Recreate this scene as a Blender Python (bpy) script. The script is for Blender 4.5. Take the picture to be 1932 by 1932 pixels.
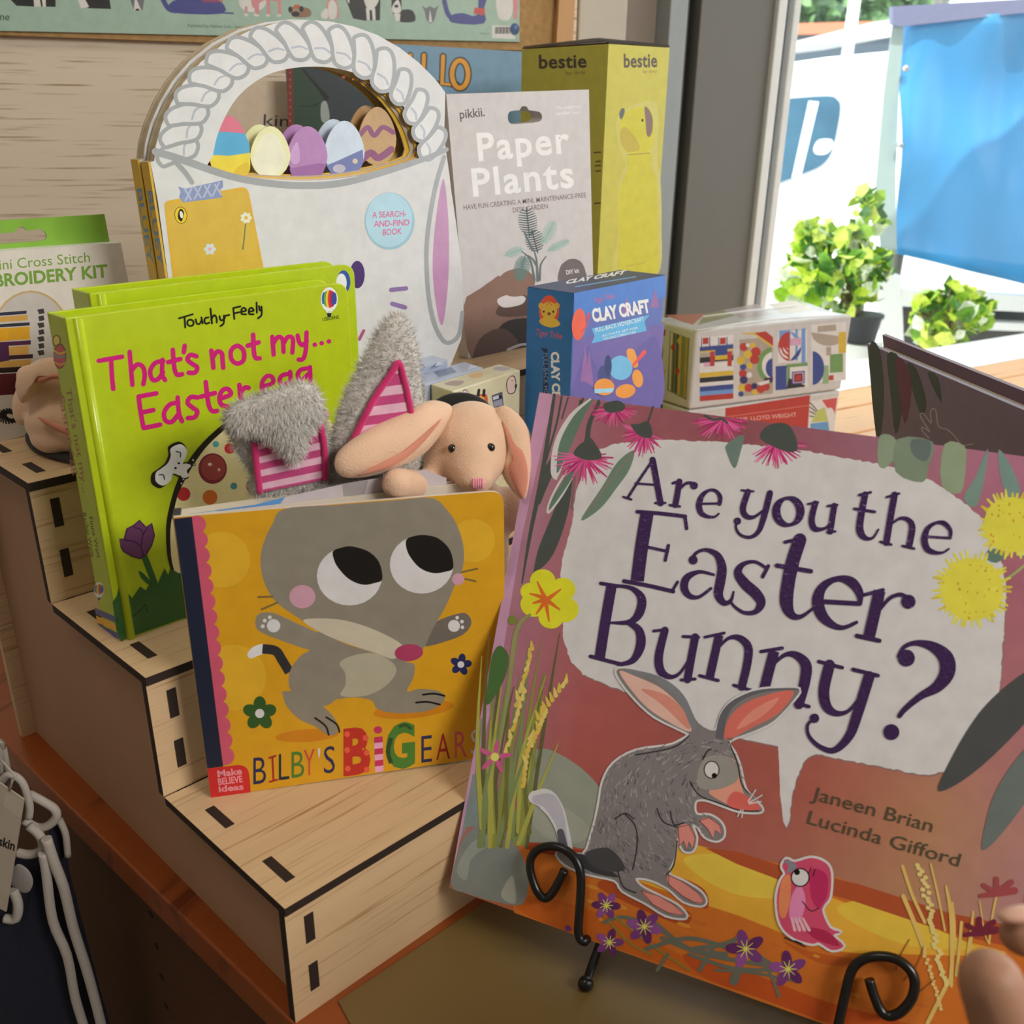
import bpy, bmesh, math, random
from mathutils import Vector, Matrix
from mathutils.geometry import tessellate_polygon
V = Vector
for o in list(bpy.data.objects):
    bpy.data.objects.remove(o)
scene = bpy.context.scene
C = scene.collection
rnd = random.Random(7)

# ------------------------------------------------------------------ camera
F = 1873.23; PX, PY = 949.19, 1054.09           # focal length and principal point, in pixels of the 1932 frame
YAW, PITCH, ROLL = 0.7888, 0.4234, 0.0112
CAM = V((-0.2055, -0.3639, 0.4710))
FW = V((math.sin(YAW)*math.cos(PITCH), math.cos(YAW)*math.cos(PITCH), -math.sin(PITCH)))
_rt = V((math.cos(YAW), -math.sin(YAW), 0)); _up = _rt.cross(FW)
RT = _rt*math.cos(ROLL) + _up*math.sin(ROLL); UP = -_rt*math.sin(ROLL) + _up*math.cos(ROLL)
cd = bpy.data.cameras.new('camera'); cam = bpy.data.objects.new('camera', cd); C.objects.link(cam)
m = Matrix.Identity(4)
for i in range(3):
    m[i][0], m[i][1], m[i][2], m[i][3] = RT[i], UP[i], -FW[i], CAM[i]
cam.matrix_world = m
cd.sensor_width = 36; cd.lens = F/1932*36; cd.clip_start = .02; cd.clip_end = 200
cd.shift_x = (966-PX)/1932; cd.shift_y = (PY-966)/1932
cd.dof.use_dof = True; cd.dof.focus_distance = .72; cd.dof.aperture_fstop = 13.0
scene.camera = cam

# ------------------------------------------------------------------ light
scene.view_settings.view_transform = 'Standard'; scene.view_settings.look = 'None'
scene.view_settings.exposure = -0.17; scene.view_settings.gamma = 1.0; scene.view_settings.use_curve_mapping = False
w = bpy.data.worlds.new('sky'); scene.world = w; w.use_nodes = True
w.node_tree.nodes['Background'].inputs[0].default_value = (.92, .97, 1, 1)
w.node_tree.nodes['Background'].inputs[1].default_value = 3.2
def lamp(name, kind, loc, target, energy, color=(1,1,1), size=1.0, sy=None):
    l = bpy.data.lights.new(name, kind); o = bpy.data.objects.new(name, l); C.objects.link(o)
    o.location = loc; o.rotation_euler = (V(target)-V(loc)).to_track_quat('-Z', 'Y').to_euler()
    l.energy = energy; l.color = color
    if kind == 'AREA':
        l.size = size
        if sy: l.shape = 'RECTANGLE'; l.size_y = sy
    return o
WARM = (1, .9, .76)
lamp('interior_fill', 'AREA', (-.6, .1, 1.8), (.1, .2, .1), 5, WARM, .4, .4)
lamp('interior_fill', 'AREA', (.35, -1.7, 1.25), (.2, .1, .2), 28, (1, .95, .88), .8, .5)  # unseen fill added low behind the camera to brighten the book covers
lamp('sun', 'SUN', (0, 0, 6), (3.0, 2.2, 0), 4.0, (1, .96, .88)).data.angle = .01

# ------------------------------------------------------------------ pixel <-> place
def ray(q): return FW + RT*((q[0]-PX)/F) - UP*((q[1]-PY)/F)
def onz(q, z):
    d = ray(q); return CAM + d*((z-CAM.z)/d.z)
def onp(q, P, N):
    d = ray(q); return CAM + d*((P-CAM).dot(N)/d.dot(N))
def at(x, y, D): return CAM + ray((x, y))*D          # D: depth along the view axis
def depth(P): return (P-CAM).dot(FW)
def px(P):
    d = P-CAM; z = d.dot(FW); return (PX+F*d.dot(RT)/z, PY-F*d.dot(UP)/z)
class Plane:
    def __init__(s, P, N):
        s.P = V(P); s.N = V(N).normalized()
        if (CAM-s.P).dot(s.N) < 0: s.N = -s.N
    def hit(s, q): return onp(q, s.P, s.N)
    def shift(s, d): return Plane(s.P+s.N*d, s.N)
def crop(ox, oy, s):
    return lambda pts: [(ox+a/s, oy+b/s) for a, b in pts]

# ------------------------------------------------------------------ colour
def lin1(c): return c/12.92 if c <= .04045 else ((c+.055)/1.055)**2.4
def rgb(r, g=None, b=None):
    if g is None: r, g, b = r
    return (lin1(r/255), lin1(g/255), lin1(b/255))
def white(r, g, b, k=.78):
    """colours read off a photo in which white paper looks (r,g,b)"""
    W = rgb(r, g, b)
    return lambda *c: tuple(min(.9, max(.004, k*x/y)) for x, y in zip(rgb(*c), W))
def mixc(a, b, t): return tuple(x+(y-x)*t for x, y in zip(a, b))

# ------------------------------------------------------------------ materials
MATS = {}
def newmat(name):
    mt = bpy.data.materials.new(name); mt.use_nodes = True
    return mt, mt.node_tree.nodes, mt.node_tree.links, mt.node_tree.nodes['Principled BSDF']
def mat(name, color, rough=.5, metal=0, noise=.06, nscale=40, bump=0, bscale=200, sheen=0, spec=.5, coat=0, trans=0):
    if name in MATS: return MATS[name]
    mt, N, L, B = newmat(name)
    B.inputs['Roughness'].default_value = rough; B.inputs['Metallic'].default_value = metal
    B.inputs['Specular IOR Level'].default_value = spec
    if sheen: B.inputs['Sheen Weight'].default_value = sheen; B.inputs['Sheen Roughness'].default_value = .4
    if coat: B.inputs['Coat Weight'].default_value = coat; B.inputs['Coat Roughness'].default_value = .08
    if trans: B.inputs['Transmission Weight'].default_value = trans
    tc = N.new('ShaderNodeTexCoord'); nz = N.new('ShaderNodeTexNoise'); nz.inputs['Scale'].default_value = nscale
    L.new(tc.outputs['Object'], nz.inputs['Vector'])
    mx = N.new('ShaderNodeMix'); mx.data_type = 'RGBA'
    mx.inputs['A'].default_value = tuple(c*(1-noise) for c in color)+(1,); mx.inputs['B'].default_value = tuple(min(1, c*(1+noise)) for c in color)+(1,)
    L.new(nz.outputs['Fac'], mx.inputs['Factor']); L.new(mx.outputs['Result'], B.inputs['Base Color'])
    if bump:
        n2 = N.new('ShaderNodeTexNoise'); n2.inputs['Scale'].default_value = bscale; L.new(tc.outputs['Object'], n2.inputs['Vector'])
        bp = N.new('ShaderNodeBump'); bp.inputs['Strength'].default_value = bump; bp.inputs['Distance'].default_value = .001
        L.new(n2.outputs['Fac'], bp.inputs['Height']); L.new(bp.outputs['Normal'], B.inputs['Normal'])
    MATS[name] = mt; return mt
def wood(name, c1, c2, c3, rotz=0, scale=(5, 90, 90), rough=.5, streak=.62):
    """c1/c2 broad tone, c3 thin dark pores along the grain"""
    if name in MATS: return MATS[name]
    mt, N, L, B = newmat(name); B.inputs['Roughness'].default_value = rough
    tc = N.new('ShaderNodeTexCoord'); mp = N.new('ShaderNodeMapping'); mp.inputs['Rotation'].default_value = (0, 0, rotz)
    L.new(tc.outputs['Object'], mp.inputs['Vector'])
    def nz(sc, s, det=3):
        m2 = N.new('ShaderNodeMapping'); m2.inputs['Scale'].default_value = sc; L.new(mp.outputs['Vector'], m2.inputs['Vector'])
        n = N.new('ShaderNodeTexNoise'); n.inputs['Scale'].default_value = s; n.inputs['Detail'].default_value = det; L.new(m2.outputs['Vector'], n.inputs['Vector']); return n
    a = nz(tuple(x*.25 for x in scale), 1); b = nz(tuple(x*2.2 for x in scale), 1, 2)
    mx = N.new('ShaderNodeMix'); mx.data_type = 'RGBA'; mx.inputs['A'].default_value = c1+(1,); mx.inputs['B'].default_value = c2+(1,)
    L.new(a.outputs['Fac'], mx.inputs['Factor'])
    rp = N.new('ShaderNodeValToRGB'); rp.color_ramp.elements[0].position = streak; rp.color_ramp.elements[1].position = streak+.13
    L.new(b.outputs['Fac'], rp.inputs['Fac'])
    m3 = N.new('ShaderNodeMix'); m3.data_type = 'RGBA'; m3.inputs['B'].default_value = c3+(1,)
    L.new(mx.outputs['Result'], m3.inputs['A']); L.new(rp.outputs['Color'], m3.inputs['Factor'])
    L.new(m3.outputs['Result'], B.inputs['Base Color'])
    MATS[name] = mt; return mt
def printmat(name, rough, bump=0, metal=0, coat=0, spec=.5, bscale=500, noise=.05, sheen=0):
    """printed or dyed surface: colours come from the mesh's own 'ink' attribute"""
    mt, N, L, B = newmat(name)
    at_ = N.new('ShaderNodeAttribute'); at_.attribute_name = 'ink'
    tc = N.new('ShaderNodeTexCoord'); nz = N.new('ShaderNodeTexNoise'); nz.inputs['Scale'].default_value = 90; nz.inputs['Detail'].default_value = 4
    L.new(tc.outputs['Object'], nz.inputs['Vector'])
    mr = N.new('ShaderNodeMapRange'); mr.inputs['From Min'].default_value = .3; mr.inputs['From Max'].default_value = .7
    mr.inputs['To Min'].default_value = 1-noise; mr.inputs['To Max'].default_value = 1+noise
    L.new(nz.outputs['Fac'], mr.inputs['Value'])
    vm = N.new('ShaderNodeVectorMath'); vm.operation = 'SCALE'
    L.new(at_.outputs['Color'], vm.inputs[0]); L.new(mr.outputs['Result'], vm.inputs['Scale'])
    L.new(vm.outputs['Vector'], B.inputs['Base Color'])
    B.inputs['Roughness'].default_value = rough; B.inputs['Metallic'].default_value = metal; B.inputs['Specular IOR Level'].default_value = spec
    if sheen: B.inputs['Sheen Weight'].default_value = sheen
    if coat: B.inputs['Coat Weight'].default_value = coat; B.inputs['Coat Roughness'].default_value = .1
    if bump:
        n2 = N.new('ShaderNodeTexNoise'); n2.inputs['Scale'].default_value = bscale; L.new(tc.outputs['Object'], n2.inputs['Vector'])
        bp = N.new('ShaderNodeBump'); bp.inputs['Strength'].default_value = bump; bp.inputs['Distance'].default_value = .001
        L.new(n2.outputs['Fac'], bp.inputs['Height']); L.new(bp.outputs['Normal'], B.inputs['Normal'])
    MATS[name] = mt; return mt
INK = printmat('printed_card', .42)
GLOSS = printmat('glossy_print', .22, bump=.1, bscale=260)
WATER = printmat('watercolour_print', .5, noise=.05, spec=.25)
FOIL = printmat('crinkled_foil_print', .24, bump=.9, metal=.6, bscale=420)
DYED = printmat('dyed_fabric', .9, noise=.12, sheen=.3)

# ------------------------------------------------------------------ objects
def tag(o, label=None, cat=None, group=None, kind=None):
    if label: o['label'] = label
    if cat: o['category'] = cat
    if group: o['group'] = group
    if kind: o['kind'] = kind
    return o
def thing(name, label, cat, loc, group=None):
    o = bpy.data.objects.new(name, None); C.objects.link(o); o.location = loc; o.empty_display_size = .02
    return tag(o, label, cat, group)
def rootloc(p):
    l = V((0, 0, 0))
    while p is not None: l += p.location; p = p.parent
    return l
class MB:
    """collects geometry in world coordinates; build() links it as ONE mesh object"""
    def __init__(s): s.v = []; s.f = []; s.c = []; s.mi = []; s.col = (.5, .5, .5); s.m = 0; s.sm = []; s.smooth = False
    def vert(s, p, c=None): s.v.append(V(p)); s.c.append(c or s.col); return len(s.v)-1
    def face(s, idx, m=None): s.f.append(tuple(idx)); s.mi.append(s.m if m is None else m); s.sm.append(s.smooth)
    def poly(s, pts, m=None, c=None): s.face([s.vert(p, c) for p in pts], m)
    def prism(s, pts, ext, m_side=None, c=None, bevel=0):
        """pts: closed loop of points; ext: vector to the other cap"""
        n = len(pts); a = [s.vert(p, c) for p in pts]; b = [s.vert(V(p)+ext, c) for p in pts]
        s.face(a); s.face(b[::-1])
        for i in range(n):
            j = (i+1) % n; s.face((a[j], a[i], b[i], b[j]), m_side)
    def box(s, O, X, Y, Z, m_side=None, c=None):
        O, X, Y, Z = V(O), V(X), V(Y), V(Z)
        s.prism([O, O+X, O+X+Y, O+Y], Z, m_side, c)
    def abox(s, x0, y0, z0, x1, y1, z1, c=None): s.box((x0, y0, z0), (x1-x0, 0, 0), (0, y1-y0, 0), (0, 0, z1-z0), c=c)
    def tube(s, pts, r, n=10, c=None, caps=True):
        pts = [V(p) for p in pts]; k = len(pts); R = r if isinstance(r, (list, tuple)) else [r]*k
        t0 = (pts[1]-pts[0]).normalized(); nn = t0.orthogonal().normalized(); rings = []
        sm = s.smooth; s.smooth = True
        for i, p in enumerate(pts):
            t = (pts[min(i+1, k-1)]-pts[max(i-1, 0)]).normalized()
            nn = (nn-t*nn.dot(t)).normalized(); bb = t.cross(nn)
            rings.append([s.vert(p+(nn*math.cos(a)+bb*math.sin(a))*R[i], c) for a in (2*math.pi*j/n for j in range(n))])
        for i in range(k-1):
            for j in range(n): s.face((rings[i][j], rings[i][(j+1) % n], rings[i+1][(j+1) % n], rings[i+1][j]))
        s.smooth = sm
        if caps: s.face(rings[0][::-1]); s.face(rings[-1])
    def ball(s, P, r, n=14, c=None, ax=None):
        P = V(P); ax = ax or (V((r, 0, 0)), V((0, r, 0)), V((0, 0, r)))
        sm = s.smooth; s.smooth = True; rows = []
        for i in range(1, n):
            th = math.pi*i/n
            rows.append([s.vert(P+ax[0]*(math.sin(th)*math.cos(a))+ax[1]*(math.sin(th)*math.sin(a))+ax[2]*math.cos(th), c) for a in (2*math.pi*j/(2*n) for j in range(2*n))])
        t = s.vert(P+ax[2], c); b = s.vert(P-ax[2], c); q = 2*n
        for j in range(q):
            s.face((t, rows[0][j], rows[0][(j+1) % q])); s.face((b, rows[-1][(j+1) % q], rows[-1][j]))
            for i in range(len(rows)-1): s.face((rows[i][j], rows[i+1][j], rows[i+1][(j+1) % q], rows[i][(j+1) % q]))
        s.smooth = sm
    def mesh(s, name, off=V((0, 0, 0)), fix=True):
        me = bpy.data.meshes.new(name)
        me.from_pydata([p-off for p in s.v], [], s.f)
        me.polygons.foreach_set('material_index', s.mi); me.polygons.foreach_set('use_smooth', s.sm)
        a = me.attributes.new('ink', 'FLOAT_COLOR', 'POINT')
        a.data.foreach_set('color', [x for c in s.c for x in (c[0], c[1], c[2], 1)])
        if fix:
            b = bmesh.new(); b.from_mesh(me); bmesh.ops.recalc_face_normals(b, faces=b.faces); b.to_mesh(me); b.free()
        return me
    def build(s, name, mats, parent=None, fix=True, bevel=0, label=None):
        me = s.mesh(name, rootloc(parent), fix)
        for mt in (mats if isinstance(mats, (list, tuple)) else [mats]): me.materials.append(mt)
        o = bpy.data.objects.new(name, me); C.objects.link(o); o.parent = parent
        if bevel:
            md = o.modifiers.new('bevel', 'BEVEL'); md.width = bevel; md.segments = 2; md.limit_method = 'ANGLE'
        if label: o['label'] = label
        return o
def struct(o): o['kind'] = 'structure'; return o
def slab(mb, plane, outline, t, m_side=None, c=None):
    """a board whose front outline, seen from the camera place, runs through these pixels of the plane; t thick"""
    mb.prism([plane.hit(q) for q in outline], plane.N*-t, m_side, c)
def smooth_loop(pts, k=5, closed=True):
    n = len(pts); out = []
    rng = range(n) if closed else range(n-1)
    g = (lambda i: pts[i % n]) if closed else (lambda i: pts[max(0, min(n-1, i))])
    for i in rng:
        p0, p1, p2, p3 = g(i-1), g(i), g(i+1), g(i+2)
        for j in range(k):
            t = j/k
            out.append(tuple(.5*(2*b+(c-a)*t+(2*a-5*b+4*c-d)*t*t+(3*b-a-3*c+d)*t**3) for a, b, c, d in zip(p0, p1, p2, p3)))
    if not closed: out.append(tuple(pts[-1]))
    return out
def round_rect(q, r, k=5):
    """rounded corners on a pixel quad"""
    out = []
    n = len(q)
    for i in range(n):
        a, b, c = V(q[i-1]).to_2d(), V(q[i]).to_2d(), V(q[(i+1) % n]).to_2d()
        d1, d2 = (a-b), (c-b); rr = r[i] if isinstance(r, (list, tuple)) else r
        if rr <= 0: out.append(tuple(b)); continue
        p, s = b+d1.normalized()*rr, b+d2.normalized()*rr
        for j in range(k+1):
            t = j/k; x = p*(1-t)**2+b*2*t*(1-t)+s*t*t; out.append(tuple(x))
    return out
FONT_CACHE = {}
def glyph_mesh(s, bold=0, sp=1.0):
    key = (s, bold, sp)
    if key not in FONT_CACHE:
        c = bpy.data.curves.new('lettering', 'FONT'); c.body = s; c.offset = bold; c.resolution_u = 3; c.space_character = sp
        o = bpy.data.objects.new('lettering', c); C.objects.link(o)
        me = bpy.data.meshes.new_from_object(o.evaluated_get(bpy.context.evaluated_depsgraph_get()))
        vs = [(v.co.x, v.co.y) for v in me.vertices]; fs = [tuple(p.vertices) for p in me.polygons]
        bpy.data.objects.remove(o); bpy.data.curves.remove(c); bpy.data.meshes.remove(me)
        FONT_CACHE[key] = (vs, fs)
    return FONT_CACHE[key]
class Art(MB):
    """flat print on a plane: shapes given in pixels of the photograph, each new shape a hair above the last"""
    def __init__(s, plane, step=3e-7, start=5e-5):
        super().__init__(); s.pl = plane; s.o = start; s.step = step
    def P(s, q): return s.pl.hit(q)+s.pl.N*s.o
    def up(s): s.o += s.step
    def poly(s, pts, c):
        s.up()
        ps = [V((x, y, 0)) for x, y in pts]
        idx = [s.vert(s.P(q), c) for q in pts]
        for t in tessellate_polygon([ps]): s.face([idx[i] for i in t])
    def blob(s, pts, c, k=5): s.poly(smooth_loop(pts, k), c)
    def ell(s, x, y, rx, ry=None, c=None, rot=0, n=28, a0=0, a1=360):
        ry = rx if ry is None else ry; r = math.radians(rot); out = []
        full = a1-a0 == 360
        for i in range(n if full else n+1):
            a = math.radians(a0+(a1-a0)*i/n); u, v_ = rx*math.cos(a), ry*math.sin(a)
            out.append((x+u*math.cos(r)-v_*math.sin(r), y+u*math.sin(r)+v_*math.cos(r)))
        s.poly(out, c)
    def line(s, pts, wd, c, closed=False, k=5, cap=True):
        """a brush stroke: wd one width or one per point"""
        s.up(); n = len(pts)
        W = list(wd) if isinstance(wd, (list, tuple)) else [wd]*n
        q = [(p[0], p[1], W[i]) for i, p in enumerate(pts)]
        if n > 2: q = smooth_loop(q, k, closed)
        m_ = len(q); Lf, Rt = [], []
        for i, (x, y, w_) in enumerate(q):
            a = q[(i-1) % m_ if closed else max(i-1, 0)]; b = q[(i+1) % m_ if closed else min(i+1, m_-1)]
            dx, dy = b[0]-a[0], b[1]-a[1]; l = math.hypot(dx, dy) or 1; h = max(w_, .3)/2
            s.o += s.step*.15
            Lf.append(s.vert(s.P((x-dy/l*h, y+dx/l*h)), c)); Rt.append(s.vert(s.P((x+dy/l*h, y-dx/l*h)), c))
        for i in range(m_ if closed else m_-1):
            j = (i+1) % m_; s.face((Lf[i], Lf[j], Rt[j], Rt[i]))
        if cap and not closed:
            for x, y, w_ in (q[0], q[-1]):
                if w_ > 1.2: s.up(); s.face([s.vert(s.P((x+w_/2*math.cos(a), y+w_/2*math.sin(a))), c) for a in (math.pi*2*j/10 for j in range(10))])
    def text(s, body, p0, p1, h, c, bold=0, sp=1.0, up=None):
        """baseline from pixel p0 to p1, capital height h pixels"""
        s.up(); vs, fs = glyph_mesh(body, bold, sp)
        x0 = min(v[0] for v in vs); x1 = max(v[0] for v in vs); wd = (x1-x0) or 1
        dx, dy = p1[0]-p0[0], p1[1]-p0[1]; l = math.hypot(dx, dy)
        ux, uy = up if up else (dy/l, -dx/l)
        idx = []
        for a, b in vs:
            t = (a-x0)/wd; e = b/.69*h; idx.append(s.vert(s.P((p0[0]+dx*t+ux*e, p0[1]+dy*t+uy*e)), c))
        for f in fs: s.face([idx[i] for i in f])
    def glyph(s, ch, x0, y0, x1, y1, c, slope=0, lean=0, bold=0):
        """one letter stretched to a pixel box; slope: rise of its baseline, lean: shift of its top"""
        s.up(); vs, fs = glyph_mesh(ch, bold)
        a0 = min(v[0] for v in vs); a1 = max(v[0] for v in vs); b0 = min(v[1] for v in vs); b1 = max(v[1] for v in vs)
        idx = []
        for a, b in vs:
            t = (a-a0)/((a1-a0) or 1); e = (b-b0)/((b1-b0) or 1)
            idx.append(s.vert(s.P((x0+(x1-x0)*t+lean*e, y1+(y0-y1)*e+slope*(x1-x0)*t)), c))
        for f in fs: s.face([idx[i] for i in f])
    def fringe(s, cx, cy, r0, r1, a0, a1, n, wd, cols, sx=1, sy=1, seed=1):
        g = random.Random(seed); keep_, s.step = s.step, s.step*.25
        for i in range(n):
            a = math.radians(a0+(a1-a0)*(i+g.random())/n); q = r1*(.72+.4*g.random()); b = a+g.uniform(-.12, .12)
            c = g.choice(cols)
            s.line([(cx+math.cos(a)*r0*sx, cy+math.sin(a)*r0*sy), (cx+math.cos(b)*q*sx, cy+math.sin(b)*q*sy)], [wd*1.3, wd*.5], c, cap=False)
        s.step = keep_
    def build(s, name, m_, parent=None, **k):
        for i, f in enumerate(s.f):            # every shape faces out of the page
            a, b, c = s.v[f[0]], s.v[f[1]], s.v[f[2]]
            if (b-a).cross(c-a).dot(s.pl.N) < 0: s.f[i] = f[::-1]
        return super().build(name, m_, parent, fix=False, **k)
def pillow(mb, plane, outline, t, center=None, rings=7, c=None, back=.6, k=4, power=.5, cfun=None):
    """a stuffed shape: pixel outline on a plane, puffed t towards the camera side and t*back behind"""
    lp = [plane.hit(q) for q in smooth_loop(outline, k)]; n = len(lp)
    ct = plane.hit(center) if center else sum(lp, V((0, 0, 0)))/n
    sm = mb.smooth; mb.smooth = True
    for sgn, th in ((1, t), (-1, t*back)):
        prev = None
        for i in range(rings+1):
            f = math.cos(math.pi/2*i/rings)
            if i == rings:
                cc = mb.vert(ct+plane.N*th*sgn, cfun(ct) if cfun else c)
                for j in range(n): mb.face((prev[j], prev[(j+1) % n], cc) if sgn > 0 else (prev[(j+1) % n], prev[j], cc))
                break
            hgt = th*(1-f*f)**power
            ring = [mb.vert(ct+(p-ct)*f+plane.N*hgt*sgn, cfun(p) if cfun else c) for p in lp]
            if prev:
                for j in range(n): mb.face((prev[j], prev[(j+1) % n], ring[(j+1) % n], ring[j]) if sgn > 0 else (prev[(j+1) % n], prev[j], ring[j], ring[(j+1) % n]))
            prev = ring
    mb.smooth = sm
def organic(name, mb, m_, parent, voxel=.002, smooth=8, disp=0):
    """grow one continuous skin over overlapping lumps"""
    me = mb.mesh(name, rootloc(parent)); o = bpy.data.objects.new(name, me); C.objects.link(o); o.parent = parent
    r = o.modifiers.new('skin', 'REMESH'); r.mode = 'VOXEL'; r.voxel_size = voxel
    sm_ = o.modifiers.new('soft', 'SMOOTH'); sm_.iterations = smooth; sm_.factor = .5
    dg = bpy.context.evaluated_depsgraph_get(); me2 = bpy.data.meshes.new_from_object(o.evaluated_get(dg))
    o.modifiers.clear(); o.data = me2; bpy.data.meshes.remove(me); me2.name = name
    me2.polygons.foreach_set('use_smooth', [True]*len(me2.polygons)); me2.materials.clear(); me2.materials.append(m_)
    if 'ink' in me2.attributes: me2.attributes.remove(me2.attributes['ink'])
    return o
def capsule(mb, a, b, ra, rb, n=10):
    a, b = V(a), V(b); k = 6
    mb.tube([a.lerp(b, i/k) for i in range(k+1)], [ra+(rb-ra)*i/k for i in range(k+1)], n*2)
    mb.ball(a, ra, n); mb.ball(b, rb, n)
# ------------------------------------------------------------------ the room
PLY = wood('birch_plywood', rgb(205, 172, 132), rgb(222, 192, 152), rgb(178, 138, 98), scale=(5, 200, 200), streak=.58)
PLYW = wood('wall_plywood', rgb(222, 206, 184), rgb(234, 220, 200), rgb(166, 132, 102), rotz=.4646, scale=(3.6, 130, 130), streak=.57)
MDF = mat('stained_side_board', rgb(178, 138, 108), .55, noise=.08, nscale=14)
CHAR = mat('laser_charred_edge', rgb(42, 28, 22), .7, noise=.35, nscale=60)
PINE = wood('varnished_pine', rgb(132, 62, 22), rgb(156, 80, 30), rgb(104, 44, 14), rotz=-.3, scale=(3, 30, 30), rough=.3, streak=.58)  # table pine, darkened in colour for the shade at the left edge
WALLP = mat('wall_paint', rgb(206, 202, 194), .8, noise=.03)
H, D, W = .085, .13056, .612                        # stair riser, tread, width
WD = V((.894, -.448, 0)).normalized(); WN = V((-.448, -.894, 0)).normalized()
W0 = V((0, 1.15, 0)); wall = Plane(W0, WN)
SILL = onz((1620, 715), 0)
CORNER = wall.hit((1088, 40)); CORNER.z = 0
GD = (SILL-CORNER); GD.z = 0; GD.normalize(); GN = V((GD.y, -GD.x, 0)); glassw = Plane(CORNER, GN)
FLOOR, CEIL = -.72, 2.0
def vwall(name, a, b, z0, z1, t, m_, back):
    mb = MB(); mb.box((a.x, a.y, z0), V((b.x-a.x, b.y-a.y, 0)), back*t, (0, 0, z1-z0)); return struct(mb.build(name, m_))
L0 = W0-WD*2.2
vwall('wall_back', L0, CORNER, FLOOR, CEIL, .05, PLYW, -WN)
GE = CORNER+GD*3.2; RE = GE+GN*3.4
vwall('wall_right', CORNER+GD*2.7, GE, FLOOR, CEIL, .08, WALLP, -GN)
vwall('wall_left', L0, L0+WN*4, FLOOR, CEIL, .05, WALLP, -WD)
vwall('wall_rear', L0+WN*4, RE, FLOOR, CEIL, .05, WALLP, WN)
vwall('wall_far_right', GE, RE, FLOOR, -.1, .05, WALLP, WD)      # low wall: the shopfront is open above it
for nm, z0, z1 in (('floor', FLOOR-.05, FLOOR), ('ceiling', CEIL, CEIL+.05)):
    mb = MB(); mb.prism([V((p.x, p.y, z0)) for p in (L0, CORNER, GE, RE, L0+WN*4)], V((0, 0, z1-z0)))
    struct(mb.build(nm, mat('floor_vinyl', rgb(120, 100, 84), .5) if nm == 'floor' else WALLP))
# window wall: upright strips read left to right along the window plane
def strip(name, xt, xb, x2t, x2b, off, t, m_, y0=0, y1=600, z0=FLOOR, z1=CEIL, st=True):
    """upright strip on the window wall between two slanting pixel lines; built as a true vertical post"""
    a = glassw.hit(((xt+xb)/2, (y0+y1)/2)); b = glassw.hit(((x2t+x2b)/2, (y0+y1)/2))
    mb = MB(); mb.box(V((a.x, a.y, z0))+GN*off, V((b.x-a.x, b.y-a.y, 0)), GN*-t, (0, 0, z1-z0))
    o = mb.build(name, m_, bevel=.002)
    return struct(o) if st else o
ALU = mat('powder_coated_frame', rgb(108, 107, 102), .5, noise=.03)
strip('wall_corner', 1086, 1080, 1172, 1166, .0, .06, mat('corner_render', rgb(196, 190, 178), .8))
strip('wall_reveal', 1172, 1166, 1234, 1226, -.01, .05, mat('reveal_paint', rgb(140, 130, 122), .8))
strip('trim_1', 1234, 1226, 1266, 1256, .02, .07, mat('grey_conduit', rgb(150, 158, 162), .4))
strip('trim_2', 1266, 1226, 1297, 1266, .0, .06, mat('dark_frame', rgb(92, 92, 90), .5), 0, 560)
strip('trim_3', 1297, 1266, 1308, 1278, -.01, .05, mat('rubber_seal', rgb(22, 24, 26), .8), 0, 560)
strip('trim_4', 1308, 1276, 1446, 1401, .012, .08, ALU, 0, 570)
strip('trim_5', 1446, 1401, 1459, 1418, .02, .07, mat('white_frame', rgb(226, 230, 230), .4), 0, 570)
strip('trim_6', 1459, 1418, 1481, 1436, .0, .05, mat('grey_gasket', rgb(120, 128, 134), .5), 0, 570)
strip('trim_7', 1481, 1436, 1494, 1446, .012, .06, mat('white_frame', rgb(226, 230, 230), .4), 0, 570)
mb = MB(); a = glassw.hit((1470, 285)); b = CORNER+GD*2.7
mb.box(V((a.x, a.y, 0))-GN*.02, V((b.x-a.x, b.y-a.y, 0)), GN*-.006, (0, 0, 1.75))
mt, N_, L_, B_ = newmat('window_glass')
tr = N_.new('ShaderNodeBsdfTransparent'); tr.inputs[0].default_value = (.97, .985, .98, 1); gl = N_.new('ShaderNodeBsdfGlossy'); gl.inputs['Roughness'].default_value = .02
fr = N_.new('ShaderNodeFresnel'); fr.inputs['IOR'].default_value = 1.25; ms = N_.new('ShaderNodeMixShader')
ge = N_.new('ShaderNodeNewGeometry'); sb = N_.new('ShaderNodeMath'); sb.operation = 'SUBTRACT'; sb.inputs[0].default_value = 1; L_.new(ge.outputs['Backfacing'], sb.inputs[1])
mu = N_.new('ShaderNodeMath'); mu.operation = 'MULTIPLY'; L_.new(fr.outputs[0], mu.inputs[0]); L_.new(sb.outputs[0], mu.inputs[1])
L_.new(mu.outputs[0], ms.inputs[0]); L_.new(tr.outputs[0], ms.inputs[1]); L_.new(gl.outputs[0], ms.inputs[2]); L_.new(ms.outputs[0], N_['Material Output'].inputs['Surface'])
struct(mb.build('window_1', mt))
vwall('window_header', CORNER, CORNER+GD*2.7, 1.75, CEIL, .08, WALLP, -GN)
vwall('wall_below_window', CORNER, CORNER+GD*2.7, FLOOR, -.012, .08, WALLP, -GN)
mb = MB(); p = glassw.hit((1440, 285)); mb.box(V((p.x, p.y, -.012))+GN*.05, GD*1.7, GN*-.16, (0, 0, .014))
struct(mb.build('window_sill', mat('white_sill', rgb(236, 236, 232), .4)))
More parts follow.
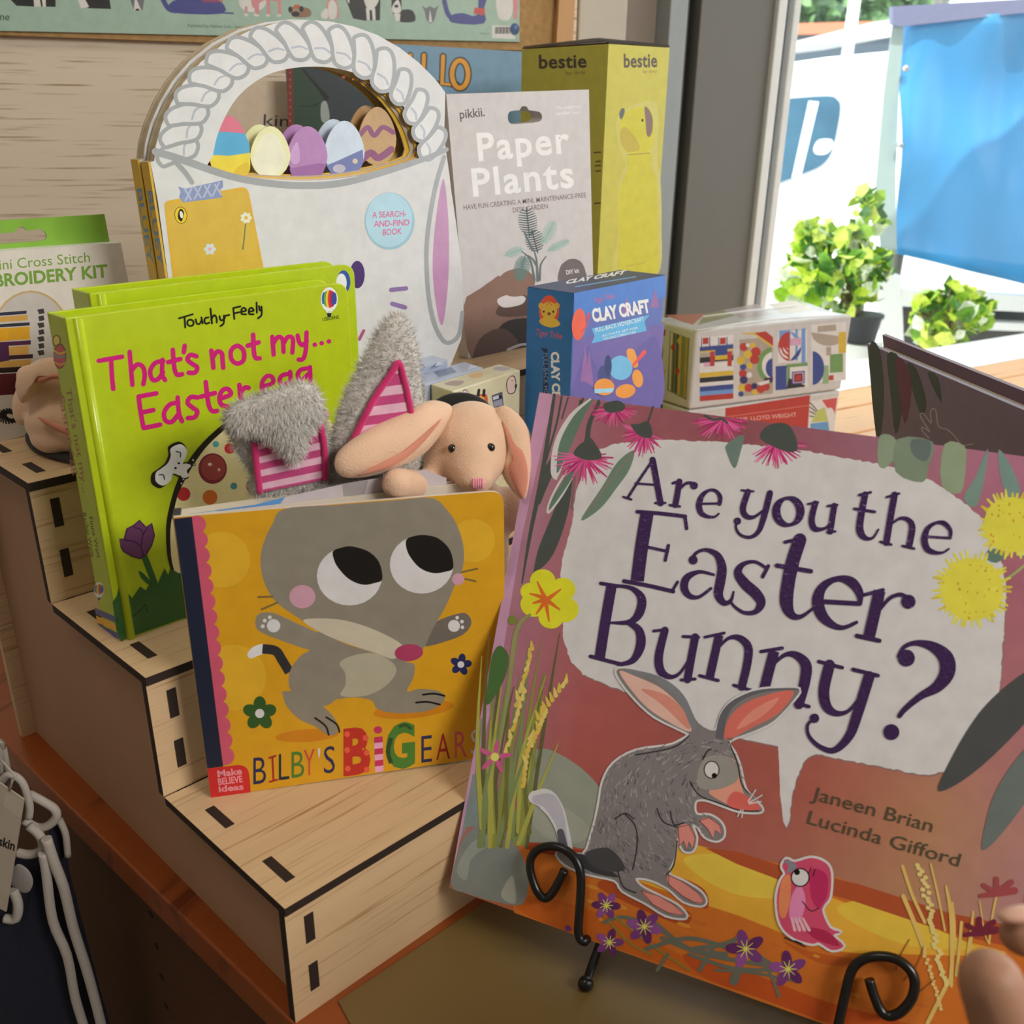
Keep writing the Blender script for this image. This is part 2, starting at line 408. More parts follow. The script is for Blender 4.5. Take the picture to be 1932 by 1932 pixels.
pt = lamp('window_portal', 'AREA', CORNER+GD*1.6-GN*.12+V((0, 0, .85)), CORNER+GD*1.6+GN*2+V((0, 0, .85)), 1, (1, 1, 1), 2.3, 1.75); pt.data.cycles.is_portal = True

# pinboard with pine frame, poster
t = thing('pinboard', 'cork pinboard with a pine frame on the plywood wall, under the dog poster', 'pinboard', wall.hit((500, 60)))
pb = wall.shift(.012); mb = MB(); slab(mb, pb, [(-260, 48), (0, 66), (500, 84), (1045, 96), (1052, -300), (-260, -300)], .012)
CORK = mat('cork', rgb(186, 148, 98), .9, noise=.3, nscale=130, bump=.6, bscale=150)
mb.build('cork_sheet', CORK, t)
mb = MB(); pf = wall.shift(.026); slab(mb, pf, [(1053, -300), (1055, 0), (1047, 130), (1078, 130), (1085, 0), (1088, -300)], .026)
mb.build('frame_strip', wood('pine_strip', rgb(196, 146, 96), rgb(214, 166, 112), rgb(150, 100, 60), scale=(60, 60, 4)), t)
t = thing('poster', 'pale green poster of cartoon dogs pinned across the top of the wall', 'poster', wall.hit((500, 30)))
po = wall.shift(.0165); PG = rgb(170, 198, 182)
mb = MB(); mb.col = PG; slab(mb, po, [(-260, 50), (0, 58), (980, 79), (982, -260), (-260, -260)], .003); mb.build('poster_sheet', INK, t)
ar = Art(po); T = crop(0, 0, 3.864); T2 = crop(480, 0, 3.864)
BK, BL, PK, WH, GY = rgb(46, 46, 48), rgb(78, 82, 150), rgb(222, 150, 156), rgb(228, 226, 222), rgb(120, 124, 128)
ar.poly(T([(20, -60), (120, 42), (250, 48), (405, 50), (405, -60)]), BK); ar.poly(T([(240, -60), (250, 48), (300, 50), (280, -60)]), WH); ar.poly(T([(300, -60), (312, 50), (335, 50), (330, -60)]), WH)
ar.poly(T([(550, -60), (640, 60), (810, 66), (790, -60)]), BK); ar.poly(T([(560, -20), (590, 60), (650, 50), (600, -40)]), WH)
ar.poly(T([(930, -60), (975, 76), (1040, 76), (1060, -60)]), GY); ar.poly(T([(985, -30), (975, 76), (1030, 76)]), WH); ar.ell(1002/3.864, 71/3.864, 4, 2, BK)
ar.line(T([(1180, -20), (1225, 60), (1280, 80)]), 9, BL); ar.blob(T([(1245, 20), (1330, -10), (1500, -5), (1610, 10), (1620, 100), (1240, 90)]), BL, 3); ar.line(T([(1610, 92), (1700, 98)]), 3, BL)
for i in range(9): ar.line(T([(1480+i*17, -10), (1484+i*17, 14)]), 2, rgb(210, 70, 60))
ar.ell(1840/3.864, 10/3.864, 26, 20, WH)
for x in (1795, 1865): ar.line(T([(x, 55), (x, 105)]), 5, PK); ar.ell(x/3.864, 108/3.864, 4, 3, WH)
ar.blob(T2([(-10, -50), (-10, 60), (40, 20), (90, 0), (190, 10), (190, -60)]), PK, 3)
for x in (20, 100, 180): ar.line(T2([(x, -30), (x+5, 100)]), 6, PK); ar.ell(480+x/3.864, 112/3.864, 4, 2.4, WH)
ar.blob(T2([(270, 60), (310, 45), (400, 65), (405, 120), (280, 122)]), rgb(150, 118, 92), 3); ar.ell(480+300/3.864, 88/3.864, 10, 8, rgb(172, 140, 112)); ar.ell(480+262/3.864, 70/3.864, 4, 6, BK); ar.ell(480+342/3.864, 66/3.864, 4, 6, BK); ar.ell(480+300/3.864, 102/3.864, 8, 5, BK); ar.ell(480+310/3.864, 45/3.864, 6, 3, rgb(206, 96, 60))
ar.blob(T2([(525, 20), (570, -20), (605, 20), (615, 130), (530, 132)]), rgb(214, 160, 156), 3); ar.blob(T2([(540, 30), (570, 0), (600, 40), (595, 130), (545, 130)]), WH, 3); ar.blob(T2([(490, 90), (530, 60), (535, 130), (490, 132)]), WH, 3)
ar.poly(T2([(645, -60), (720, 135), (800, 150), (915, 148), (920, -60)]), BK); ar.poly(T2([(645, -60), (690, 30), (700, -60)]), WH); ar.blob(T2([(800, -60), (810, 40), (850, 75), (900, 20), (905, -60)]), WH, 3); ar.poly(T2([(812, 60), (820, 148), (842, 148), (838, 60)]), WH); ar.poly(T2([(856, 60), (862, 148), (884, 148), (880, 60)]), WH)
ar.blob(T2([(1060, 80), (1150, 75), (1170, 155), (1050, 156)]), BK, 3); ar.poly(T2([(1000, -60), (1000, 60), (1030, 156), (1075, 156), (1070, -60)]), BK); ar.blob(T2([(1020, 20), (1000, 70), (1030, 100), (1070, 80), (1050, 0)]), WH, 3); ar.poly(T2([(1015, 100), (1030, 155), (1060, 155), (1065, 100)]), WH); ar.ell(480+1035/3.864, 45/3.864, 4, 3, BK)
ar.blob(T2([(1220, 40), (1250, 60), (1280, 45), (1310, 60), (1345, 40), (1330, 75), (1305, 160), (1262, 160), (1240, 80)]), GY, 3); ar.poly(T2([(1280, 70), (1270, 162), (1298, 162)]), WH)
ar.line(T2([(1385, 10), (1410, 100), (1460, 150)]), 9, BL); ar.blob(T2([(1440, 110), (1520, 95), (1620, 110), (1640, -60), (1700, -40), (1675, 60), (1672, 172), (1440, 165)]), BL, 3); ar.poly(T2([(1605, 55), (1680, 60), (1676, 112), (1598, 100)]), rgb(210, 84, 76))
ar.blob(T2([(1770, -40), (1770, 100), (1800, 145), (1850, 145), (1880, 90), (1880, -40)]), WH, 3); ar.poly(T2([(1880, -60), (1890, 140), (1915, 140), (1930, -60)]), PK)
ar.poly(T2([(1732, 185), (1900, 190), (1900, 285), (1732, 278)]), WH)
for i in range(14): ar.line(T2([(1756+i*8, 196), (1754+i*8, 246)]), 1+(i*7 % 3)*.4, BK, cap=False)
ar.text('ne', (0, 38), (18, 38.5), 14, rgb(40, 44, 42)); ar.text('Published by Nelson Line - www.nelsonline.com.au', (354, 51), (520, 55), 6, rgb(74, 92, 84)); ar.text('04567', (905, 65), (924, 66), 4, rgb(120, 140, 132))
ar.build('dog_pictures', INK, t)
ar = Art(po, start=8e-4); ar.ell(971, 55, 8.5, 11, rgb(46, 78, 130)); ar.ell(973, 51, 3.5, 5, rgb(86, 124, 176)); ar.build('round_seal', GLOSS, t, label='blue round seal')

# ------------------------------------------------------------------ table
t = thing('display_table', 'orange varnished pine table that carries the wooden step stand and all the books', 'table', (.6, .0, FLOOR))
BA = CORNER-GD*.03; BL0 = BA+GN*.02-GD*.005; BL1 = BA+GN*.59-GD*.005; BL2 = BL1+GD*.72
for p in (BL0, BL1, BL2): p.z = 0
tl = [V((-.0135, .378, 0)), V((-.0135, .66, 0)), V((.2, .8, 0)), BL0, BL1, BL2, V((1.45, -.6, 0)), V((.03, -1.0, 0)), V((-.0016, .0025, 0))]
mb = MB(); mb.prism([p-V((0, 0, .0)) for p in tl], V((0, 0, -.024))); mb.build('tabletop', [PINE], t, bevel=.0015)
CAB = wood('dark_cabinet_board', rgb(78, 46, 22), rgb(88, 52, 26), rgb(62, 34, 14), rough=.6)
mb = MB(); mb.box((.008, -.02, -.024), (.016, 0, 0), (0, .6, 0), (0, 0, FLOOR+.024)); sp = mb.build('side_panel', CAB, t)
cp = Plane(V((.008, 0, 0)), V((-1, 0, 0))); 
for q in ((285, 1725), (295, 1784), (305, 1842), (314, 1898)):
    P = cp.hit(q); mb = MB(); mb.tube([P+V((-.0004, 0, 0)), P+V((.003, 0, 0))], .0032, 14); mb.build('peg_hole', mat('peg_hole', rgb(24, 14, 8), .9), sp)
mb = MB(); mb.box((.006, -.055, -.024), (.03, 0, 0), (0, .03, 0), (0, 0, FLOOR+.024)); mb.build('leg', mat('grey_metal_leg', rgb(120, 126, 132), .4, metal=.6), t, label='grey metal leg')
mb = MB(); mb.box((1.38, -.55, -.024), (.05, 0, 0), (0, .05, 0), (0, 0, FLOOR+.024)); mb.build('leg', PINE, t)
t2 = thing('window_bench', 'window-lit pine plank bench along the window carrying the pattern puzzle boxes', 'bench', BA+GD*.7+GN*.3+V((0, 0, FLOOR)))  # added beside the table so the window-lit pine can be paler
PINE_LIT = wood('window_lit_pine_plank', rgb(222, 166, 104), rgb(236, 184, 124), rgb(190, 124, 66), rotz=.25, scale=(3, 40, 40), rough=.4, streak=.6)  # yellow plank pine with the window's brightness put into its colour
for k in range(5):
    a = BA+GN*(.025+k*.112); mb = MB(); mb.box(V((a.x, a.y, 0)), GD*1.5, GN*.106, (0, 0, -.024)); mb.build('plank', PINE_LIT, t2, bevel=.002)
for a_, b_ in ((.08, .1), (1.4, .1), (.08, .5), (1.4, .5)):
    a = BA+GD*a_+GN*b_; mb = MB(); mb.box(V((a.x, a.y, -.024)), GD*.04, GN*.04, (0, 0, FLOOR+.024)); mb.build('leg', PINE_LIT, t2)
# mat on the table
ml = [onz((596, 1850), 0), onz((660, 1932), 0), onz((720, 2010), 0), V((.22, -.75, 0)), V((.9, -.62, 0)), V((.9, -.012, 0)), V((.1, -.006, 0))]
ml[0].y = -.004
mb = MB(); mb.prism([p+V((0, 0, .0012)) for p in ml], V((0, 0, -.0011)))
KR = mat('olive_brown_paper', rgb(116, 94, 52), .38, noise=.16, nscale=6, bump=.15, bscale=30)
tag(mb.build('table_runner', KR), 'olive brown paper runner lying on the table in front of the step stand', 'table runner')

# ------------------------------------------------------------------ step stand
TH = .0058
st = thing('step_stand', 'three tier birch plywood step stand with charred joints holding the books', 'display stand', (0, 0, 0))
for k in range(3):
    z = (k+1)*H; y0 = k*D
    mb = MB(); mb.m = 0
    x1 = W; y1 = y0+D+(.0 if k < 2 else TH)
    mb.prism([V((0, y0, z)), V((x1, y0, z)), V((x1, y1, z)), V((0, y1, z))], V((0, 0, -TH)), m_side=1)
    tr_ = mb.build('tread', [PLY, CHAR], st)
    mb = MB(); mb.prism([V((0, y0+.0012, z-TH)), V((W, y0+.0012, z-TH)), V((W, y0+.0012, z-H+(0 if k else 0))), V((0, y0+.0012, z-H))], V((0, TH, 0)), m_side=1)
    rs = mb.build('riser', [PLY, CHAR], st)
    yc = {0: ((.0907, .0281)), 1: (.162, .1625+.06), 2: (.289, .345)}[k]
    for y in yc: mb = MB(); mb.abox(.0115, y-.0118, z-.002, .0175, y+.0118, z+.0003); mb.build('tenon', CHAR, tr_)
    for zz in (z-.0238, z-.0595): mb = MB(); mb.abox(.0115, y0+.0009, zz-.0098, .0175, y0+.003, zz+.0098); mb.build('tenon', CHAR, rs)
pts = [(0, 0)]
for k in range(3): pts += [(k*D, (k+1)*H-TH), ((k+1)*D, (k+1)*H-TH)]
pts += [(3*D, 0)]
mb = MB(); off = .007
pr = [V((.0112, TH+.0014, .0002)), V((.0112, TH+.0014, H-TH-.0002))]
for k in (1, 2): pr += [V((.0112, k*D+TH+.0014, k*H-TH)), V((.0112, k*D+TH+.0014, (k+1)*H-TH-.0002))]
pr += [V((.0112, 3*D-.0002, 3*H-TH-.0002)), V((.0112, 3*D-.0002, .0002))]
mb.prism(pr, V((.0065, 0, 0)), m_side=1); mb.build('side_panel', [MDF, CHAR], st)
mb = MB(); mb.prism([p+V((W-.03, 0, 0)) for p in pr], V((.0065, 0, 0)), m_side=1); mb.build('side_panel', [MDF, CHAR], st)
mb = MB(); mb.abox(0, 3*D, .0001, W, 3*D+TH, 3*H-TH); mb.build('back_panel', PLY, st)

# ------------------------------------------------------------------ outside
CONC = mat('sunlit_concrete', rgb(216, 214, 206), .9, noise=.08, nscale=3)
mb = MB(); g0 = CORNER-GN*.1; mb.box(V((g0.x, g0.y, -.78))-GD*3, GD*12, -GN*12, (0, 0, -.05)); struct(mb.build('ground_outside', CONC))
VANW = mat('white_van_paint', rgb(244, 245, 246), .3, coat=.4, noise=.01)
def far(D_): P = at(1650, 400, D_); return Plane(P, V((-FW.x, -FW.y, 0)))
vp = far(4.6); t = thing('van', 'white van parked outside the window beside the blue tarpaulin', 'van', (vp.hit((1600, 600)).x, vp.hit((1600, 600)).y, -.78))
mb = MB(); slab(mb, vp, [(1230, 150), (1478, 120), (1560, 108), (1686, 96), (1720, 110), (1720, 560), (1730, 800), (1230, 800)], 1.7); mb.build('body', VANW, t, bevel=.02)
vg = vp.shift(.012); mb = MB(); q = smooth_loop([(1400, 196), (1476, 187), (1560, 181), (1580, 188), (1586, 205), (1578, 255), (1568, 290), (1550, 312), (1520, 326), (1466, 347), (1400, 372)], 3)
slab(mb, vg, q, .01); mb.build('side_window', mat('van_glass', rgb(70, 104, 122), .05, spec=.9, noise=.5, nscale=5), t)
mb = MB(); s_ = vg.shift(.004); slab(mb, s_, [(1526, 190), (1545, 192), (1512, 330), (1494, 336)], .004); slab(mb, s_, smooth_loop([(1535, 280), (1545, 264), (1568, 263), (1572, 275), (1560, 290), (1540, 291)], 3), .004)
mb.build('pillar_and_mirror', VANW, t, label='white windscreen pillar and wing mirror showing through the glass')
ap = far(6.0); t = thing('awning', 'white market awning on a pole above the van roof', 'awning', (ap.hit((1645, 700)).x, ap.hit((1645, 700)).y, -.78))
mb = MB(); slab(mb, ap, [(1535, 72), (1640, 44), (1700, 34), (1700, 66), (1600, 78), (1540, 80)], 1.5); mb.build('canopy', VANW, t)
mb = MB(); a, b = ap.hit((1645, 60)), ap.hit((1650, -120)); mb.tube([V((a.x, a.y, -.78))-ap.N*.4, V((a.x, a.y, b.z))-ap.N*.4], .035, 12); mb.build('pole', VANW, t)
rp = far(9.5); mb = MB(); slab(mb, rp, [(1440, 46), (1640, 40), (1720, 44), (1720, 62), (1440, 66)], .6); rt_ = thing('house', 'low house with a terracotta roof far beyond the van', 'house', (rp.hit((1550, 700)).x, rp.hit((1550, 700)).y, -.78))
mb.build('roof', mat('terracotta', rgb(196, 120, 92), .8), rt_); mb = MB(); slab(mb, rp.shift(-.05), [(1446, 66), (1714, 62), (1730, 700), (1440, 700)], .5); mb.build('house_wall', mat('dark_wall', rgb(70, 84, 96), .8), rt_)
LEAF = printmat('leaf', .5, noise=.25)
LEAF.node_tree.nodes['Principled BSDF'].inputs['Transmission Weight'].default_value = 0
def leaves(mb, P, rx, ry, rz, n, size, cols, seed):
    g = random.Random(seed)
    for i in range(n):
        while True:
            u = V((g.uniform(-1, 1), g.uniform(-1, 1), g.uniform(-1, 1)))
            if u.length < 1: break
        p = P+V((u.x*rx, u.y*ry, u.z*rz)); d = V((g.gauss(0, 1), g.gauss(0, 1), g.gauss(0, .7))).normalized(); e = d.orthogonal().normalized(); s = size*g.uniform(.6, 1.3)
        e = (Matrix.Rotation(g.uniform(0, 6.3), 3, d) @ e)*s*.34; nrm = d.cross(e).normalized()*s*.12
        mb.col = g.choice(cols)
        a, b = p-d*s*.5, p+d*s*.5
        i0 = [mb.vert(x) for x in (a, p-d*s*.12+e+nrm, p+d*s*.22+e*.8+nrm, b, p+d*s*.22-e*.8+nrm, p-d*s*.12-e+nrm)]; mb.face(i0)
tp = at(1560, 20, 13); 
for k, (x, y, r_) in enumerate(((1490, 10, .8), (1590, 20, .8), (1700, 10, .8))):
    P = at(x, y, 14+k*2.2); tt = thing('tree', ('leafy street tree far beyond the house, next to the window frame', 'leafy street tree far beyond the house, in the middle of the three', 'leafy street tree far beyond the house, behind the awning pole')[k], 'tree', (P.x, P.y, -.78), 'street trees beyond the van')
    mb = MB(); leaves(mb, P+V((0, 0, .3)), r_, r_, r_*1.2, 900, .26, [rgb(92, 128, 80), rgb(120, 160, 100), rgb(74, 104, 72)], 60+k); mb.build('crown', LEAF, tt)
    mb = MB(); mb.tube([V((P.x, P.y, -.78)), V((P.x, P.y, P.z))], [.12, .07], 10); mb.build('trunk', mat('bark', rgb(96, 78, 62), .9), tt)
# blue tarpaulin with clear plastic edge
bp_ = far(3.2); t = thing('tarpaulin', 'blue tarpaulin wall of a market stall outside the window', 'tarpaulin', (bp_.hit((1800, 520)).x, bp_.hit((1800, 520)).y, -.78))
mb = MB(); mb.smooth = True; g = random.Random(3); nx, ny = 30, 24; R = []
for j in range(ny+1):
    row = []
    for i in range(nx+1):
        s, tt = i/nx, j/ny; x0 = 1700-8*tt-6*math.sin(tt*5); x = x0+(2250-x0)*s
        yt = 48-62*s; yb = 480+60*min(1, s*2.2)-18*max(0, s-.45)
        y = yt+(yb-yt)*tt; off = .03*math.sin(s*7+tt*5)+.02*math.sin(s*3-tt*9)+.012*math.sin(s*26+tt*2)
        row.append(mb.vert(bp_.hit((x, y))+bp_.N*off))
    R.append(row)
for j in range(ny):
    for i in range(nx): mb.face((R[j][i], R[j][i+1], R[j+1][i+1], R[j+1][i]))
o = mb.build('sheet', mat('blue_tarp', rgb(70, 160, 224), .35, noise=.08, nscale=8), t); md = o.modifiers.new('thick', 'SOLIDIFY'); md.thickness = .004
mb = MB(); slab(mb, bp_.shift(.05), [(1684, 12), (1932, -2), (2260, -20), (2260, 6), (1932, 24), (1700, 50), (1684, 44)], .03); mb.build('valance', mat('grey_valance', rgb(120, 124, 158), .7), t, label='grey valance along the top')
for q in ((1700, 130), (1690, 272)): mb = MB(); mb.ball(bp_.hit(q)+bp_.N*.04, .011); mb.build('stud', mat('steel_stud', rgb(200, 200, 200), .25, metal=1), t, label='round steel stud')
mb = MB(); slab(mb, bp_.shift(.02), [(1684, 44), (1706, 46), (1696, 180), (1690, 330), (1692, 470), (1662, 480), (1652, 350), (1668, 170)], .004)
mb.build('clear_edge', mat('clear_plastic_edge', rgb(166, 186, 186), .2, spec=.7), t, label='clear plastic edge strip')
for x in (1712, 2200): P = bp_.hit((x, 480)); mb = MB(); mb.tube([V((P.x, P.y, -.78))-bp_.N*.08, V((P.x, P.y, 1.1))-bp_.N*.08], .02, 10); mb.build('frame_pole', ALU, t)
t = thing('market_bench', 'white slatted bench standing outside under the blue tarpaulin', 'bench', at(1790, 640, 3.0)*1)
t.location.z = -.78; bq = far(2.9)
mb = MB(); slab(mb, bq, [(1655, 520), (1700, 520), (1706, 655), (1660, 655)], .05); slab(mb, bq, [(1700, 545), (1960, 560), (1960, 590), (1702, 578)], .05); slab(mb, bq, [(1830, 606), (1960, 612), (1960, 626), (1830, 622)], .05); mb.build('slats', VANW, t)
mb = MB(); slab(mb, bq.shift(-.06), [(1698, 560), (1970, 575), (1990, 760), (1700, 740)], .05); mb.build('back_panel', mat('dark_panel', rgb(70, 74, 76), .8), t)
def shrub(D_, cx, cy, rxp, ryp, potx, poty0, poty1, n, label, seed, extra):
    P = at(cx, cy, D_); s = D_/F; base = at(potx, poty1, D_); tt = thing('potted_shrub', label, 'plant', base, 'potted shrubs outside the window')
    mb = MB(); cols = [rgb(160, 206, 50), rgb(206, 232, 70), rgb(110, 166, 44), rgb(70, 124, 46), rgb(226, 242, 110), rgb(240, 248, 226)]  # palest leaf tones put the overexposed sun sparkle into the colour
    leaves(mb, P, rxp*s, rxp*s*.7, ryp*s, n, .05, cols, seed)
    for ex, ey, er, en in extra: leaves(mb, at(ex, ey, D_), er*s, er*s*.7, er*s, en, .048, cols, seed+ex)
    mb.build('foliage', LEAF, tt)
    mb = MB(); top = at(potx, poty0, D_)
    for k in range(5): mb.tube([top-V((0, 0, .03)), top.lerp(P, .5)+V((rnd.uniform(-.04, .04), 0, 0)), P+V((rnd.uniform(-.1, .1), rnd.uniform(-.05, .05), rnd.uniform(-.02, .1)))], [.006, .004, .002], 6)
    mb.build('stems', mat('twig', rgb(110, 92, 66), .8), tt)
    mb = MB(); r0 = 34*s; mb.tube([V((top.x, top.y, base.z)), V((top.x, top.y, top.z-.008)), V((top.x, top.y, top.z-.008)), V((top.x, top.y, top.z))], [r0*.8, r0, r0*1.1, r0*1.1], 20); mb.build('pot', mat('dark_pot', rgb(44, 52, 62), .5), tt)
    mb = MB(); mb.tube([V((top.x, top.y, FLOOR-.06)), V((top.x, top.y, base.z-.002))], r0*1.3, 4); tag(mb.build('plant_plinth', VANW), 'white plinth under the '+label.split(' with')[0], 'plinth')
shrub(2.6, 1570, 520, 125, 85, 1630, 592, 650, 330, 'larger leafy shrub with a tall top shoot, in a dark pot nearest the window frame', 11, [(1630, 430, 45, 60), (1640, 380, 32, 22), (1530, 460, 50, 50), (1660, 500, 40, 40)])
shrub(2.45, 1790, 600, 85, 62, 1800, 672, 712, 190, 'smaller leafy shrub with yellow green leaves, in front of the slatted bench', 23, [(1740, 570, 30, 24), (1850, 590, 30, 20)])
# ------------------------------------------------------------------ touch-and-feel board books
def axes_plane(A, u, v): return Plane(A, u.cross(v))
LW = white(214, 206, 196)
LIME, LIMED = LW(172, 184, 24), LW(150, 164, 20)
def touchy_book(A, v, w_, t, label, first):
    u = V((1, 0, 0)); bk = v.cross(u).normalized()
    if bk.y < 0: bk = -bk
    pl = axes_plane(A, u, v); root = thing('board_book', label, 'book', A+u*.09+bk*t*.5, 'lime board books')
    TL, TR, BR = A+v, A+u*w_+v, A+u*w_
    mb = MB(); mb.col = LIME
    slab(mb, pl, round_rect([px(TL), px(TR), px(BR), px(A)], [0, 24, 20, 0]), .0024)
    mb.build('front_cover', GLOSS, root, bevel=.0006)
    mb = MB(); mb.col = LIME
    mb.tube([A+u*.0066-bk*.0001, A+u*.0066+v*.996-bk*.0001], .0026, 12); mb.build('hinge_ridge', GLOSS, root)
    mb = MB(); mb.col = LIME; b2 = Plane(A+bk*(t-.0024), pl.N)
    o4 = [A+bk*(t-.0024)+d for d in (v, u*w_+v, u*w_, V((0, 0, 0)))]
    slab(mb, b2, round_rect([px(p) for p in o4], [0, 24, 20, 0]), .0024); mb.build('back_cover', GLOSS, root, bevel=.0006)
    mb = MB(); mb.col = LIME; mb.box(A+bk*.0022, u*.0028, bk*(t-.0046), v*.998); mb.build('spine', GLOSS, root)
    mb = MB(); mb.col = LIMED; mb.box(A+bk*.0026+u*.004+v*.02, u*(w_-.008), bk*(t-.0054), v*.955); mb.build('page_block', INK, root)
    return root, pl, u, v, bk
A = onz((228, 1211), 2*H); TT = onp((123, 600), A, V((1, 0, 0))); vv = TT-A
root, pl, u, v, bk = touchy_book(A, vv, .187, .0245, 'front lime green touch-and-feel board book with pink title, standing on the middle step', True)
T0 = crop(0, 400, 3.864); T6 = crop(480, 400, 3.864); T8 = crop(0, 850, 3.864)
ar = Art(pl); MAG = LW(196, 30, 106)
def S(lst, wd, c, T_, art=None):
    for s in lst: (art or ar).line(T_(s), wd, c)
S([[(720, 1085), (890, 1055)], [(810, 1075), (815, 1180), (825, 1290)], [(945, 1020), (955, 1140), (965, 1260)], [(955, 1160), (1000, 1112), (1042, 1130), (1055, 1190), (1045, 1255)],
   [(1190, 1085), (1130, 1102), (1095, 1160), (1112, 1222), (1152, 1218), (1188, 1170)], [(1185, 1078), (1182, 1180), (1203, 1225)], [(1260, 1005), (1270, 1130), (1290, 1185), (1328, 1182)], [(1225, 1095), (1315, 1072)],
   [(1346, 975), (1340, 1022)], [(1432, 1052), (1388, 1042), (1367, 1075), (1402, 1108), (1437, 1132), (1422, 1170), (1375, 1172)], [(1540, 1010), (1550, 1080), (1555, 1135)], [(1548, 1065), (1582, 1018), (1616, 1030), (1622, 1080), (1627, 1135)],
   [(1845, 895), (1850, 1010), (1862, 1062), (1892, 1066)], [(1805, 975), (1885, 950)],
   [(1010, 1345), (1025, 1460), (1047, 1575)], [(1012, 1345), (1140, 1322)], [(1032, 1462), (1118, 1444)], [(1047, 1575), (1168, 1550)],
   [(1300, 1390), (1240, 1402), (1197, 1460), (1207, 1520), (1252, 1530), (1295, 1480)], [(1295, 1352), (1305, 1470), (1327, 1525)], [(1442, 1352), (1390, 1350), (1367, 1390), (1402, 1425), (1437, 1452), (1420, 1495), (1370, 1502)],
   [(1500, 1240), (1520, 1400), (1547, 1450), (1582, 1450)], [(1460, 1347), (1567, 1320)], [(1600, 1362), (1682, 1330), (1660, 1290), (1622, 1300), (1600, 1350), (1612, 1402), (1662, 1420)], [(1745, 1260), (1752, 1330), (1762, 1400)], [(1750, 1325), (1782, 1282), (1812, 1282)]], 9.2, MAG, T0)
ar.line(T0([(1730, 975), (1775, 1010), (1775, 1080), (1730, 1105), (1688, 1075), (1685, 1010)]), 9, MAG, closed=True)
S([[(130, 910), (140, 1040)], [(135, 965), (170, 912), (205, 930), (212, 1020)], [(210, 965), (242, 912), (280, 925), (276, 1025)], [(315, 900), (327, 950), (352, 970), (382, 940)], [(380, 878), (375, 1000), (355, 1070), (322, 1076)],
   [(62, 1272), (132, 1247), (130, 1205), (95, 1195), (60, 1232), (55, 1290), (80, 1335)], [(260, 1165), (268, 1290)], [(405, 1130), (412, 1320)], [(385, 1140), (335, 1152), (315, 1192), (342, 1225), (395, 1180)], [(250, 1180), (200, 1192), (185, 1232), (212, 1262), (258, 1235)]], 8.6, MAG, T6)
for x, y in ((440, 967), (490, 956), (543, 943)): ar.ell(480+x/3.864, 400+y/3.864, 4.4, 4.4, MAG)
K_ = (.006, .006, .006)
S([[(1305, 775), (1405, 745)], [(1345, 765), (1350, 842)], [(1870, 660), (1872, 735)], [(1700, 700), (1708, 780)], [(1700, 700), (1752, 688)], [(1704, 740), (1744, 730)], [(1534, 705), (1545, 812)], [(1538, 785), (1560, 752), (1577, 770), (1580, 806)], [(1638, 757), (1672, 750)],
   [(1600, 760), (1606, 785), (1622, 788), (1640, 770)], [(1632, 755), (1630, 810), (1606, 832)], [(1426, 782), (1434, 812), (1452, 816), (1470, 790)], [(1468, 768), (1476, 812)], [(1888, 685), (1893, 715), (1907, 715)], [(1906, 690), (1906, 750), (1880, 775)],
   [(1520, 768), (1496, 774), (1490, 798), (1502, 814), (1526, 806)]], 3.6, K_, T0)
ar.line(T0([(1392, 785), (1410, 800), (1405, 825), (1380, 830), (1365, 812), (1372, 790)]), 3.6, K_, closed=True)
for cx in (1775, 1830): S([[(cx-15, 728), (cx+18, 718), (cx+4, 698), (cx-14, 710), (cx-14, 742), (cx+18, 745)]], 3.6, K_, T0)
# balloon mark
def balloon(ar, cx, cy, s, txt=None):
    for i, c in enumerate((LW(50, 90, 150), LW(90, 150, 70), LW(236, 190, 40), LW(206, 60, 50), LW(170, 40, 70), LW(60, 70, 140))):
        f = 1-i/3.0
        ar.ell(cx+s*.5*(i-2.5)*.34, cy, s*.22, s*(.84-.10*abs(i-2.5)), c)
    ar.line([(cx-s*.5, cy+s*.5), (cx, cy+s*1.25), (cx+s*.5, cy+s*.5)], s*.12, LW(220, 220, 220)); ar.poly([(cx-s*.2, cy+s*1.2), (cx+s*.2, cy+s*1.2), (cx+s*.14, cy+s*1.55), (cx-s*.14, cy+s*1.55)], LW(30, 40, 50))
ar.ell(621, 565, 16, 23, LW(236, 236, 236)); balloon(ar, 621, 564, 22); ar.text('USBORNE', (608.5, 606), (640, 601), 6.5, LW(30, 44, 30))
# the egg, the mouse, the tulip
egg = [(332, 1085), (318, 1010), (328, 945), (352, 885), (400, 825), (470, 775), (550, 760), (620, 790), (655, 870), (662, 970), (620, 1070), (500, 1130), (400, 1130)]
ar.blob([(x-5, y-3) for x, y in egg], K_); ar.blob([(x+3, y+4) for x, y in egg], LW(226, 208, 150))
ar.ell(401, 884, 27, 29, LW(120, 34, 50)); ar.ell(402, 882, 23, 24, LW(150, 60, 56)); ar.ell(396, 876, 4, 3, LW(236, 190, 160)); ar.ell(413, 886, 2.5, 3, LW(230, 170, 140))
for x, y, r, c in ((346, 932, 13, (186, 40, 46)), (396, 938, 14, (206, 104, 40)), (441, 917, 6.5, (70, 140, 140)), (407, 838, 6, (80, 160, 160)), (433, 846, 10, (196, 44, 52)), (478, 917, 14, (140, 50, 66)), (612, 782, 9, (220, 150, 170))): ar.ell(x, y, r, r, LW(*c))
ar.line([(462, 762), (425, 800), (396, 830), (366, 870), (346, 905), (332, 935), (326, 960)], 5.5, K_)
MW = LW(226, 220, 212)
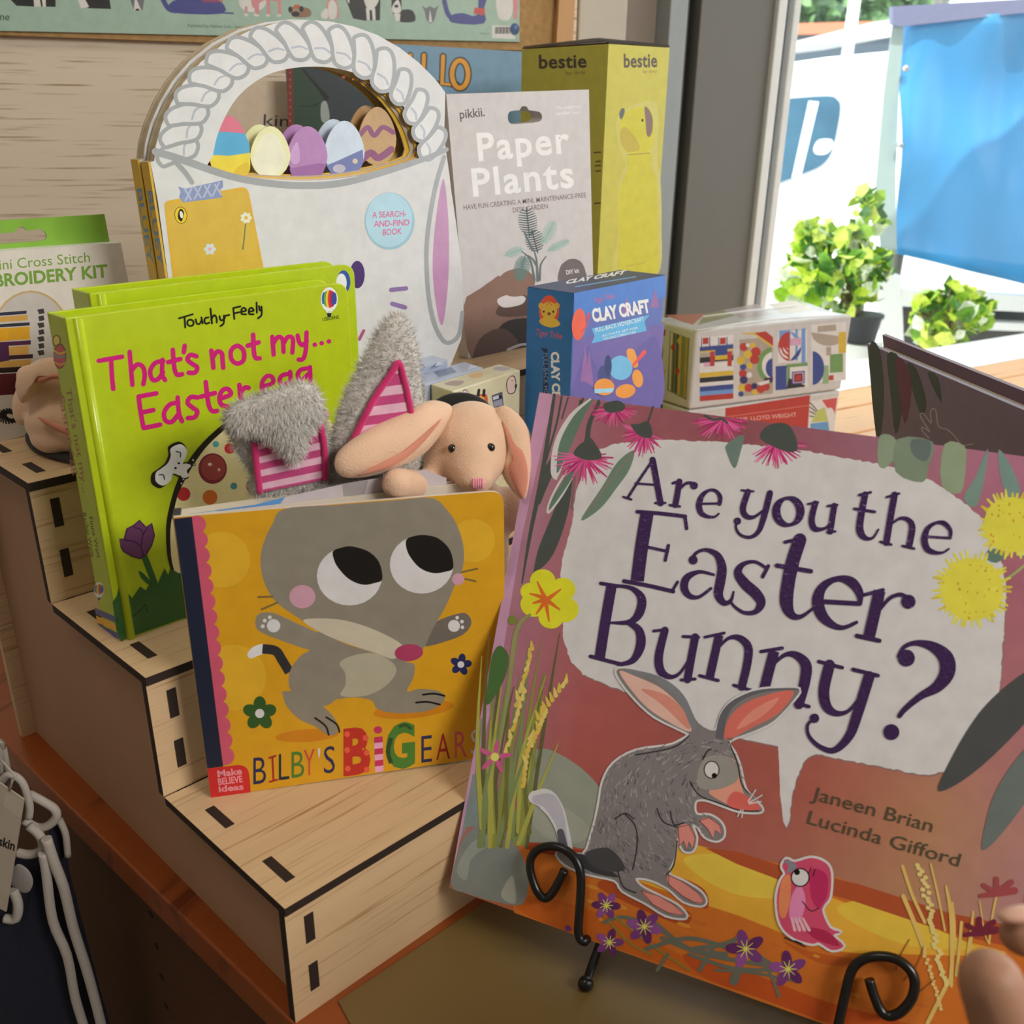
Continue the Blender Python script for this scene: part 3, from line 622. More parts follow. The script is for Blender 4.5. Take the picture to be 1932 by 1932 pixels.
mouse = [(316, 874), (322, 860), (322, 846), (340, 838), (352, 848), (350, 864), (346, 872), (360, 878), (352, 888), (356, 898), (346, 902), (336, 896), (326, 894), (322, 906), (308, 916), (294, 908), (294, 892), (304, 884)]
ar.blob([(322+(x-326)*1.13, 876+(y-876)*1.13) for x, y in mouse], K_); ar.blob(mouse, MW)
ar.line([(332, 852), (340, 854), (340, 862)], 2.2, K_); ar.line([(300, 896), (308, 896), (310, 904)], 2.2, K_); ar.ell(337, 874, 2.6, 2, K_); ar.ell(331, 883, 2.3, 2.3, K_); ar.line([(346, 874), (366, 870)], 2.4, K_); ar.line([(340, 898), (346, 908)], 2.4, K_)
for x, y in ((364, 868), (366, 876), (346, 904), (342, 912)): ar.ell(x, y, 3, 3, K_); ar.ell(x, y, 1.5, 1.5, MW)
TU, TUD = LW(96, 50, 84), LW(62, 24, 66)
tul = T8([(850, 648), (905, 645), (925, 570), (975, 545), (1015, 508), (1050, 545), (1065, 560), (1105, 530), (1125, 620), (1105, 690), (1065, 760), (1020, 788), (960, 770), (900, 735)])
ar.line(T8([(1055, 780), (1090, 870), (1130, 980)]), 12, LW(44, 90, 40)); ar.blob(T8([(1012, 880), (1050, 900), (1100, 960), (1080, 975), (1030, 930)]), LW(44, 90, 40)); ar.poly(tul, TU)
ar.line(tul+[tul[0]], 2.6, TUD, k=1)
for s in ([(915, 655), (980, 665), (1030, 710), (1042, 770)], [(980, 560), (1030, 580), (1040, 610)], [(1070, 570), (1040, 620), (1030, 690)], [(905, 645), (930, 655)]): ar.line(T8(s), 2.6, TUD)
ar.poly(T8([(820, 1105), (850, 1060), (866, 990), (875, 1075), (903, 1015), (965, 1075), (1022, 990), (1062, 1020), (1092, 968), (1148, 972), (1200, 858), (1226, 908), (1240, 858), (1300, 892), (1480, 900), (1560, 850), (1700, 930), (1900, 880), (2000, 900), (2020, 1000), (2020, 1110), (1340, 1222), (940, 1362), (880, 1392), (845, 1300)]), LW(46, 88, 40))
S([[(930, 1160), (965, 1210), (1060, 1120)], [(1060, 1120), (1072, 1180)], [(935, 1170), (962, 1250)]], 2.6, LW(26, 60, 26), T8)
ar.build('cover_print', GLOSS, root, label='pink title, tulip, egg and white mouse picture')
# printed spine
sp_ = Plane(A, V((-1, 0, 0))); ar = Art(sp_)
BRN = LW(150, 70, 30)
ar.ell(107, 643, 8, 11, K_); ar.ell(107, 643, 6, 9, LW(236, 196, 60)); ar.ell(113, 672, 12, 24, K_); ar.ell(113, 672, 10.5, 22, LW(200, 60, 60))
for i, c in enumerate(((226, 190, 50), (90, 140, 150), (190, 50, 90), (226, 150, 50))): ar.line([(103, 662+i*7), (113, 667+i*7), (123, 664+i*7)], 3.2, LW(*c))
ar.text("That's not my...", (124, 733), (157, 930), 10, BRN); ar.text('Easter egg', (111, 748), (140, 897), 10, BRN)
ar.text('Fiona Watt', (168, 976), (184, 1053), 6.5, LW(40, 50, 10)); ar.text('Rachel Wells', (156, 968), (172, 1051), 6.5, LW(40, 50, 10))
ar.ell(187, 1113, 9, 15, LW(226, 226, 220)); balloon(ar, 187, 1112, 13)
for i, c in enumerate(((46, 66, 130), (230, 160, 40), (46, 66, 130))):
    a = 1146+i*15; ar.poly([(178.5+i*2.6, a), (221.5+i*1.4, a+19), (223+i*1.4, a+31), (181+i*2.6, a+13)], LW(*c))
ar.build('spine_print', GLOSS, root, label='brown title and navy and orange bands on the spine')
# second copy behind
pl2 = Plane(A+V((0, .0275, 0)), pl.N); TR2 = pl2.hit((668, 497)); A2 = TR2-V((1, 0, 0))*.187-vv; A2.z = 2*H; v2 = TR2-V((1, 0, 0))*.187-A2
r2, pl2, u, v, bk = touchy_book(A2, v2, .187, .0245, 'second lime green board book, directly behind the one with the tulip on its cover', False)
ar = Art(pl2); ar.ell(648, 532, 13, 22, LW(50, 80, 150)); ar.ell(644, 534, 10, 18, LW(226, 226, 226)); ar.text('E', (655, 577), (658, 576.5), 6, LW(30, 44, 30)); ar.build('cover_print', GLOSS, r2)

# ------------------------------------------------------------------ the yellow bilby board book
BW = white(216, 206, 199)
YEL, GRY = BW(214, 152, 26), BW(140, 128, 112)
A = onz((398, 1505), H); yaw = math.radians(-31); u = V((math.cos(yaw), math.sin(yaw), 0)); TL = onp((325, 975), A, u); v = TL-A
pl = axes_plane(A, u, v); bk = -pl.N
root = thing('plush_ear_board_book', 'yellow board book with a grey bilby cover and plush ears, on the lowest step', 'book', A+u*.09+bk*.01)
CARD = mat('white_card_edge', rgb(226, 216, 200), .7, noise=.03)
mb = MB(); mb.col = YEL
slab(mb, pl, [(327, 976)]+round_rect([(880, 931), (950, 926), (952, 1070), (946, 1436)], [0, 26, 0, 12])+[(398, 1505)], .0022)
mb.m = 1
mb.mi = [0]+[1]*(len(mb.f)-1); mb.build('front_cover', [INK, CARD], root)
Rr = onz((885, 890), TL.z); ang = math.atan2((Rr-A).y, (Rr-A).x); 
mb = MB(); mb.col = BW(24, 32, 52); e_ = V((math.cos(ang), math.sin(ang), 0)); eb = V((-math.sin(ang), math.cos(ang), 0))
mb.box(A+bk*.0022, u*.004, bk*.011, v*.998); mb.build('spine', INK, root)
nl = 6
for k in range(nl):
    a_ = ang-math.radians(5)*(1-k/(nl-1)); d = V((math.cos(a_), math.sin(a_), 0)); nb = V((-d.y, d.x, 0))
    O = A+bk*(.0028+.0018*k)+u*.001; mb = MB(); lh = v*.992
    hh = 1 if k < nl-1 else 1
    mb.prism([O, O+d*.172, O+d*.178+v*.05, O+d*.178+v*.93, O+d*.17+lh, O+lh], nb*.0015); o = mb.build('back_cover' if k == nl-1 else 'page', CARD, root)
    if k == 0:
        lp = Plane(O, nb); la = Art(lp); TB = crop(480, 850, 3.864)
        la.poly(TB([(-600, 480), (0, 395), (225, 338), (160, 425), (0, 440), (-600, 500)]), BW(90, 140, 190)); la.poly(TB([(225, 338), (640, 245), (1250, 140), (1400, 200), (1400, 330), (160, 425)]), BW(196, 178, 178)); la.poly(TB([(640, 250), (830, 215), (800, 330), (650, 360)]), BW(160, 146, 142))
        la.build('page_picture', INK, o)
ar = Art(pl); T = crop(480, 850, 3.864); Tl = crop(0, 850, 3.864); Tb = crop(480, 1350, 3.32)
YL = BW(222, 166, 40); SH = BW(206, 126, 20)
for x, y, r in ((419, 1056, 53), (893, 1020, 41), (440, 1278, 62), (700, 1180, 60)): ar.ell(x, y, r, r*1.0, YL)
ar.ell(480+1160/3.864, 850+1888/3.864, 76, 16, SH, rot=-6); ar.ell(480+330/3.32, 1350+125/3.32, 60, 12, SH, rot=-4)
for i in range(16):   # pink scallops
    t_ = (i+.5)/16; ar.ell(366+57*t_+4, 975+466*t_, 17, 17, BW(206, 84, 106))
ar.poly([(330, 978), (362, 975), (374, 974), (434, 1440), (421, 1445), (391, 1447)], BW(206, 84, 106)); ar.poly([(328, 979), (362, 975), (421, 1446), (391, 1450)], BW(24, 32, 52))
ar.line([(474, 1235), (482, 1229), (495, 1224)], [15, 19, 19], BW(222, 214, 210)); ar.line([(495, 1224), (520, 1228), (532, 1245), (546, 1268)], 18, BW(44, 44, 46), cap=False)
ar.blob(T([(20, 1205), (70, 1180), (150, 1188), (300, 1255), (470, 1335), (560, 1420), (500, 1470), (400, 1450), (330, 1432), (70, 1335), (10, 1280)]), GRY)
ar.blob(T([(1330, 1245), (1480, 1190), (1550, 1192), (1582, 1255), (1530, 1335), (1400, 1390), (1240, 1425), (1250, 1330)]), BW(112, 100, 90))
ar.blob(T([(230, 1755), (210, 1785), (240, 1870), (330, 1960), (440, 2010), (530, 2070), (590, 2068), (608, 2020), (590, 1960), (540, 1900), (480, 1840), (520, 1780)]), GRY)
ar.blob(T([(400, 1450), (470, 1320), (640, 1400), (900, 1480), (1100, 1540), (1165, 1560), (1160, 1650), (1112, 1755), (1200, 1738), (1330, 1750), (1388, 1790), (1360, 1850), (1250, 1900), (1050, 1915), (900, 1885), (850, 1820), (700, 1800), (480, 1835), (330, 1830), (255, 1720), (262, 1600), (330, 1510), (395, 1475)]), GRY)
ar.ell(480+458/3.864, 850+1662/3.864, 54, 46, GRY, rot=70)
ar.blob(T([(622, 1552), (700, 1500), (850, 1475), (960, 1512), (1036, 1592), (985, 1690), (870, 1768), (750, 1795), (628, 1784), (664, 1710), (660, 1620)]), BW(176, 164, 140))
ar.blob(T([(220, 425), (130, 540), (62, 690), (46, 830), (80, 980), (165, 1110), (330, 1225), (460, 1310), (700, 1412), (1000, 1512), (1130, 1535), (1225, 1455), (1300, 1300), (1400, 1125), (1460, 985), (1518, 860), (1524, 700), (1475, 540), (1400, 430), (1290, 345), (1000, 365), (600, 396)]), GRY)
ar.blob(T([(355, 1238), (480, 1224), (640, 1235), (800, 1278), (970, 1350), (1085, 1432), (1020, 1518), (900, 1482), (600, 1378), (450, 1308)]), BW(200, 184, 160))
ar.ell(480+1126/3.864, 850+1473/3.864, 27, 16, BW(170, 58, 92), rot=-4)
EW = BW(216, 206, 202)
ar.ell(480+693/3.864, 850+915/3.864, 61.5, 55.5, EW); ar.ell(480+1219/3.864, 850+830/3.864, 60, 55, EW)
ar.blob(T([(574, 733), (640, 706), (710, 698), (830, 735), (910, 815), (932, 936), (880, 965), (790, 978), (690, 938), (610, 855), (578, 790)]), K_, 4)
ar.blob(T([(1110, 646), (1170, 622), (1240, 615), (1340, 640), (1425, 725), (1450, 852), (1390, 884), (1300, 893), (1205, 855), (1135, 775), (1106, 705)]), K_, 4)
ar.ell(480+350/3.864, 850+1065/3.864, 24.5, 22, BW(206, 150, 164)); ar.ell(480+1485/3.864, 850+938/3.864, 11.6, 11, BW(206, 150, 164))
for s in ([(22, 1068), (140, 1065)], [(48, 1160), (175, 1105)], [(1507, 888), (1630, 860)], [(1532, 935), (1618, 954)]): ar.line(T(s), 3.6, BW(122, 98, 52), cap=False)
for (x, y, r) in ((140, 1277, 12.5), (112, 1216, 3.6), (75, 1240, 3.6), (61, 1281, 3.6), (1455, 1278, 11.3), (1478, 1218, 3.4), (1513, 1247, 3.4), (1517, 1288, 3.4)): ar.ell(480+x/3.864, 850+y/3.864, r, r, EW)
for s in ([(1228, 1780), (1310, 1772), (1385, 1788)], [(1178, 1838), (1260, 1832), (1352, 1852)]): ar.line(T(s), 3.6, K_)
for s in ([(380, 15), (445, 65), (465, 120)], [(450, 10), (515, 55), (532, 102)]): ar.line(Tb(s), 3.6, K_)
def daisy(ar, cx, cy, r, n, pr, c, cc, cr, rot=0, asp=.72):
    for i in range(n):
        a = math.radians(rot+360*i/n); ar.ell(cx+r*math.cos(a), cy+r*math.sin(a), pr, pr*asp, c, rot=math.degrees(a))
    ar.ell(cx, cy, cr, cr, cc)
daisy(ar, 480+1505/3.864, 850+1560/3.864, 11.5, 5, 9.5, BW(34, 40, 84), EW, 6.3, rot=-80); daisy(ar, 490, 1346, 18, 5, 14.5, BW(46, 84, 34), EW, 8.6, rot=-90, asp=.8)
sl = -.115
NAV, RED, GRN = BW(34, 38, 78), BW(160, 30, 34), BW(70, 120, 44)
for ch, x0, y0, x1, y1, c in (('B', 478, 1430, 502, 1480, NAV), ('L', 526, 1423, 546, 1472, BW(26, 44, 56)), ('B', 550, 1419, 574, 1468, GRN), ('Y', 573, 1415, 594, 1464, BW(206, 70, 60)), ("'", 600, 1412, 604, 1430, EW), ('S', 611, 1409, 632, 1460, NAV),
                              ('B', 648, 1375, 699, 1465, BW(190, 44, 34)), ('G', 728, 1366, 783, 1454, BW(70, 120, 44)), ('E', 795, 1389, 815, 1439, NAV), ('A', 823, 1385, 849, 1434, RED), ('R', 858, 1381, 881, 1430, BW(206, 84, 90)), ('S', 888, 1377, 908, 1424, EW)):
    ar.glyph(ch, x0, y0, x1, y1, c, slope=sl, bold=.045 if y1-y0 > 70 else -.004)
for q in ([(514, 1428), (516, 1472)], [(508, 1430), (520, 1426)], [(509, 1475), (523, 1471)]): ar.line(q, 3.6, RED)
for x, y in ((655, 1385), (690, 1392), (655, 1415), (692, 1420), (656, 1450), (692, 1452)): ar.ell(x, y, 5.5, 5.5, BW(226, 90, 60))
ar.ell(713, 1377, 8, 7, BW(196, 44, 90))
for i in range(6): ar.poly([(706+i*.3, 1391+i*11), (722+i*.3, 1389+i*11), (722+i*.3, 1400+i*11), (706+i*.3, 1402+i*11)], BW(196, 44, 90) if i % 2 == 0 else BW(232, 160, 190))
ar.line([(738, 1440), (732, 1418), (738, 1392)], 8, BW(34, 70, 34), cap=False); ar.line([(752, 1371), (766, 1368), (776, 1376)], 6, BW(40, 80, 36), cap=False)
ar.poly([(391, 1450), (450, 1443)]+smooth_loop([(450, 1443), (463, 1447), (470, 1460), (473, 1497)], 4, False)+[(398, 1505)], BW(204, 40, 40))
PKT = BW(240, 140, 150)
ar.text('Make', (411, 1466), (457, 1460), 12, PKT, bold=.03); ar.text('BELIEVE', (412, 1481), (458, 1475), 12, PKT, bold=.03); ar.text('ideas', (413, 1494), (460, 1489), 11, PKT, bold=.03)
ar.build('cover_print', INK, root, label='grey bilby picture with lettering in many colours')
# plush ears
EARP = Plane(A+e_*.09+eb*.014, eb); FUR = printmat('grey_plush_fur', .95, noise=.1, sheen=.5)
FC = [rgb(214, 211, 205), rgb(200, 196, 190), rgb(226, 223, 218), rgb(186, 182, 176)]
def fur(name, base_mb, parent, n, ln, comb, seed, keep=None):
    g = random.Random(seed); tris = []
    for f in base_mb.f:
        a = base_mb.v[f[0]]; b = base_mb.v[f[1]]; c = base_mb.v[f[2]]
        tris.append((a, b, c, (b-a).cross(c-a).length))
        if len(f) == 4: d = base_mb.v[f[3]]; tris.append((a, c, d, (c-a).cross(d-a).length))
    mb = MB(); ws = [t[3] for t in tris]
    ct = sum(base_mb.v, V((0, 0, 0)))/len(base_mb.v)
    for a, b, c, _ in g.choices(tris, ws, k=n):
        r1, r2 = g.random(), g.random()
        if r1+r2 > 1: r1, r2 = 1-r1, 1-r2
        p = a+(b-a)*r1+(c-a)*r2
        if keep and not keep(p): continue
        nn = (b-a).cross(c-a).normalized()
        if nn.dot(p-ct) < 0: nn = -nn
        d = (nn*.55+comb*g.uniform(.4, 1)+V((g.gauss(0, .3), g.gauss(0, .3), g.gauss(0, .3)))).normalized()*ln*g.uniform(.6, 1.3); s = d.cross(nn).normalized()*.00024
        cc = g.choice(FC); mb.face([mb.vert(p-s, cc), mb.vert(p+s, cc), mb.vert(p+d, cc)])
    o = mb.build(name, FUR, parent, fix=False); o['kind'] = 'stuff'; return o
def ear(name, outline, t, center, lb, panel, rim, stripes, fcomb, seed, tip=None):
    mb = MB(); mb.col = rgb(204, 200, 194); pillow(mb, EARP, outline, t, center, back=.8); o = mb.build(name, FUR, root, label=lb)
    pp = EARP.shift(t+.0006); a2 = Art(pp, start=0)
    a2.poly(panel, rgb(196, 70, 130))
    for s in stripes: a2.poly(s, rgb(232, 186, 208))
    a2.build('striped_lining', DYED, o, label='pink striped lining')
    for r in rim: mb = MB(); mb.col = rgb(206, 40, 112); mb.tube([pp.hit(q)+pp.N*.0004 for q in smooth_loop(r, 4, False)], .0019, 8); mb.build('lining_rim', DYED, o, label='raised pink satin rim')
    keep = lambda p: not inside(px(p), panel) or (p-EARP.P).dot(EARP.N) < 0
    mb = MB(); pillow(mb, EARP, outline, t, center, back=.8); fur('fur', mb, o, 9500, .0044, fcomb, seed, keep)
    return o
def inside(q, poly):
    x, y = q; r = False; n = len(poly)
    for i in range(n):
        (x1, y1), (x2, y2) = poly[i], poly[i-1]
        if (y1 > y) != (y2 > y) and x < (x2-x1)*(y-y1)/(y2-y1)+x1: r = not r
    return r
def lerp2(a, b, t): return (a[0]+(b[0]-a[0])*t, a[1]+(b[1]-a[1])*t)
apx, lb_, rb_ = (751, 684), (648, 868), (784, 850)
st_ = [[lerp2(apx, lb_, t), lerp2(apx, rb_, t), lerp2(apx, rb_, t+.1), lerp2(apx, lb_, t+.1)] for t in (.02, .25, .45, .65, .85)]
ear('upright_ear', [(626, 930), (620, 880), (632, 800), (662, 722), (695, 660), (722, 612), (745, 593), (766, 600), (782, 640), (794, 720), (800, 800), (792, 870), (770, 940)], .011, (712, 800), 'upright grey plush ear', [apx, lb_, rb_], [[lb_, (700, 762), (738, 704), apx, (760, 708), (774, 770), rb_]], st_, RT*-.2+V((0, 0, .5)), 5)
q0 = [(480, 838), (606, 806), (614, 905), (488, 930)]
st2 = [[lerp2(q0[0], q0[3], t), lerp2(q0[1], q0[2], t), lerp2(q0[1], q0[2], t+.13), lerp2(q0[0], q0[3], t+.13)] for t in (.0, .28, .55, .82)]
fe = ear('folded_ear', [(486, 940), (474, 900), (452, 860), (430, 815), (424, 785), (450, 758), (520, 738), (570, 722), (600, 740), (612, 790), (624, 850), (630, 900), (622, 940)], .009, (535, 830), 'folded-over grey plush ear', q0, [[(479, 834), (484, 880), (490, 930)], [(604, 800), (612, 850), (613, 905)]], st2, V((0, 0, .3)), 6)
fl = [(428, 790), (450, 762), (520, 740), (574, 724), (600, 745), (606, 782), (588, 812), (574, 850), (560, 872), (544, 866), (520, 838), (480, 818), (440, 812)]
mb = MB(); mb.col = rgb(212, 208, 202); FP = EARP.shift(.017); pillow(mb, FP, fl, .006, (540, 790)); ft = mb.build('ear_tip', FUR, fe, label='ear tip hanging over the lining')
fur('tip_fur', mb, fe, 5500, .0048, V((0, 0, -.8)), 9)

# ------------------------------------------------------------------ plush bunnies
PLUSH = mat('cream_plush', rgb(232, 194, 164), .95, noise=.1, nscale=60, bump=.5, bscale=900, sheen=.35)
PLIN = mat('pink_ear_lining', rgb(214, 140, 118), .9, noise=.12, nscale=50, sheen=.3)
VELV = mat('black_velvet', (.008, .008, .009), .8, noise=.2, sheen=.2)
def lump(mb, x, y, Dp, rx, ry=None, rz=None, rot=0):
    """ellipsoid at a pixel and depth; radii in pixels there"""
    s = Dp/F; ry = ry or rx; rz = rz or min(rx, ry); r = math.radians(rot)
    X = RT*math.cos(r)-UP*math.sin(r); Y = RT*math.sin(r)+UP*math.cos(r)
    mb.ball(at(x, y, Dp), 1, 12, ax=(X*rx*s, FW*rz*s, Y*ry*s))
D0 = depth(pl.hit((930, 940)))+.034
base = at(890, 960, D0); base.z = H
root = thing('plush_bunny', 'cream plush bunny with black bead eyes leaning over the yellow bilby book', 'plush toy', base, 'plush bunnies')
mb = MB()
lump(mb, 886, 838, D0, 84, 76, 68); lump(mb, 890, 800, D0+.004, 62, 44, 56); lump(mb, 893, 860, D0-.013, 52, 46, 46); lump(mb, 890, 842, D0-.006, 60, 50, 56); lump(mb, 893, 880, D0-.012, 56, 48, 50); lump(mb, 898, 905, D0-.022, 36, 28, 34); lump(mb, 840, 866, D0-.002, 44, 48, 46); lump(mb, 930, 850, D0-.002, 38, 52, 44)
lump(mb, 885, 960, D0+.022, 66, 80, 60); lump(mb, 890, 1040, D0+.03, 72, 110, 60); lump(mb, 960, 960, D0+.03, 40, 44, 36)
capsule(mb, at(806, 918, D0-.006), at(748, 912, depth(lp.hit((748, 912)))-.0095), .0095, .0095)
bd = organic('body', mb, PLUSH, root, .0022, 18)
from mathutils.bvhtree import BVHTree
bv = BVHTree.FromPolygons([v_.co+root.location for v_ in bd.data.vertices], [tuple(p.vertices) for p in bd.data.polygons])
skin = lambda x, y: bv.ray_cast(CAM, ray((x, y)).normalized())[0]
def plush_ear(nm, outl, lining, P_, t, center):
    mb = MB(); pillow(mb, P_, outl, t, center, back=.9); e = mb.build(nm, PLUSH, root)
    if lining:
        mb = MB(); pillow(mb, P_.shift(t*.8), lining, .0028, None); mb.build('ear_lining', PLIN, e, label='pink ear lining')
dl = depth(EARP.hit((650, 870)))-.024; pa, pb_ = at(838, 800, D0-.014), at(645, 870, dl); fp = Plane(pa, (pb_-pa).cross(UP))
plush_ear('ear', [(852, 774), (836, 758), (800, 758), (740, 786), (684, 816), (640, 850), (632, 880), (648, 900), (690, 900), (742, 886), (796, 858), (830, 820)], [(834, 790), (790, 844), (740, 880), (680, 896), (700, 886), (750, 858), (800, 820)], fp, .012, (735, 838))
fp = Plane(at(970, 850, D0-.004), FW*-1-RT*.3)
plush_ear('ear', [(934, 776), (955, 766), (985, 790), (1002, 826), (1006, 880), (1000, 930), (990, 948), (962, 920), (948, 890), (958, 850), (948, 810)], [(948, 794), (962, 830), (966, 870), (960, 890), (985, 940), (996, 900), (986, 850)], fp, .010, (978, 850))
for x, y in ((853, 846), (926, 844)): mb = MB(); mb.ball(skin(x, y)+FW*.0004, .0026); mb.build('eye', mat('black_bead', (.004, .004, .004), .08, spec=.8), root, label='black bead eye')
nd = depth(skin(902, 910)); mb = MB(); lump(mb, 902, 912, nd+.0008, 13, 13, 6); nz_ = mb.build('nose', mat('pink_thread', rgb(240, 160, 176), .8, noise=.2, nscale=300), root, label='pink stitched nose')
for dx in (-8, -4, 0, 4, 8): mb = MB(); mb.tube([at(902+dx, 903, nd-.0006), at(902+dx*1.1, 912, nd-.0013+abs(dx)*.00005), at(902+dx, 921, nd-.0006)], .0006, 6); mb.build('stitch', mat('pink_thread', rgb(240, 160, 176), .8), nz_)
mb = MB(); lump(mb, 868, 790, D0+.03, 66, 50, 22); lump(mb, 772, 882, D0+.034, 30, 34, 20); mb.build('snap_band', VELV, root, label='black velvet band behind the head')
# second bunny seen from behind
P0 = onz((90, 858), 3*H); Dq = depth(P0)
root = thing('plush_bunny', 'cream plush bunny turned away, on the top step beside the embroidery kit', 'plush toy', P0, 'plush bunnies')
mb = MB(); lump(mb, 105, 750, Dq, 62, 50, 48); lump(mb, 110, 800, Dq-.004, 62, 44, 46); lump(mb, 62, 716, Dq-.006, 32, 26, 26, 30); lump(mb, 100, 700, Dq, 46, 26, 28); lump(mb, 46, 760, Dq, 20, 44, 24, 10); lump(mb, 90, 835, Dq-.008, 34, 20, 26, 20); lump(mb, 135, 830, Dq-.008, 40, 24, 30)
organic('body', mb, PLUSH, root, .0022, 3)
fp = Plane(at(80, 720, Dq-.022), FW*-1)
mb = MB(); pillow(mb, fp, [(30, 730), (40, 704), (70, 684), (110, 678), (150, 690), (150, 710), (100, 712), (70, 722), (56, 750), (40, 760)], .008); mb.build('ear', PLUSH, root)
mb = MB(); pillow(mb, fp.shift(.004), [(66, 715), (90, 706), (140, 702), (140, 712), (96, 716), (72, 724)], .004); mb.build('ear_lining', PLIN, root, label='pink fold of the ear')
mb = MB(); pillow(mb, fp.shift(.003), [(72, 786), (100, 796), (140, 812), (140, 824), (110, 815), (84, 800)], .004); mb.build('body_fold', PLIN, root, label='pink fold in the body')
mb = MB(); p_ = Plane(P0+V((0, 0, .003)), V((0, 0, 1))); pillow(mb, p_, [(48, 830), (56, 812), (100, 818), (160, 840), (160, 872), (110, 866), (64, 850)], .002); mb.build('snap_band', VELV, root, label='black velvet band under the body')
# ------------------------------------------------------------------ the big picture book on the wire easel
UW = white(182, 172, 160)
A = onz((848, 1675), .034); u = (onz((1560, 1932), .034)-A); u.normalize(); TL = onp((1018, 740), A, u); v = TL-A
pl = axes_plane(A, u, v); bk = -pl.N; BWD = .318
root = thing('picture_book', 'large picture book with purple title and a bilby cover, leaning on the wire easel', 'book', A+u*.13+bk*.004)
def pts3(s, t): return A+u*(BWD*s)+v*(1-t)
bgc = [[(168, 112, 122), (150, 84, 88), (140, 78, 80), (152, 98, 108), (168, 104, 118), (160, 98, 112)],
       [(166, 118, 128), (160, 84, 82), (150, 80, 78), (150, 84, 84), (162, 92, 98), (160, 96, 106)],
       [(164, 110, 122), (162, 86, 82), (150, 78, 72), (160, 84, 76), (170, 104, 96), (168, 104, 112)],
       [(164, 110, 122), (166, 84, 76), (158, 80, 68), (162, 84, 68), (174, 120, 84), (172, 118, 116)],
       [(160, 108, 116), (158, 78, 64), (162, 80, 68), (164, 98, 78), (172, 122, 84), (166, 116, 118)],
       [(150, 90, 60), (176, 86, 40), (180, 90, 40), (186, 110, 50), (180, 110, 60), (170, 110, 100)]]
def bg(s, t):
    x, y = s*5, t*5; i, j = min(4, int(x)), min(4, int(y)); a, b = x-i, y-j
    m_ = lambda p, q, f: tuple(g+(h-g)*f for g, h in zip(p, q))
    return UW(*(q*.9 for q in m_(m_(bgc[j][i], bgc[j][i+1], a), m_(bgc[j+1][i], bgc[j+1][i+1], a), b)))
mb = MB(); mb.col = UW(190, 180, 176); mb.box(A, u*BWD, bk*.0026, v); mb.build('front_cover', CARD, root)
mb = MB(); mb.box(A+bk*.0028+u*.004+v*.012, u*(BWD-.008), bk*.0064, v*.976); mb.build('page_block', CARD, root)
mb = MB(); mb.col = UW(150, 110, 120); mb.box(A+bk*.0094, u*BWD, bk*.0026, v); mb.build('back_cover', INK, root)
mb = MB(); mb.col = UW(160, 110, 120); mb.box(A+bk*.0026, u*.0024, bk*.0068, v); mb.build('spine', INK, root)
ar = Art(pl); n = 40; ar.up(); ids = [[ar.vert(pts3(i/n, j/n)+pl.N*ar.o, bg(i/n, j/n)) for i in range(n+1)] for j in range(n+1)]
for j in range(n):
    for i in range(n): ar.face((ids[j][i], ids[j][i+1], ids[j+1][i+1], ids[j+1][i]))
T3 = crop(960, 850, 3.864); T4 = crop(1432, 850, 3.864); TC = crop(960, 400, 3.864); TD = crop(1432, 400, 3.864); T7 = crop(900, 1350, 3.319); T9 = crop(1352, 1350, 3.319)
LFD, LFG, LFT = UW(66, 68, 60), UW(86, 104, 86), UW(120, 128, 100)
# spine-side mauve tone and stems
ar.poly([(1018, 741), (1046, 745), (1014, 880), (985, 1010), (965, 1130), (938, 1300), (905, 1420), (848, 1675), (872, 1540)], UW(170, 124, 142))
# ground
def sand(pts, c): ar.poly(pts, c)
ar.poly([(985, 1585), (1100, 1612), (1200, 1600), (1330, 1600), (1500, 1635), (1620, 1668), (1790, 1730), (1900, 1760), (2100, 1800), (2100, 2060), (1750, 2001), (1560, 1934), (1300, 1841), (970, 1722), (960, 1640)], UW(176, 92, 30))
ar.blob([(1170, 1640), (1260, 1595), (1330, 1598), (1440, 1640), (1560, 1690), (1760, 1760), (1900, 1800), (1700, 1800), (1560, 1790), (1400, 1730), (1280, 1690)], UW(196, 140, 44))
ar.blob([(1290, 1620), (1360, 1612), (1440, 1640), (1480, 1690), (1400, 1690), (1330, 1660)], UW(204, 160, 56)); ar.blob([(1580, 1720), (1640, 1700), (1760, 1750), (1840, 1790), (1700, 1780)], UW(206, 156, 52))
ar.poly([(1330, 1600), (1390, 1606), (1480, 1636), (1620, 1668), (1790, 1722), (1900, 1745), (1920, 1790), (1790, 1760), (1610, 1700), (1470, 1660), (1390, 1630)], UW(150, 66, 34))
ar.poly([(985, 1585), (1110, 1606), (1120, 1626), (1000, 1606)], UW(150, 56, 24)); ar.blob([(1150, 1660), (1220, 1690), (1300, 1720), (1290, 1745), (1220, 1720), (1130, 1675)], UW(150, 62, 24)); ar.blob([(1280, 1655), (1330, 1680), (1330, 1715), (1260, 1672)], UW(146, 56, 22)); ar.blob([(1476, 1775), (1530, 1795), (1620, 1812), (1600, 1822), (1540, 1815)], UW(160, 74, 26))
ar.blob([(1000, 1690), (1120, 1720), (1260, 1790), (1420, 1860), (1560, 1890), (1800, 1960), (1700, 1985), (1560, 1930), (1300, 1836), (1000, 1730)], UW(170, 80, 22))
ar.blob([(1290, 1800), (1400, 1830), (1560, 1890), (1700, 1930), (1600, 1940), (1440, 1885), (1330, 1845)], UW(164, 66, 22))
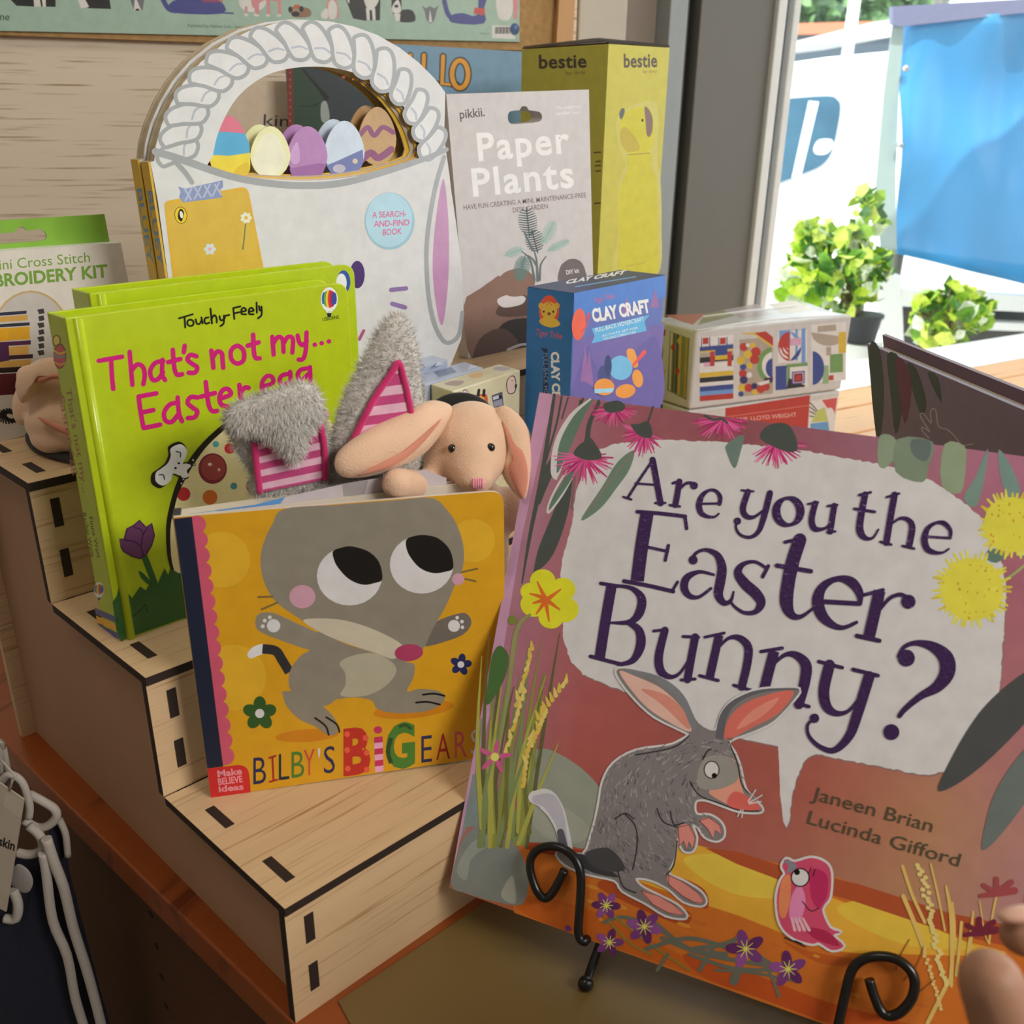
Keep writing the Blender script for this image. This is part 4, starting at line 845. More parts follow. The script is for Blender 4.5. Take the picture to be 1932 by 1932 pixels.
for i in range(60):
    x = rnd.uniform(1000, 1880); y = 1640+(x-1000)*.27+rnd.uniform(0, 120)
    if y < 1690+(x-1000)*.34: ar.ell(x, y, rnd.uniform(4, 16), rnd.uniform(2, 4), mixc(UW(176, 92, 30), UW(204, 150, 50) if i % 2 else UW(158, 70, 26), .35), rot=18)
# stones
ST1, ST2 = UW(128, 126, 108), UW(112, 112, 102)
ar.blob([(990, 1480), (1000, 1425), (1025, 1412), (1060, 1425), (1100, 1452), (1130, 1485), (1138, 1520), (1120, 1560), (1108, 1600), (1050, 1590), (985, 1585), (978, 1540)], ST1); ar.blob([(1010, 1500), (1060, 1520), (1110, 1560), (1090, 1590), (1030, 1580), (1000, 1540)], UW(138, 134, 116))
ar.poly([(892, 1460), (930, 1460), (945, 1560), (880, 1560), (868, 1590)], UW(112, 118, 110))
ar.blob([(852, 1670), (866, 1600), (890, 1565), (920, 1556), (960, 1575), (985, 1615), (997, 1660), (985, 1706), (930, 1700), (880, 1685)], ST2, 4); ar.blob([(862, 1640), (890, 1590), (930, 1575), (930, 1590), (890, 1620), (880, 1660)], UW(128, 128, 116)); ar.blob([(945, 1690), (962, 1655), (970, 1660), (972, 1704)], UW(146, 142, 124))
# speech bubble with torn edge
bub = [(1062, 1150), (1058, 1080), (1064, 1040), (1080, 985), (1085, 930), (1100, 895), (1125, 850), (1160, 838), (1230, 830), (1330, 832), (1400, 838), (1480, 845), (1530, 852), (1580, 862), (1640, 872), (1700, 884), (1740, 898), (1780, 920), (1815, 945), (1850, 975), (1876, 1010), (1890, 1060), (1898, 1110), (1896, 1170), (1890, 1240), (1886, 1300), (1868, 1350), (1845, 1390), (1790, 1455), (1740, 1463), (1680, 1450), (1600, 1435), (1540, 1422), (1522, 1430), (1506, 1460), (1494, 1500), (1489, 1550), (1484, 1562), (1478, 1550), (1472, 1500), (1470, 1440), (1468, 1408), (1400, 1394), (1360, 1380), (1290, 1370), (1240, 1335), (1190, 1310), (1140, 1290), (1100, 1272), (1075, 1245), (1062, 1200)]
g = random.Random(2); torn = []
for i in range(len(bub)):
    a, b = bub[i], bub[(i+1) % len(bub)]; k = max(1, int(math.hypot(b[0]-a[0], b[1]-a[1])/6))
    jt = .4 if 35 < i < 43 else 1.6
    for j in range(k): torn.append((a[0]+(b[0]-a[0])*j/k+g.uniform(-jt, jt), a[1]+(b[1]-a[1])*j/k+g.uniform(-jt, jt)))
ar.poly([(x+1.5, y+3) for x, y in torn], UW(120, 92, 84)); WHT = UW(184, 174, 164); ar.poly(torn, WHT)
# gum leaves and stems at the top left
for s, w_, c in (([(1046, 745), (1022, 900), (1000, 1010), (985, 1100)], [6, 9, 7, 3], LFD), ([(1060, 748), (1050, 800), (1030, 870), (1015, 930)], 4, LFD), ([(1100, 752), (1070, 830), (1030, 900), (1018, 950)], [4, 14, 20, 4], LFD), ([(1080, 870), (1060, 960), (1030, 1040), (1008, 1080)], [8, 26, 30, 4], LFD), ([(1072, 750), (1060, 790)], 3, LFD), ([(1095, 755), (1085, 800)], 3, LFD), ([(1085, 900), (1078, 960)], 4, UW(110, 84, 84))): ar.line(s, w_, c)
for pts in ([(1115, 752), (1085, 790), (1060, 840), (1048, 890), (1050, 905)], [(1085, 870), (1062, 900), (1040, 940), (1034, 968), (1060, 935), (1082, 895)]): ar.line(pts, [3, 26, 30, 18, 3] if len(pts) == 5 else 4, WHT, cap=False)
ar.line([(1118, 754), (1090, 790), (1066, 840), (1052, 890)], [3, 18, 22, 4], LFG); ar.line([(1130, 760), (1112, 800), (1108, 840)], [6, 9, 10], LFD); ar.blob([(1084, 875), (1064, 905), (1040, 945), (1037, 962), (1058, 935), (1080, 900)], LFG)
ar.blob([(1204, 848), (1165, 865), (1130, 915), (1092, 985), (1130, 970), (1170, 925), (1194, 890)], WHT); ar.blob([(1196, 850), (1165, 872), (1135, 920), (1096, 981), (1132, 960), (1164, 920), (1188, 885)], UW(96, 112, 92)); ar.line([(1190, 858), (1150, 910), (1110, 965)], 1.5, UW(140, 100, 84))
MG = [UW(186, 60, 104), UW(164, 44, 90), UW(198, 84, 124), UW(150, 36, 80)]
def gum(cx, cy, cap, r, a0, a1, n, seed, sx=1, sy=1, tip=None):
    ar.fringe(cx, cy, r*.12, r, a0, a1, n, 3.4, MG, sx, sy, seed); ar.blob(cap, LFD, 4)
gum(1103, 862, [(1083, 858), (1090, 842), (1104, 832), (1114, 826), (1124, 838), (1134, 855), (1132, 866), (1108, 868)], 54, -8, 188, 60, 31, 1.0, .9); ar.line([(1130, 756), (1112, 800), (1104, 836)], 5, LFD)
gum(1215, 815, [(1190, 802), (1204, 800), (1222, 795), (1230, 810), (1228, 826), (1206, 822)], 42, 20, 200, 46, 32, .9, 1.05); ar.line([(1232, 768), (1222, 798)], 4, LFD)
ar.fringe(1158, 772, 4, 42, -10, 190, 44, 3, MG, 1, .75, 33); ar.blob([(1138, 764), (1150, 758), (1168, 756), (1180, 766), (1172, 776), (1146, 778)], LFD, 4)
ar.fringe(1362, 790, 2, 52, 0, 185, 50, 3.4, MG, 1, .75, 34); ar.line([(1330, 784), (1346, 792), (1362, 790), (1372, 798)], 5, LFD); ar.blob([(1370, 840), (1388, 826), (1404, 822), (1398, 850), (1386, 884), (1370, 852)], UW(96, 108, 94), 4)
ar.fringe(1462, 835, 4, 56, -5, 150, 40, 3.2, MG, 1, .8, 35); ar.blob([(1434, 826), (1444, 806), (1466, 798), (1488, 802), (1502, 826), (1504, 848), (1490, 853), (1462, 844)], LFD, 4)
# gum leaves at the top right
for pts, c in (([(1660, 822), (1688, 826), (1690, 860), (1668, 884), (1656, 870)], LFT), ([(1694, 828), (1760, 834), (1752, 880), (1740, 910), (1690, 890)], UW(108, 116, 92)), ([(1720, 830), (1756, 834), (1748, 870), (1722, 858)], UW(86, 94, 84)), ([(1782, 838), (1820, 842), (1822, 880), (1812, 930), (1776, 914)], UW(124, 132, 100)), ([(1864, 846), (1840, 900), (1818, 940), (1842, 956), (1858, 900)], UW(104, 120, 104)), ([(1884, 848), (1888, 900), (1902, 940), (1926, 930), (1908, 880)], UW(104, 120, 108))): ar.blob(pts, c, 3)
# wattle
ar.line([(1934, 1066), (1910, 1085), (1892, 1096)], 5, UW(140, 140, 84)); ar.blob([(1858, 1052), (1870, 1034), (1896, 1046), (1880, 1062)], LFG, 3); ar.line([(1925, 1050), (1940, 1040)], 7, LFG)
YW = [UW(196, 178, 58), UW(184, 162, 50), UW(206, 188, 80)]
def wattle(cx, cy, r, seed):
    ar.fringe(cx, cy, r*.5, r, 0, 360, 90, 7, YW, 1, 1, seed); ar.ell(cx, cy, r*.84, r*.84, YW[0]); g = random.Random(seed)
    for i in range(34):
        a, q = g.uniform(0, 6.3), r*.8*math.sqrt(g.random()); ar.ell(cx+q*math.cos(a), cy+q*math.sin(a), g.uniform(1, 2.6), g.uniform(1, 3.2), UW(178, 128, 44) if i % 3 else YW[2])
wattle(1908, 990, 62, 41); wattle(1834, 1112, 70, 42)
# pansy
YF, OF = UW(222, 190, 36), UW(196, 92, 34)
for c_, rr in (((1024, 1096), 24), ((1062, 1112), 24), ((1066, 1150), 26), ((1040, 1164), 24), ((1008, 1140), 26), ((1000, 1116), 18)): ar.ell(c_[0], c_[1], rr, rr*.92, YF)
ar.ell(1034, 1132, 22, 22, YF)
for s in ([(1028, 1128), (1014, 1098)], [(1028, 1128), (1000, 1120)], [(1034, 1130), (1058, 1112)], [(1034, 1134), (1056, 1150)], [(1030, 1136), (1036, 1172)], [(1028, 1136), (1012, 1158)], [(1026, 1132), (1006, 1138)]): ar.line(s, [9, 3], OF)
# grasses on the left
g = random.Random(8)
GL = [UW(120, 118, 50), UW(96, 92, 44), UW(148, 140, 62), UW(84, 80, 44), UW(108, 116, 70)]
for i in range(34):
    x = g.uniform(905, 1000); tx = x+g.uniform(-10, 75); ty = g.uniform(1190, 1420); by = g.uniform(1560, 1600)
    ar.line([(x, by), ((x+tx)/2-g.uniform(0, 14), (by+ty)/2), (tx, ty)], [g.uniform(6, 11), 7, 1.5], g.choice(GL))
YS = [UW(188, 154, 66), UW(200, 168, 88)]
for (x0, y0, x1, y1) in ((1004, 1210, 970, 1330), (1068, 1272, 1010, 1350), (1030, 1330, 1000, 1400), (990, 1290, 950, 1420), (1000, 1380, 985, 1480)):
    for i in range(9):
        t_ = i/9; x, y = x0+(x1-x0)*t_, y0+(y1-y0)*t_; ar.line([(x, y+14), (x+g.uniform(-7, 9), y)], [9, 3], g.choice(YS))
ar.ell(967, 1170, 9, 9, UW(110, 110, 50)); ar.line([(1000, 1160), (975, 1190), (960, 1300), (940, 1420)], [5, 9, 8, 6], UW(128, 124, 74)); ar.blob([(930, 1235), (944, 1218), (960, 1240), (950, 1285), (920, 1330), (922, 1280)], UW(64, 90, 44))
daisy(ar, 934, 1428, 17, 5, 16, UW(176, 78, 110), UW(220, 180, 90), 8, rot=-80, asp=.3)
# dark gum leaves low on the right
ar.blob([(1770, 1492), (1790, 1440), (1830, 1370), (1870, 1320), (1932, 1270), (1990, 1250), (1960, 1330), (1890, 1410), (1820, 1470)], UW(66, 64, 60)); ar.blob([(1855, 1604), (1858, 1560), (1880, 1490), (1932, 1415), (1980, 1390), (1960, 1470), (1900, 1560)], UW(92, 96, 88))
# flowers in front
PV = [UW(104, 50, 96), UW(126, 66, 116), UW(84, 34, 74)]; DG = UW(92, 90, 74)
for s, w_ in (([(1240, 1745), (1300, 1790), (1370, 1800)], 9), ([(1250, 1770), (1330, 1800), (1440, 1820)], 8), ([(1310, 1790), (1370, 1780), (1400, 1765)], 9), ([(1345, 1790), (1320, 1830)], 8), ([(1400, 1770), (1440, 1810), (1480, 1830)], 9), ([(1470, 1830), (1380, 1826), (1300, 1800)], 7), ([(1400, 1810), (1385, 1850)], [10, 18]), ([(1140, 1740), (1170, 1730), (1200, 1735)], 7), ([(1150, 1738), (1190, 1780), (1230, 1800)], 4), ([(1160, 1730), (1240, 1790), (1300, 1830)], 4), ([(1220, 1790), (1300, 1770), (1380, 1790)], 8), ([(1260, 1800), (1240, 1830)], 6), ([(1420, 1800), (1450, 1830), (1470, 1880)], 6), ([(1350, 1830), (1420, 1835), (1500, 1850)], 5)): ar.line(s, w_, DG if w_ != 4 else UW(124, 104, 44))
for cx, cy, r, k in ((1144, 1708, 26, 6), (1216, 1748, 32, 6), (1150, 1778, 26, 5), (1407, 1790, 36, 5), (1487, 1828, 34, 5)):
    for i in range(k):
        a = math.radians(360*i/k+cx); ar.ell(cx+r*.55*math.cos(a), cy+r*.52*math.sin(a), r*.52, r*.28, PV[(i+k) % 3], rot=math.degrees(a))
    for i in range(9): a = .7*i; ar.line([(cx, cy), (cx+r*.5*math.cos(a), cy+r*.5*math.sin(a))], [2.4, 1], UW(220, 186, 70), cap=False)
ar.blob([(1066, 1748), (1072, 1745), (1080, 1754), (1068, 1756)], PV[0], 2)
# straw on the right
for s, w_ in (([(1703, 1634), (1722, 1690), (1745, 1740)], 6), ([(1704, 1690), (1725, 1740), (1742, 1785)], 8), ([(1756, 1630), (1770, 1690), (1783, 1755)], 4), ([(1785, 1672), (1796, 1740), (1795, 1860)], [4, 9, 6]), ([(1797, 1703), (1800, 1760), (1792, 1850)], [4, 7, 5]), ([(1814, 1740), (1810, 1790), (1804, 1840)], 6), ([(1836, 1720), (1830, 1780), (1820, 1830)], [4, 8, 5]), ([(1880, 1690), (1872, 1730), (1866, 1780)], 4), ([(1848, 1700), (1858, 1760), (1866, 1780)], 2.5), ([(1790, 1850), (1770, 1890), (1750, 1930)], 8)): ar.line(s, w_, UW(190, 154, 80))
for i in range(40):
    t_ = i/40; ar.ell(1736+48*t_+g.uniform(-6, 6), 1632+230*t_, 5, 4, UW(200, 168, 100), rot=20)
for i in range(18):
    t_ = i/18; ar.ell(1742+36*t_+g.uniform(-4, 4), 1790+120*t_, 4, 3.4, UW(196, 160, 92), rot=20)
for s in ([(1742, 1786), (1730, 1820), (1705, 1850)], [(1716, 1772), (1700, 1800), (1690, 1830)], [(1732, 1874), (1765, 1845)]): ar.line(s, 2, UW(126, 72, 30))
MR = UW(140, 62, 60)
for cx, cy, f, c in ((1880, 1686, 1, MR), (1848, 1760, .95, UW(100, 32, 44))):
    for dx, dy, l in ((-30, 4, 8), (-24, -16, 9), (0, -28, 10), (28, -22, 11), (34, -6, 14)): ar.line([(cx, cy), (cx+dx*f, cy+dy*f)], [12, l], c)
# authors
DKT = UW(70, 62, 44)
ar.text('Janeen Brian', (1530, 1507), (1757, 1570), 25, DKT, bold=.002); ar.text('Lucinda Gifford', (1522, 1553), (1808, 1635), 25, DKT, bold=.002)
ar.build('cover_illustration', WATER, root, label='painted bush scene with speech bubble, flowers and gum leaves')
# title in purple foil
PUR = UW(72, 46, 84)
ti = Art(pl)
ti.o = ar.o+1e-5
def G(T_, strokes):
    for pts, w_ in strokes: q = T_(pts); ti.line(q, [x/3.864 for x in w_] if isinstance(w_, list) else w_/3.864, PUR, cap=not (not isinstance(w_, list) and w_ > 60))
def dot(T_, x, y, r): (q,) = T_([(x, y)]); ti.ell(q[0], q[1], r/3.864, r/3.864, PUR)
G(T3, [([(1045, 78), (955, 210), (868, 345)], 20), ([(1050, 68), (1078, 220), (1108, 385)], 46), ([(925, 240), (1065, 250)], 17), ([(836, 338), (895, 357)], 17), ([(1070, 383), (1142, 382)], 19), ([(1245, 225), (1230, 320), (1215, 398)], 44), ([(1198, 238), (1250, 222)], 22), ([(1175, 398), (1248, 408)], 19), ([(1235, 300), (1285, 245), (1330, 236), (1352, 250)], [14, 22, 24, 24]),
       ([(1400, 388), (1535, 386)], 17), ([(1537, 390), (1542, 340), (1512, 296), (1462, 290), (1412, 328), (1388, 395), (1402, 452), (1445, 480), (1500, 484), (1532, 460)], [30, 34, 26, 22, 36, 46, 42, 28, 18, 14]),
       ([(1698, 290), (1785, 298)], 17), ([(1745, 300), (1708, 420), (1732, 478), (1790, 484), (1865, 430)], [44, 46, 42, 26, 16]), ([(1905, 310), (1862, 480), (1822, 590), (1760, 632), (1690, 615), (1657, 562), (1668, 515)], [46, 46, 34, 26, 22, 20, 18]),
       ([(1010, 455), (970, 700), (938, 950)], 96), ([(938, 446), (1100, 458), (1288, 480)], 28), ([(1285, 482), (1298, 568)], 26), ([(1020, 705), (1160, 735)], 22), ([(1165, 692), (1142, 800)], 25), ([(842, 952), (1020, 985), (1200, 1027)], 30), ([(1192, 1025), (1232, 958)], 22),
       ([(1495, 905), (1392, 884), (1302, 925), (1280, 1000), (1320, 1060), (1390, 1066), (1475, 1005)], [20, 28, 52, 58, 42, 26, 22]), ([(1332, 800), (1370, 745), (1440, 724), (1520, 762), (1555, 850), (1545, 950), (1530, 1050), (1570, 1110), (1620, 1095), (1640, 1030)], [30, 24, 28, 50, 68, 72, 66, 45, 26, 16]),
       ([(1893, 842), (1852, 920)], 28), ([(1885, 862), (1800, 812), (1712, 828), (1672, 890), (1722, 970), (1800, 1040), (1840, 1110), (1800, 1175), (1720, 1182), (1650, 1140), (1612, 1092)], [24, 24, 36, 62, 78, 80, 68, 40, 28, 22, 16]),
       ([(752, 980), (705, 1250), (662, 1525)], 76), ([(672, 968), (800, 988)], 26), ([(598, 1500), (830, 1560)], 28), ([(790, 985), (900, 1005), (970, 1080), (950, 1190), (880, 1250), (745, 1255)], [24, 34, 64, 64, 38, 18]), ([(870, 1250), (950, 1310), (962, 1420), (905, 1530), (800, 1560)], [36, 60, 70, 46, 24]),
       ([(1058, 1315), (1150, 1305)], 22), ([(1140, 1310), (1095, 1500), (1112, 1610), (1182, 1650), (1250, 1620), (1315, 1520)], [55, 62, 62, 36, 22, 16]), ([(1360, 1360), (1330, 1520), (1305, 1668)], 58), ([(1272, 1355), (1385, 1360)], 23), ([(1258, 1672), (1360, 1665)], 23),
       ([(1535, 1345), (1500, 1500), (1465, 1660)], 62), ([(1432, 1360), (1572, 1330)], 22), ([(1392, 1640), (1528, 1676)], 24), ([(1525, 1445), (1600, 1370), (1680, 1365), (1745, 1430), (1740, 1550), (1700, 1722)], [16, 26, 46, 62, 62, 60]), ([(1642, 1710), (1765, 1746)], 24)])
dot(T3, 1352, 256, 28); dot(T3, 1668, 515, 27); dot(T3, 1345, 798, 33)
q = [(215+113*.78*math.cos(a), 445+98*math.sin(a)) for a in (math.pi*2*i/16 for i in range(16))]
ti.line(T4(q), [(20+42*abs(math.cos(math.pi*2*i/16+.2)))/3.864 for i in range(16)], PUR, closed=True)
G(T4, [([(358, 390), (432, 378)], 18), ([(412, 385), (385, 500), (402, 565), (450, 575), (500, 555), (535, 495)], [44, 46, 46, 30, 18, 12]), ([(550, 402), (535, 500), (520, 592)], 44), ([(502, 405), (572, 397)], 19), ([(500, 596), (558, 590)], 18),
       ([(775, 320), (738, 520), (742, 600), (782, 640), (832, 635), (872, 575)], [46, 52, 56, 34, 19, 14]), ([(732, 325), (815, 305)], 21), ([(698, 425), (845, 447)], 22), ([(990, 322), (958, 500), (930, 672)], 48), ([(932, 340), (1022, 314)], 19), ([(886, 665), (965, 686)], 19), ([(975, 530), (1030, 495), (1088, 505), (1118, 560), (1097, 692)], [14, 24, 36, 48, 46]), ([(1048, 695), (1132, 715)], 19),
       ([(1225, 628), (1392, 638)], 19), ([(1395, 638), (1395, 580), (1350, 530), (1290, 528), (1230, 570), (1207, 650), (1230, 720), (1290, 745), (1345, 742), (1385, 716)], [22, 30, 36, 24, 36, 50, 46, 30, 18, 14]),
       ([(300, 650), (250, 800), (215, 960), (202, 1110), (240, 1198), (310, 1210), (395, 1150)], [96, 98, 98, 96, 60, 32, 20]), ([(192, 668), (330, 636)], 27), ([(132, 838), (380, 880)], 33), ([(450, 1100), (735, 1116)], 35), ([(740, 1112), (730, 1030), (670, 955), (570, 935), (470, 990), (430, 1090), (460, 1200), (540, 1272), (620, 1290), (712, 1252)], [30, 62, 72, 42, 62, 86, 82, 52, 33, 26]),
       ([(880, 1022), (840, 1200), (800, 1372)], 86), ([(757, 1055), (905, 1016)], 28), ([(715, 1350), (878, 1386)], 33), ([(875, 1170), (950, 1080), (1030, 1050), (1090, 1080)], [22, 28, 32, 36]),
       ([(112, 1462), (70, 1620), (30, 1780)], 76), ([(18, 1465), (170, 1440)], 27), ([(105, 1560), (190, 1490), (270, 1490), (342, 1560), (336, 1680), (292, 1850)], [20, 32, 54, 80, 80, 72]), ([(262, 1835), (365, 1866)], 27),
       ([(437, 1537), (608, 1582)], 27), ([(515, 1562), (475, 1740), (492, 1860), (562, 1915), (650, 1900), (715, 1825)], [80, 80, 74, 46, 27, 20]), ([(687, 1595), (868, 1640)], 29),
       ([(1020, 1500), (1060, 1432), (1150, 1402), (1270, 1430), (1362, 1510), (1372, 1620), (1300, 1722), (1180, 1790), (1070, 1880), (1025, 1935)], [30, 30, 42, 74, 112, 112, 82, 52, 40, 34])])
dot(T4, 1090, 1102, 52); dot(T4, 1075, 1512, 62)
ti.line([(1640, 1276), (1617, 1350), (1602, 1389), (1575, 1415), (1548, 1409), (1527, 1389), (1524, 1368), (1536, 1356)], [21, 20, 17, 12, 9, 7, 6, 5], PUR); ti.ell(1537, 1355, 9, 9, PUR); ti.ell(1682, 1381, 15, 15, PUR)
tt = ti.build('title_lettering', FOIL, root, label='purple foil title lettering')
# the bilby and the parrot
cr = Art(pl); cr.o = ti.o+1e-5
def R_(*c): return UW(*c)
GRB = R_(112, 102, 96)
outl = [(1100, 1612), (1118, 1570), (1130, 1520), (1138, 1475), (1158, 1440), (1200, 1416), (1260, 1407), (1283, 1398), (1300, 1386), (1288, 1378), (1236, 1352), (1200, 1320), (1172, 1285), (1164, 1264), (1190, 1262), (1236, 1276), (1276, 1298), (1300, 1330), (1318, 1364), (1350, 1378), (1362, 1348), (1380, 1324), (1420, 1304), (1470, 1298), (1508, 1300), (1496, 1322), (1460, 1360), (1420, 1380), (1376, 1398), (1386, 1420), (1396, 1446), (1406, 1488), (1425, 1510), (1438, 1525), (1432, 1532), (1395, 1530), (1360, 1518), (1330, 1508), (1312, 1512), (1314, 1536), (1340, 1538), (1362, 1554), (1366, 1576), (1352, 1586), (1330, 1578), (1318, 1560), (1306, 1556), (1314, 1580), (1308, 1604), (1290, 1604), (1278, 1580), (1272, 1620), (1262, 1648), (1290, 1662), (1322, 1682), (1332, 1700), (1322, 1708), (1290, 1700), (1262, 1676), (1230, 1660), (1200, 1656), (1210, 1672), (1240, 1688), (1276, 1706), (1294, 1724), (1290, 1732), (1256, 1726), (1220, 1704), (1175, 1680), (1160, 1660), (1108, 1648), (1066, 1630), (1052, 1606)]
ctr = (1250, 1520)
ol = smooth_loop(outl, 3); exp = []
for i, p in enumerate(ol):
    a, b = ol[i-1], ol[(i+1) % len(ol)]; dx, dy = b[0]-a[0], b[1]-a[1]; l = math.hypot(dx, dy) or 1; exp.append((p[0]+dy/l*4.5, p[1]-dx/l*4.5))
ar_ = sum(ol[i][0]*ol[(i+1) % len(ol)][1]-ol[(i+1) % len(ol)][0]*ol[i][1] for i in range(len(ol)))
cr.line(ol, 8, WHT, closed=True, k=1)
cr.poly(ol, GRB)
cr.line([(1070, 1600), (1060, 1560), (1048, 1530), (1030, 1508), (1010, 1504)], [22, 26, 34, 40, 26], WHT); cr.line([(1066, 1600), (1060, 1562), (1050, 1532), (1036, 1512), (1012, 1508)], [14, 17, 26, 30, 16], R_(160, 150, 150)); cr.line([(1064, 1594), (1058, 1570)], 14, R_(80, 74, 78))
cr.blob([(1169, 1268), (1200, 1276), (1250, 1300), (1290, 1340), (1304, 1380), (1262, 1362), (1214, 1328)], R_(196, 150, 130)); cr.blob([(1210, 1300), (1250, 1330), (1300, 1376), (1290, 1340), (1255, 1310)], R_(184, 116, 96)); cr.line([(1180, 1264), (1240, 1280), (1285, 1315), (1310, 1372)], [5, 11, 13, 12], R_(110, 106, 104))
cr.blob([(1370, 1396), (1372, 1362), (1400, 1330), (1450, 1310), (1498, 1304), (1470, 1345), (1420, 1372)], R_(186, 92, 76)); cr.blob([(1390, 1376), (1420, 1340), (1470, 1316), (1440, 1350)], R_(196, 118, 96)); cr.line([(1358, 1390), (1366, 1350), (1390, 1322), (1440, 1303), (1505, 1300)], [16, 14, 9, 6, 3], R_(86, 82, 82))
g = random.Random(12)
body = ol; cr.step *= .2
for i in range(900):
    x, y = g.uniform(1090, 1400), g.uniform(1390, 1660)
    if not inside((x, y), body) or (x > 1330 and y > 1490): continue
    if x < 1330 and y < 1386: continue
    a = math.atan2(y-1500, x-1330)+1.7+g.gauss(0, .3); l = g.uniform(6, 15); dk = (1 if y > 1590 or x < 1160 else 0)
    c = g.choice([(70, 64, 62), (92, 84, 80), (136, 126, 118), (150, 140, 130), (120, 110, 102)][:(3 if dk else 5)])
    cr.line([(x, y), (x+math.cos(a)*l, y+math.sin(a)*l)], [1.8, .8], R_(*c), cap=False)
cr.step *= 5
cr.blob([(1060, 1606), (1110, 1615), (1150, 1640), (1165, 1655), (1110, 1642)], R_(52, 48, 48)); cr.blob([(1150, 1600), (1180, 1640), (1130, 1640), (1105, 1610)], R_(60, 56, 54))
cr.blob([(1380, 1430), (1394, 1460), (1406, 1500), (1436, 1524), (1396, 1526), (1340, 1498), (1350, 1480)], R_(206, 128, 104)); cr.blob([(1384, 1494), (1408, 1500), (1436, 1525), (1398, 1528), (1372, 1516)], R_(186, 84, 72)); cr.blob([(1330, 1430), (1380, 1430), (1392, 1470), (1350, 1490), (1316, 1480)], R_(132, 122, 110))
cr.line([(1302, 1474), (1320, 1500), (1355, 1514), (1395, 1528), (1432, 1530)], 2, K_); cr.line([(1376, 1400), (1392, 1440), (1400, 1480), (1428, 1510)], 2, K_)
cr.ell(1343, 1452, 15, 17, K_); cr.ell(1343, 1452, 13, 15, WHT); cr.ell(1348, 1463, 5, 5, K_); cr.line([(1326, 1433), (1334, 1418), (1342, 1413)], 2.4, K_)
for s in ([(1412, 1512), (1426, 1490)], [(1414, 1514), (1438, 1500)], [(1414, 1516), (1436, 1512)], [(1398, 1528), (1392, 1540)], [(1402, 1528), (1400, 1542)]): cr.line(s, 2.4, WHT)
PAW = R_(190, 116, 100)
for pts in ([(1280, 1560), (1300, 1556), (1312, 1580), (1308, 1600), (1300, 1588), (1296, 1602), (1290, 1586), (1282, 1596)], [(1320, 1548), (1338, 1542), (1358, 1556), (1362, 1574), (1350, 1566), (1346, 1582), (1336, 1564)], [(1262, 1650), (1290, 1664), (1318, 1684), (1328, 1702), (1310, 1702), (1288, 1690), (1262, 1668)], [(1210, 1680), (1244, 1690), (1274, 1708), (1290, 1726), (1262, 1722), (1232, 1706)]): cr.blob(pts, PAW, 3); cr.line(pts+[pts[0]], 1.4, R_(90, 44, 44), k=1)
for s in ([(1265, 1530), (1272, 1555), (1290, 1552)], [(1240, 1525), (1252, 1550), (1278, 1560)], [(1180, 1536), (1200, 1560), (1202, 1600), (1194, 1640)], [(1160, 1545), (1180, 1534), (1196, 1545)], [(1166, 1642), (1176, 1672), (1200, 1684)], [(1278, 1586), (1272, 1630), (1258, 1650)], [(1300, 1388), (1270, 1410), (1200, 1424)]): cr.line(s, 2.6, R_(44, 40, 40))
bird = [(1476, 1634), (1484, 1620), (1500, 1626), (1530, 1618), (1556, 1626), (1568, 1646), (1566, 1690), (1556, 1706), (1552, 1720), (1566, 1750), (1586, 1758), (1572, 1764), (1592, 1784), (1570, 1792), (1546, 1778), (1532, 1780), (1500, 1770), (1478, 1752), (1468, 1726), (1466, 1690), (1474, 1660), (1482, 1648)]
bl = smooth_loop(bird, 3); cr.line(bl, 9, WHT, closed=True, k=1); cr.poly(bl, R_(176, 62, 84))
cr.blob([(1474, 1665), (1490, 1650), (1492, 1690), (1482, 1730), (1470, 1720)], R_(206, 112, 70)); cr.blob([(1494, 1690), (1510, 1670), (1520, 1700), (1508, 1740), (1490, 1730)], R_(206, 112, 140)); cr.blob([(1530, 1640), (1560, 1650), (1560, 1690), (1544, 1712), (1530, 1690)], R_(160, 36, 72)); cr.blob([(1520, 1750), (1560, 1756), (1584, 1784), (1540, 1772)], R_(150, 34, 62))
for i in range(4): cr.line([(1494+i*7, 1732), (1500+i*9, 1754)], [4, 6], R_(214, 150, 150))
cr.blob([(1478, 1622), (1492, 1624), (1504, 1634), (1494, 1644), (1484, 1646), (1488, 1634)], R_(112, 108, 110)); cr.ell(1510, 1655, 18, 18, K_); cr.ell(1510, 1655, 15.5, 15.5, WHT); cr.ell(1504, 1645, 5.5, 5.5, K_)
for s in ([(1480, 1768), (1500, 1776), (1520, 1786)], [(1500, 1774), (1514, 1780)], [(1530, 1636), (1526, 1648)], [(1538, 1640), (1534, 1652)], [(1514, 1700), (1530, 1718), (1546, 1712)]): cr.line(s, 2, R_(40, 20, 30))
cr.build('animal_pictures', WATER, root, label='bilby and pink parrot pictures with white outlines')

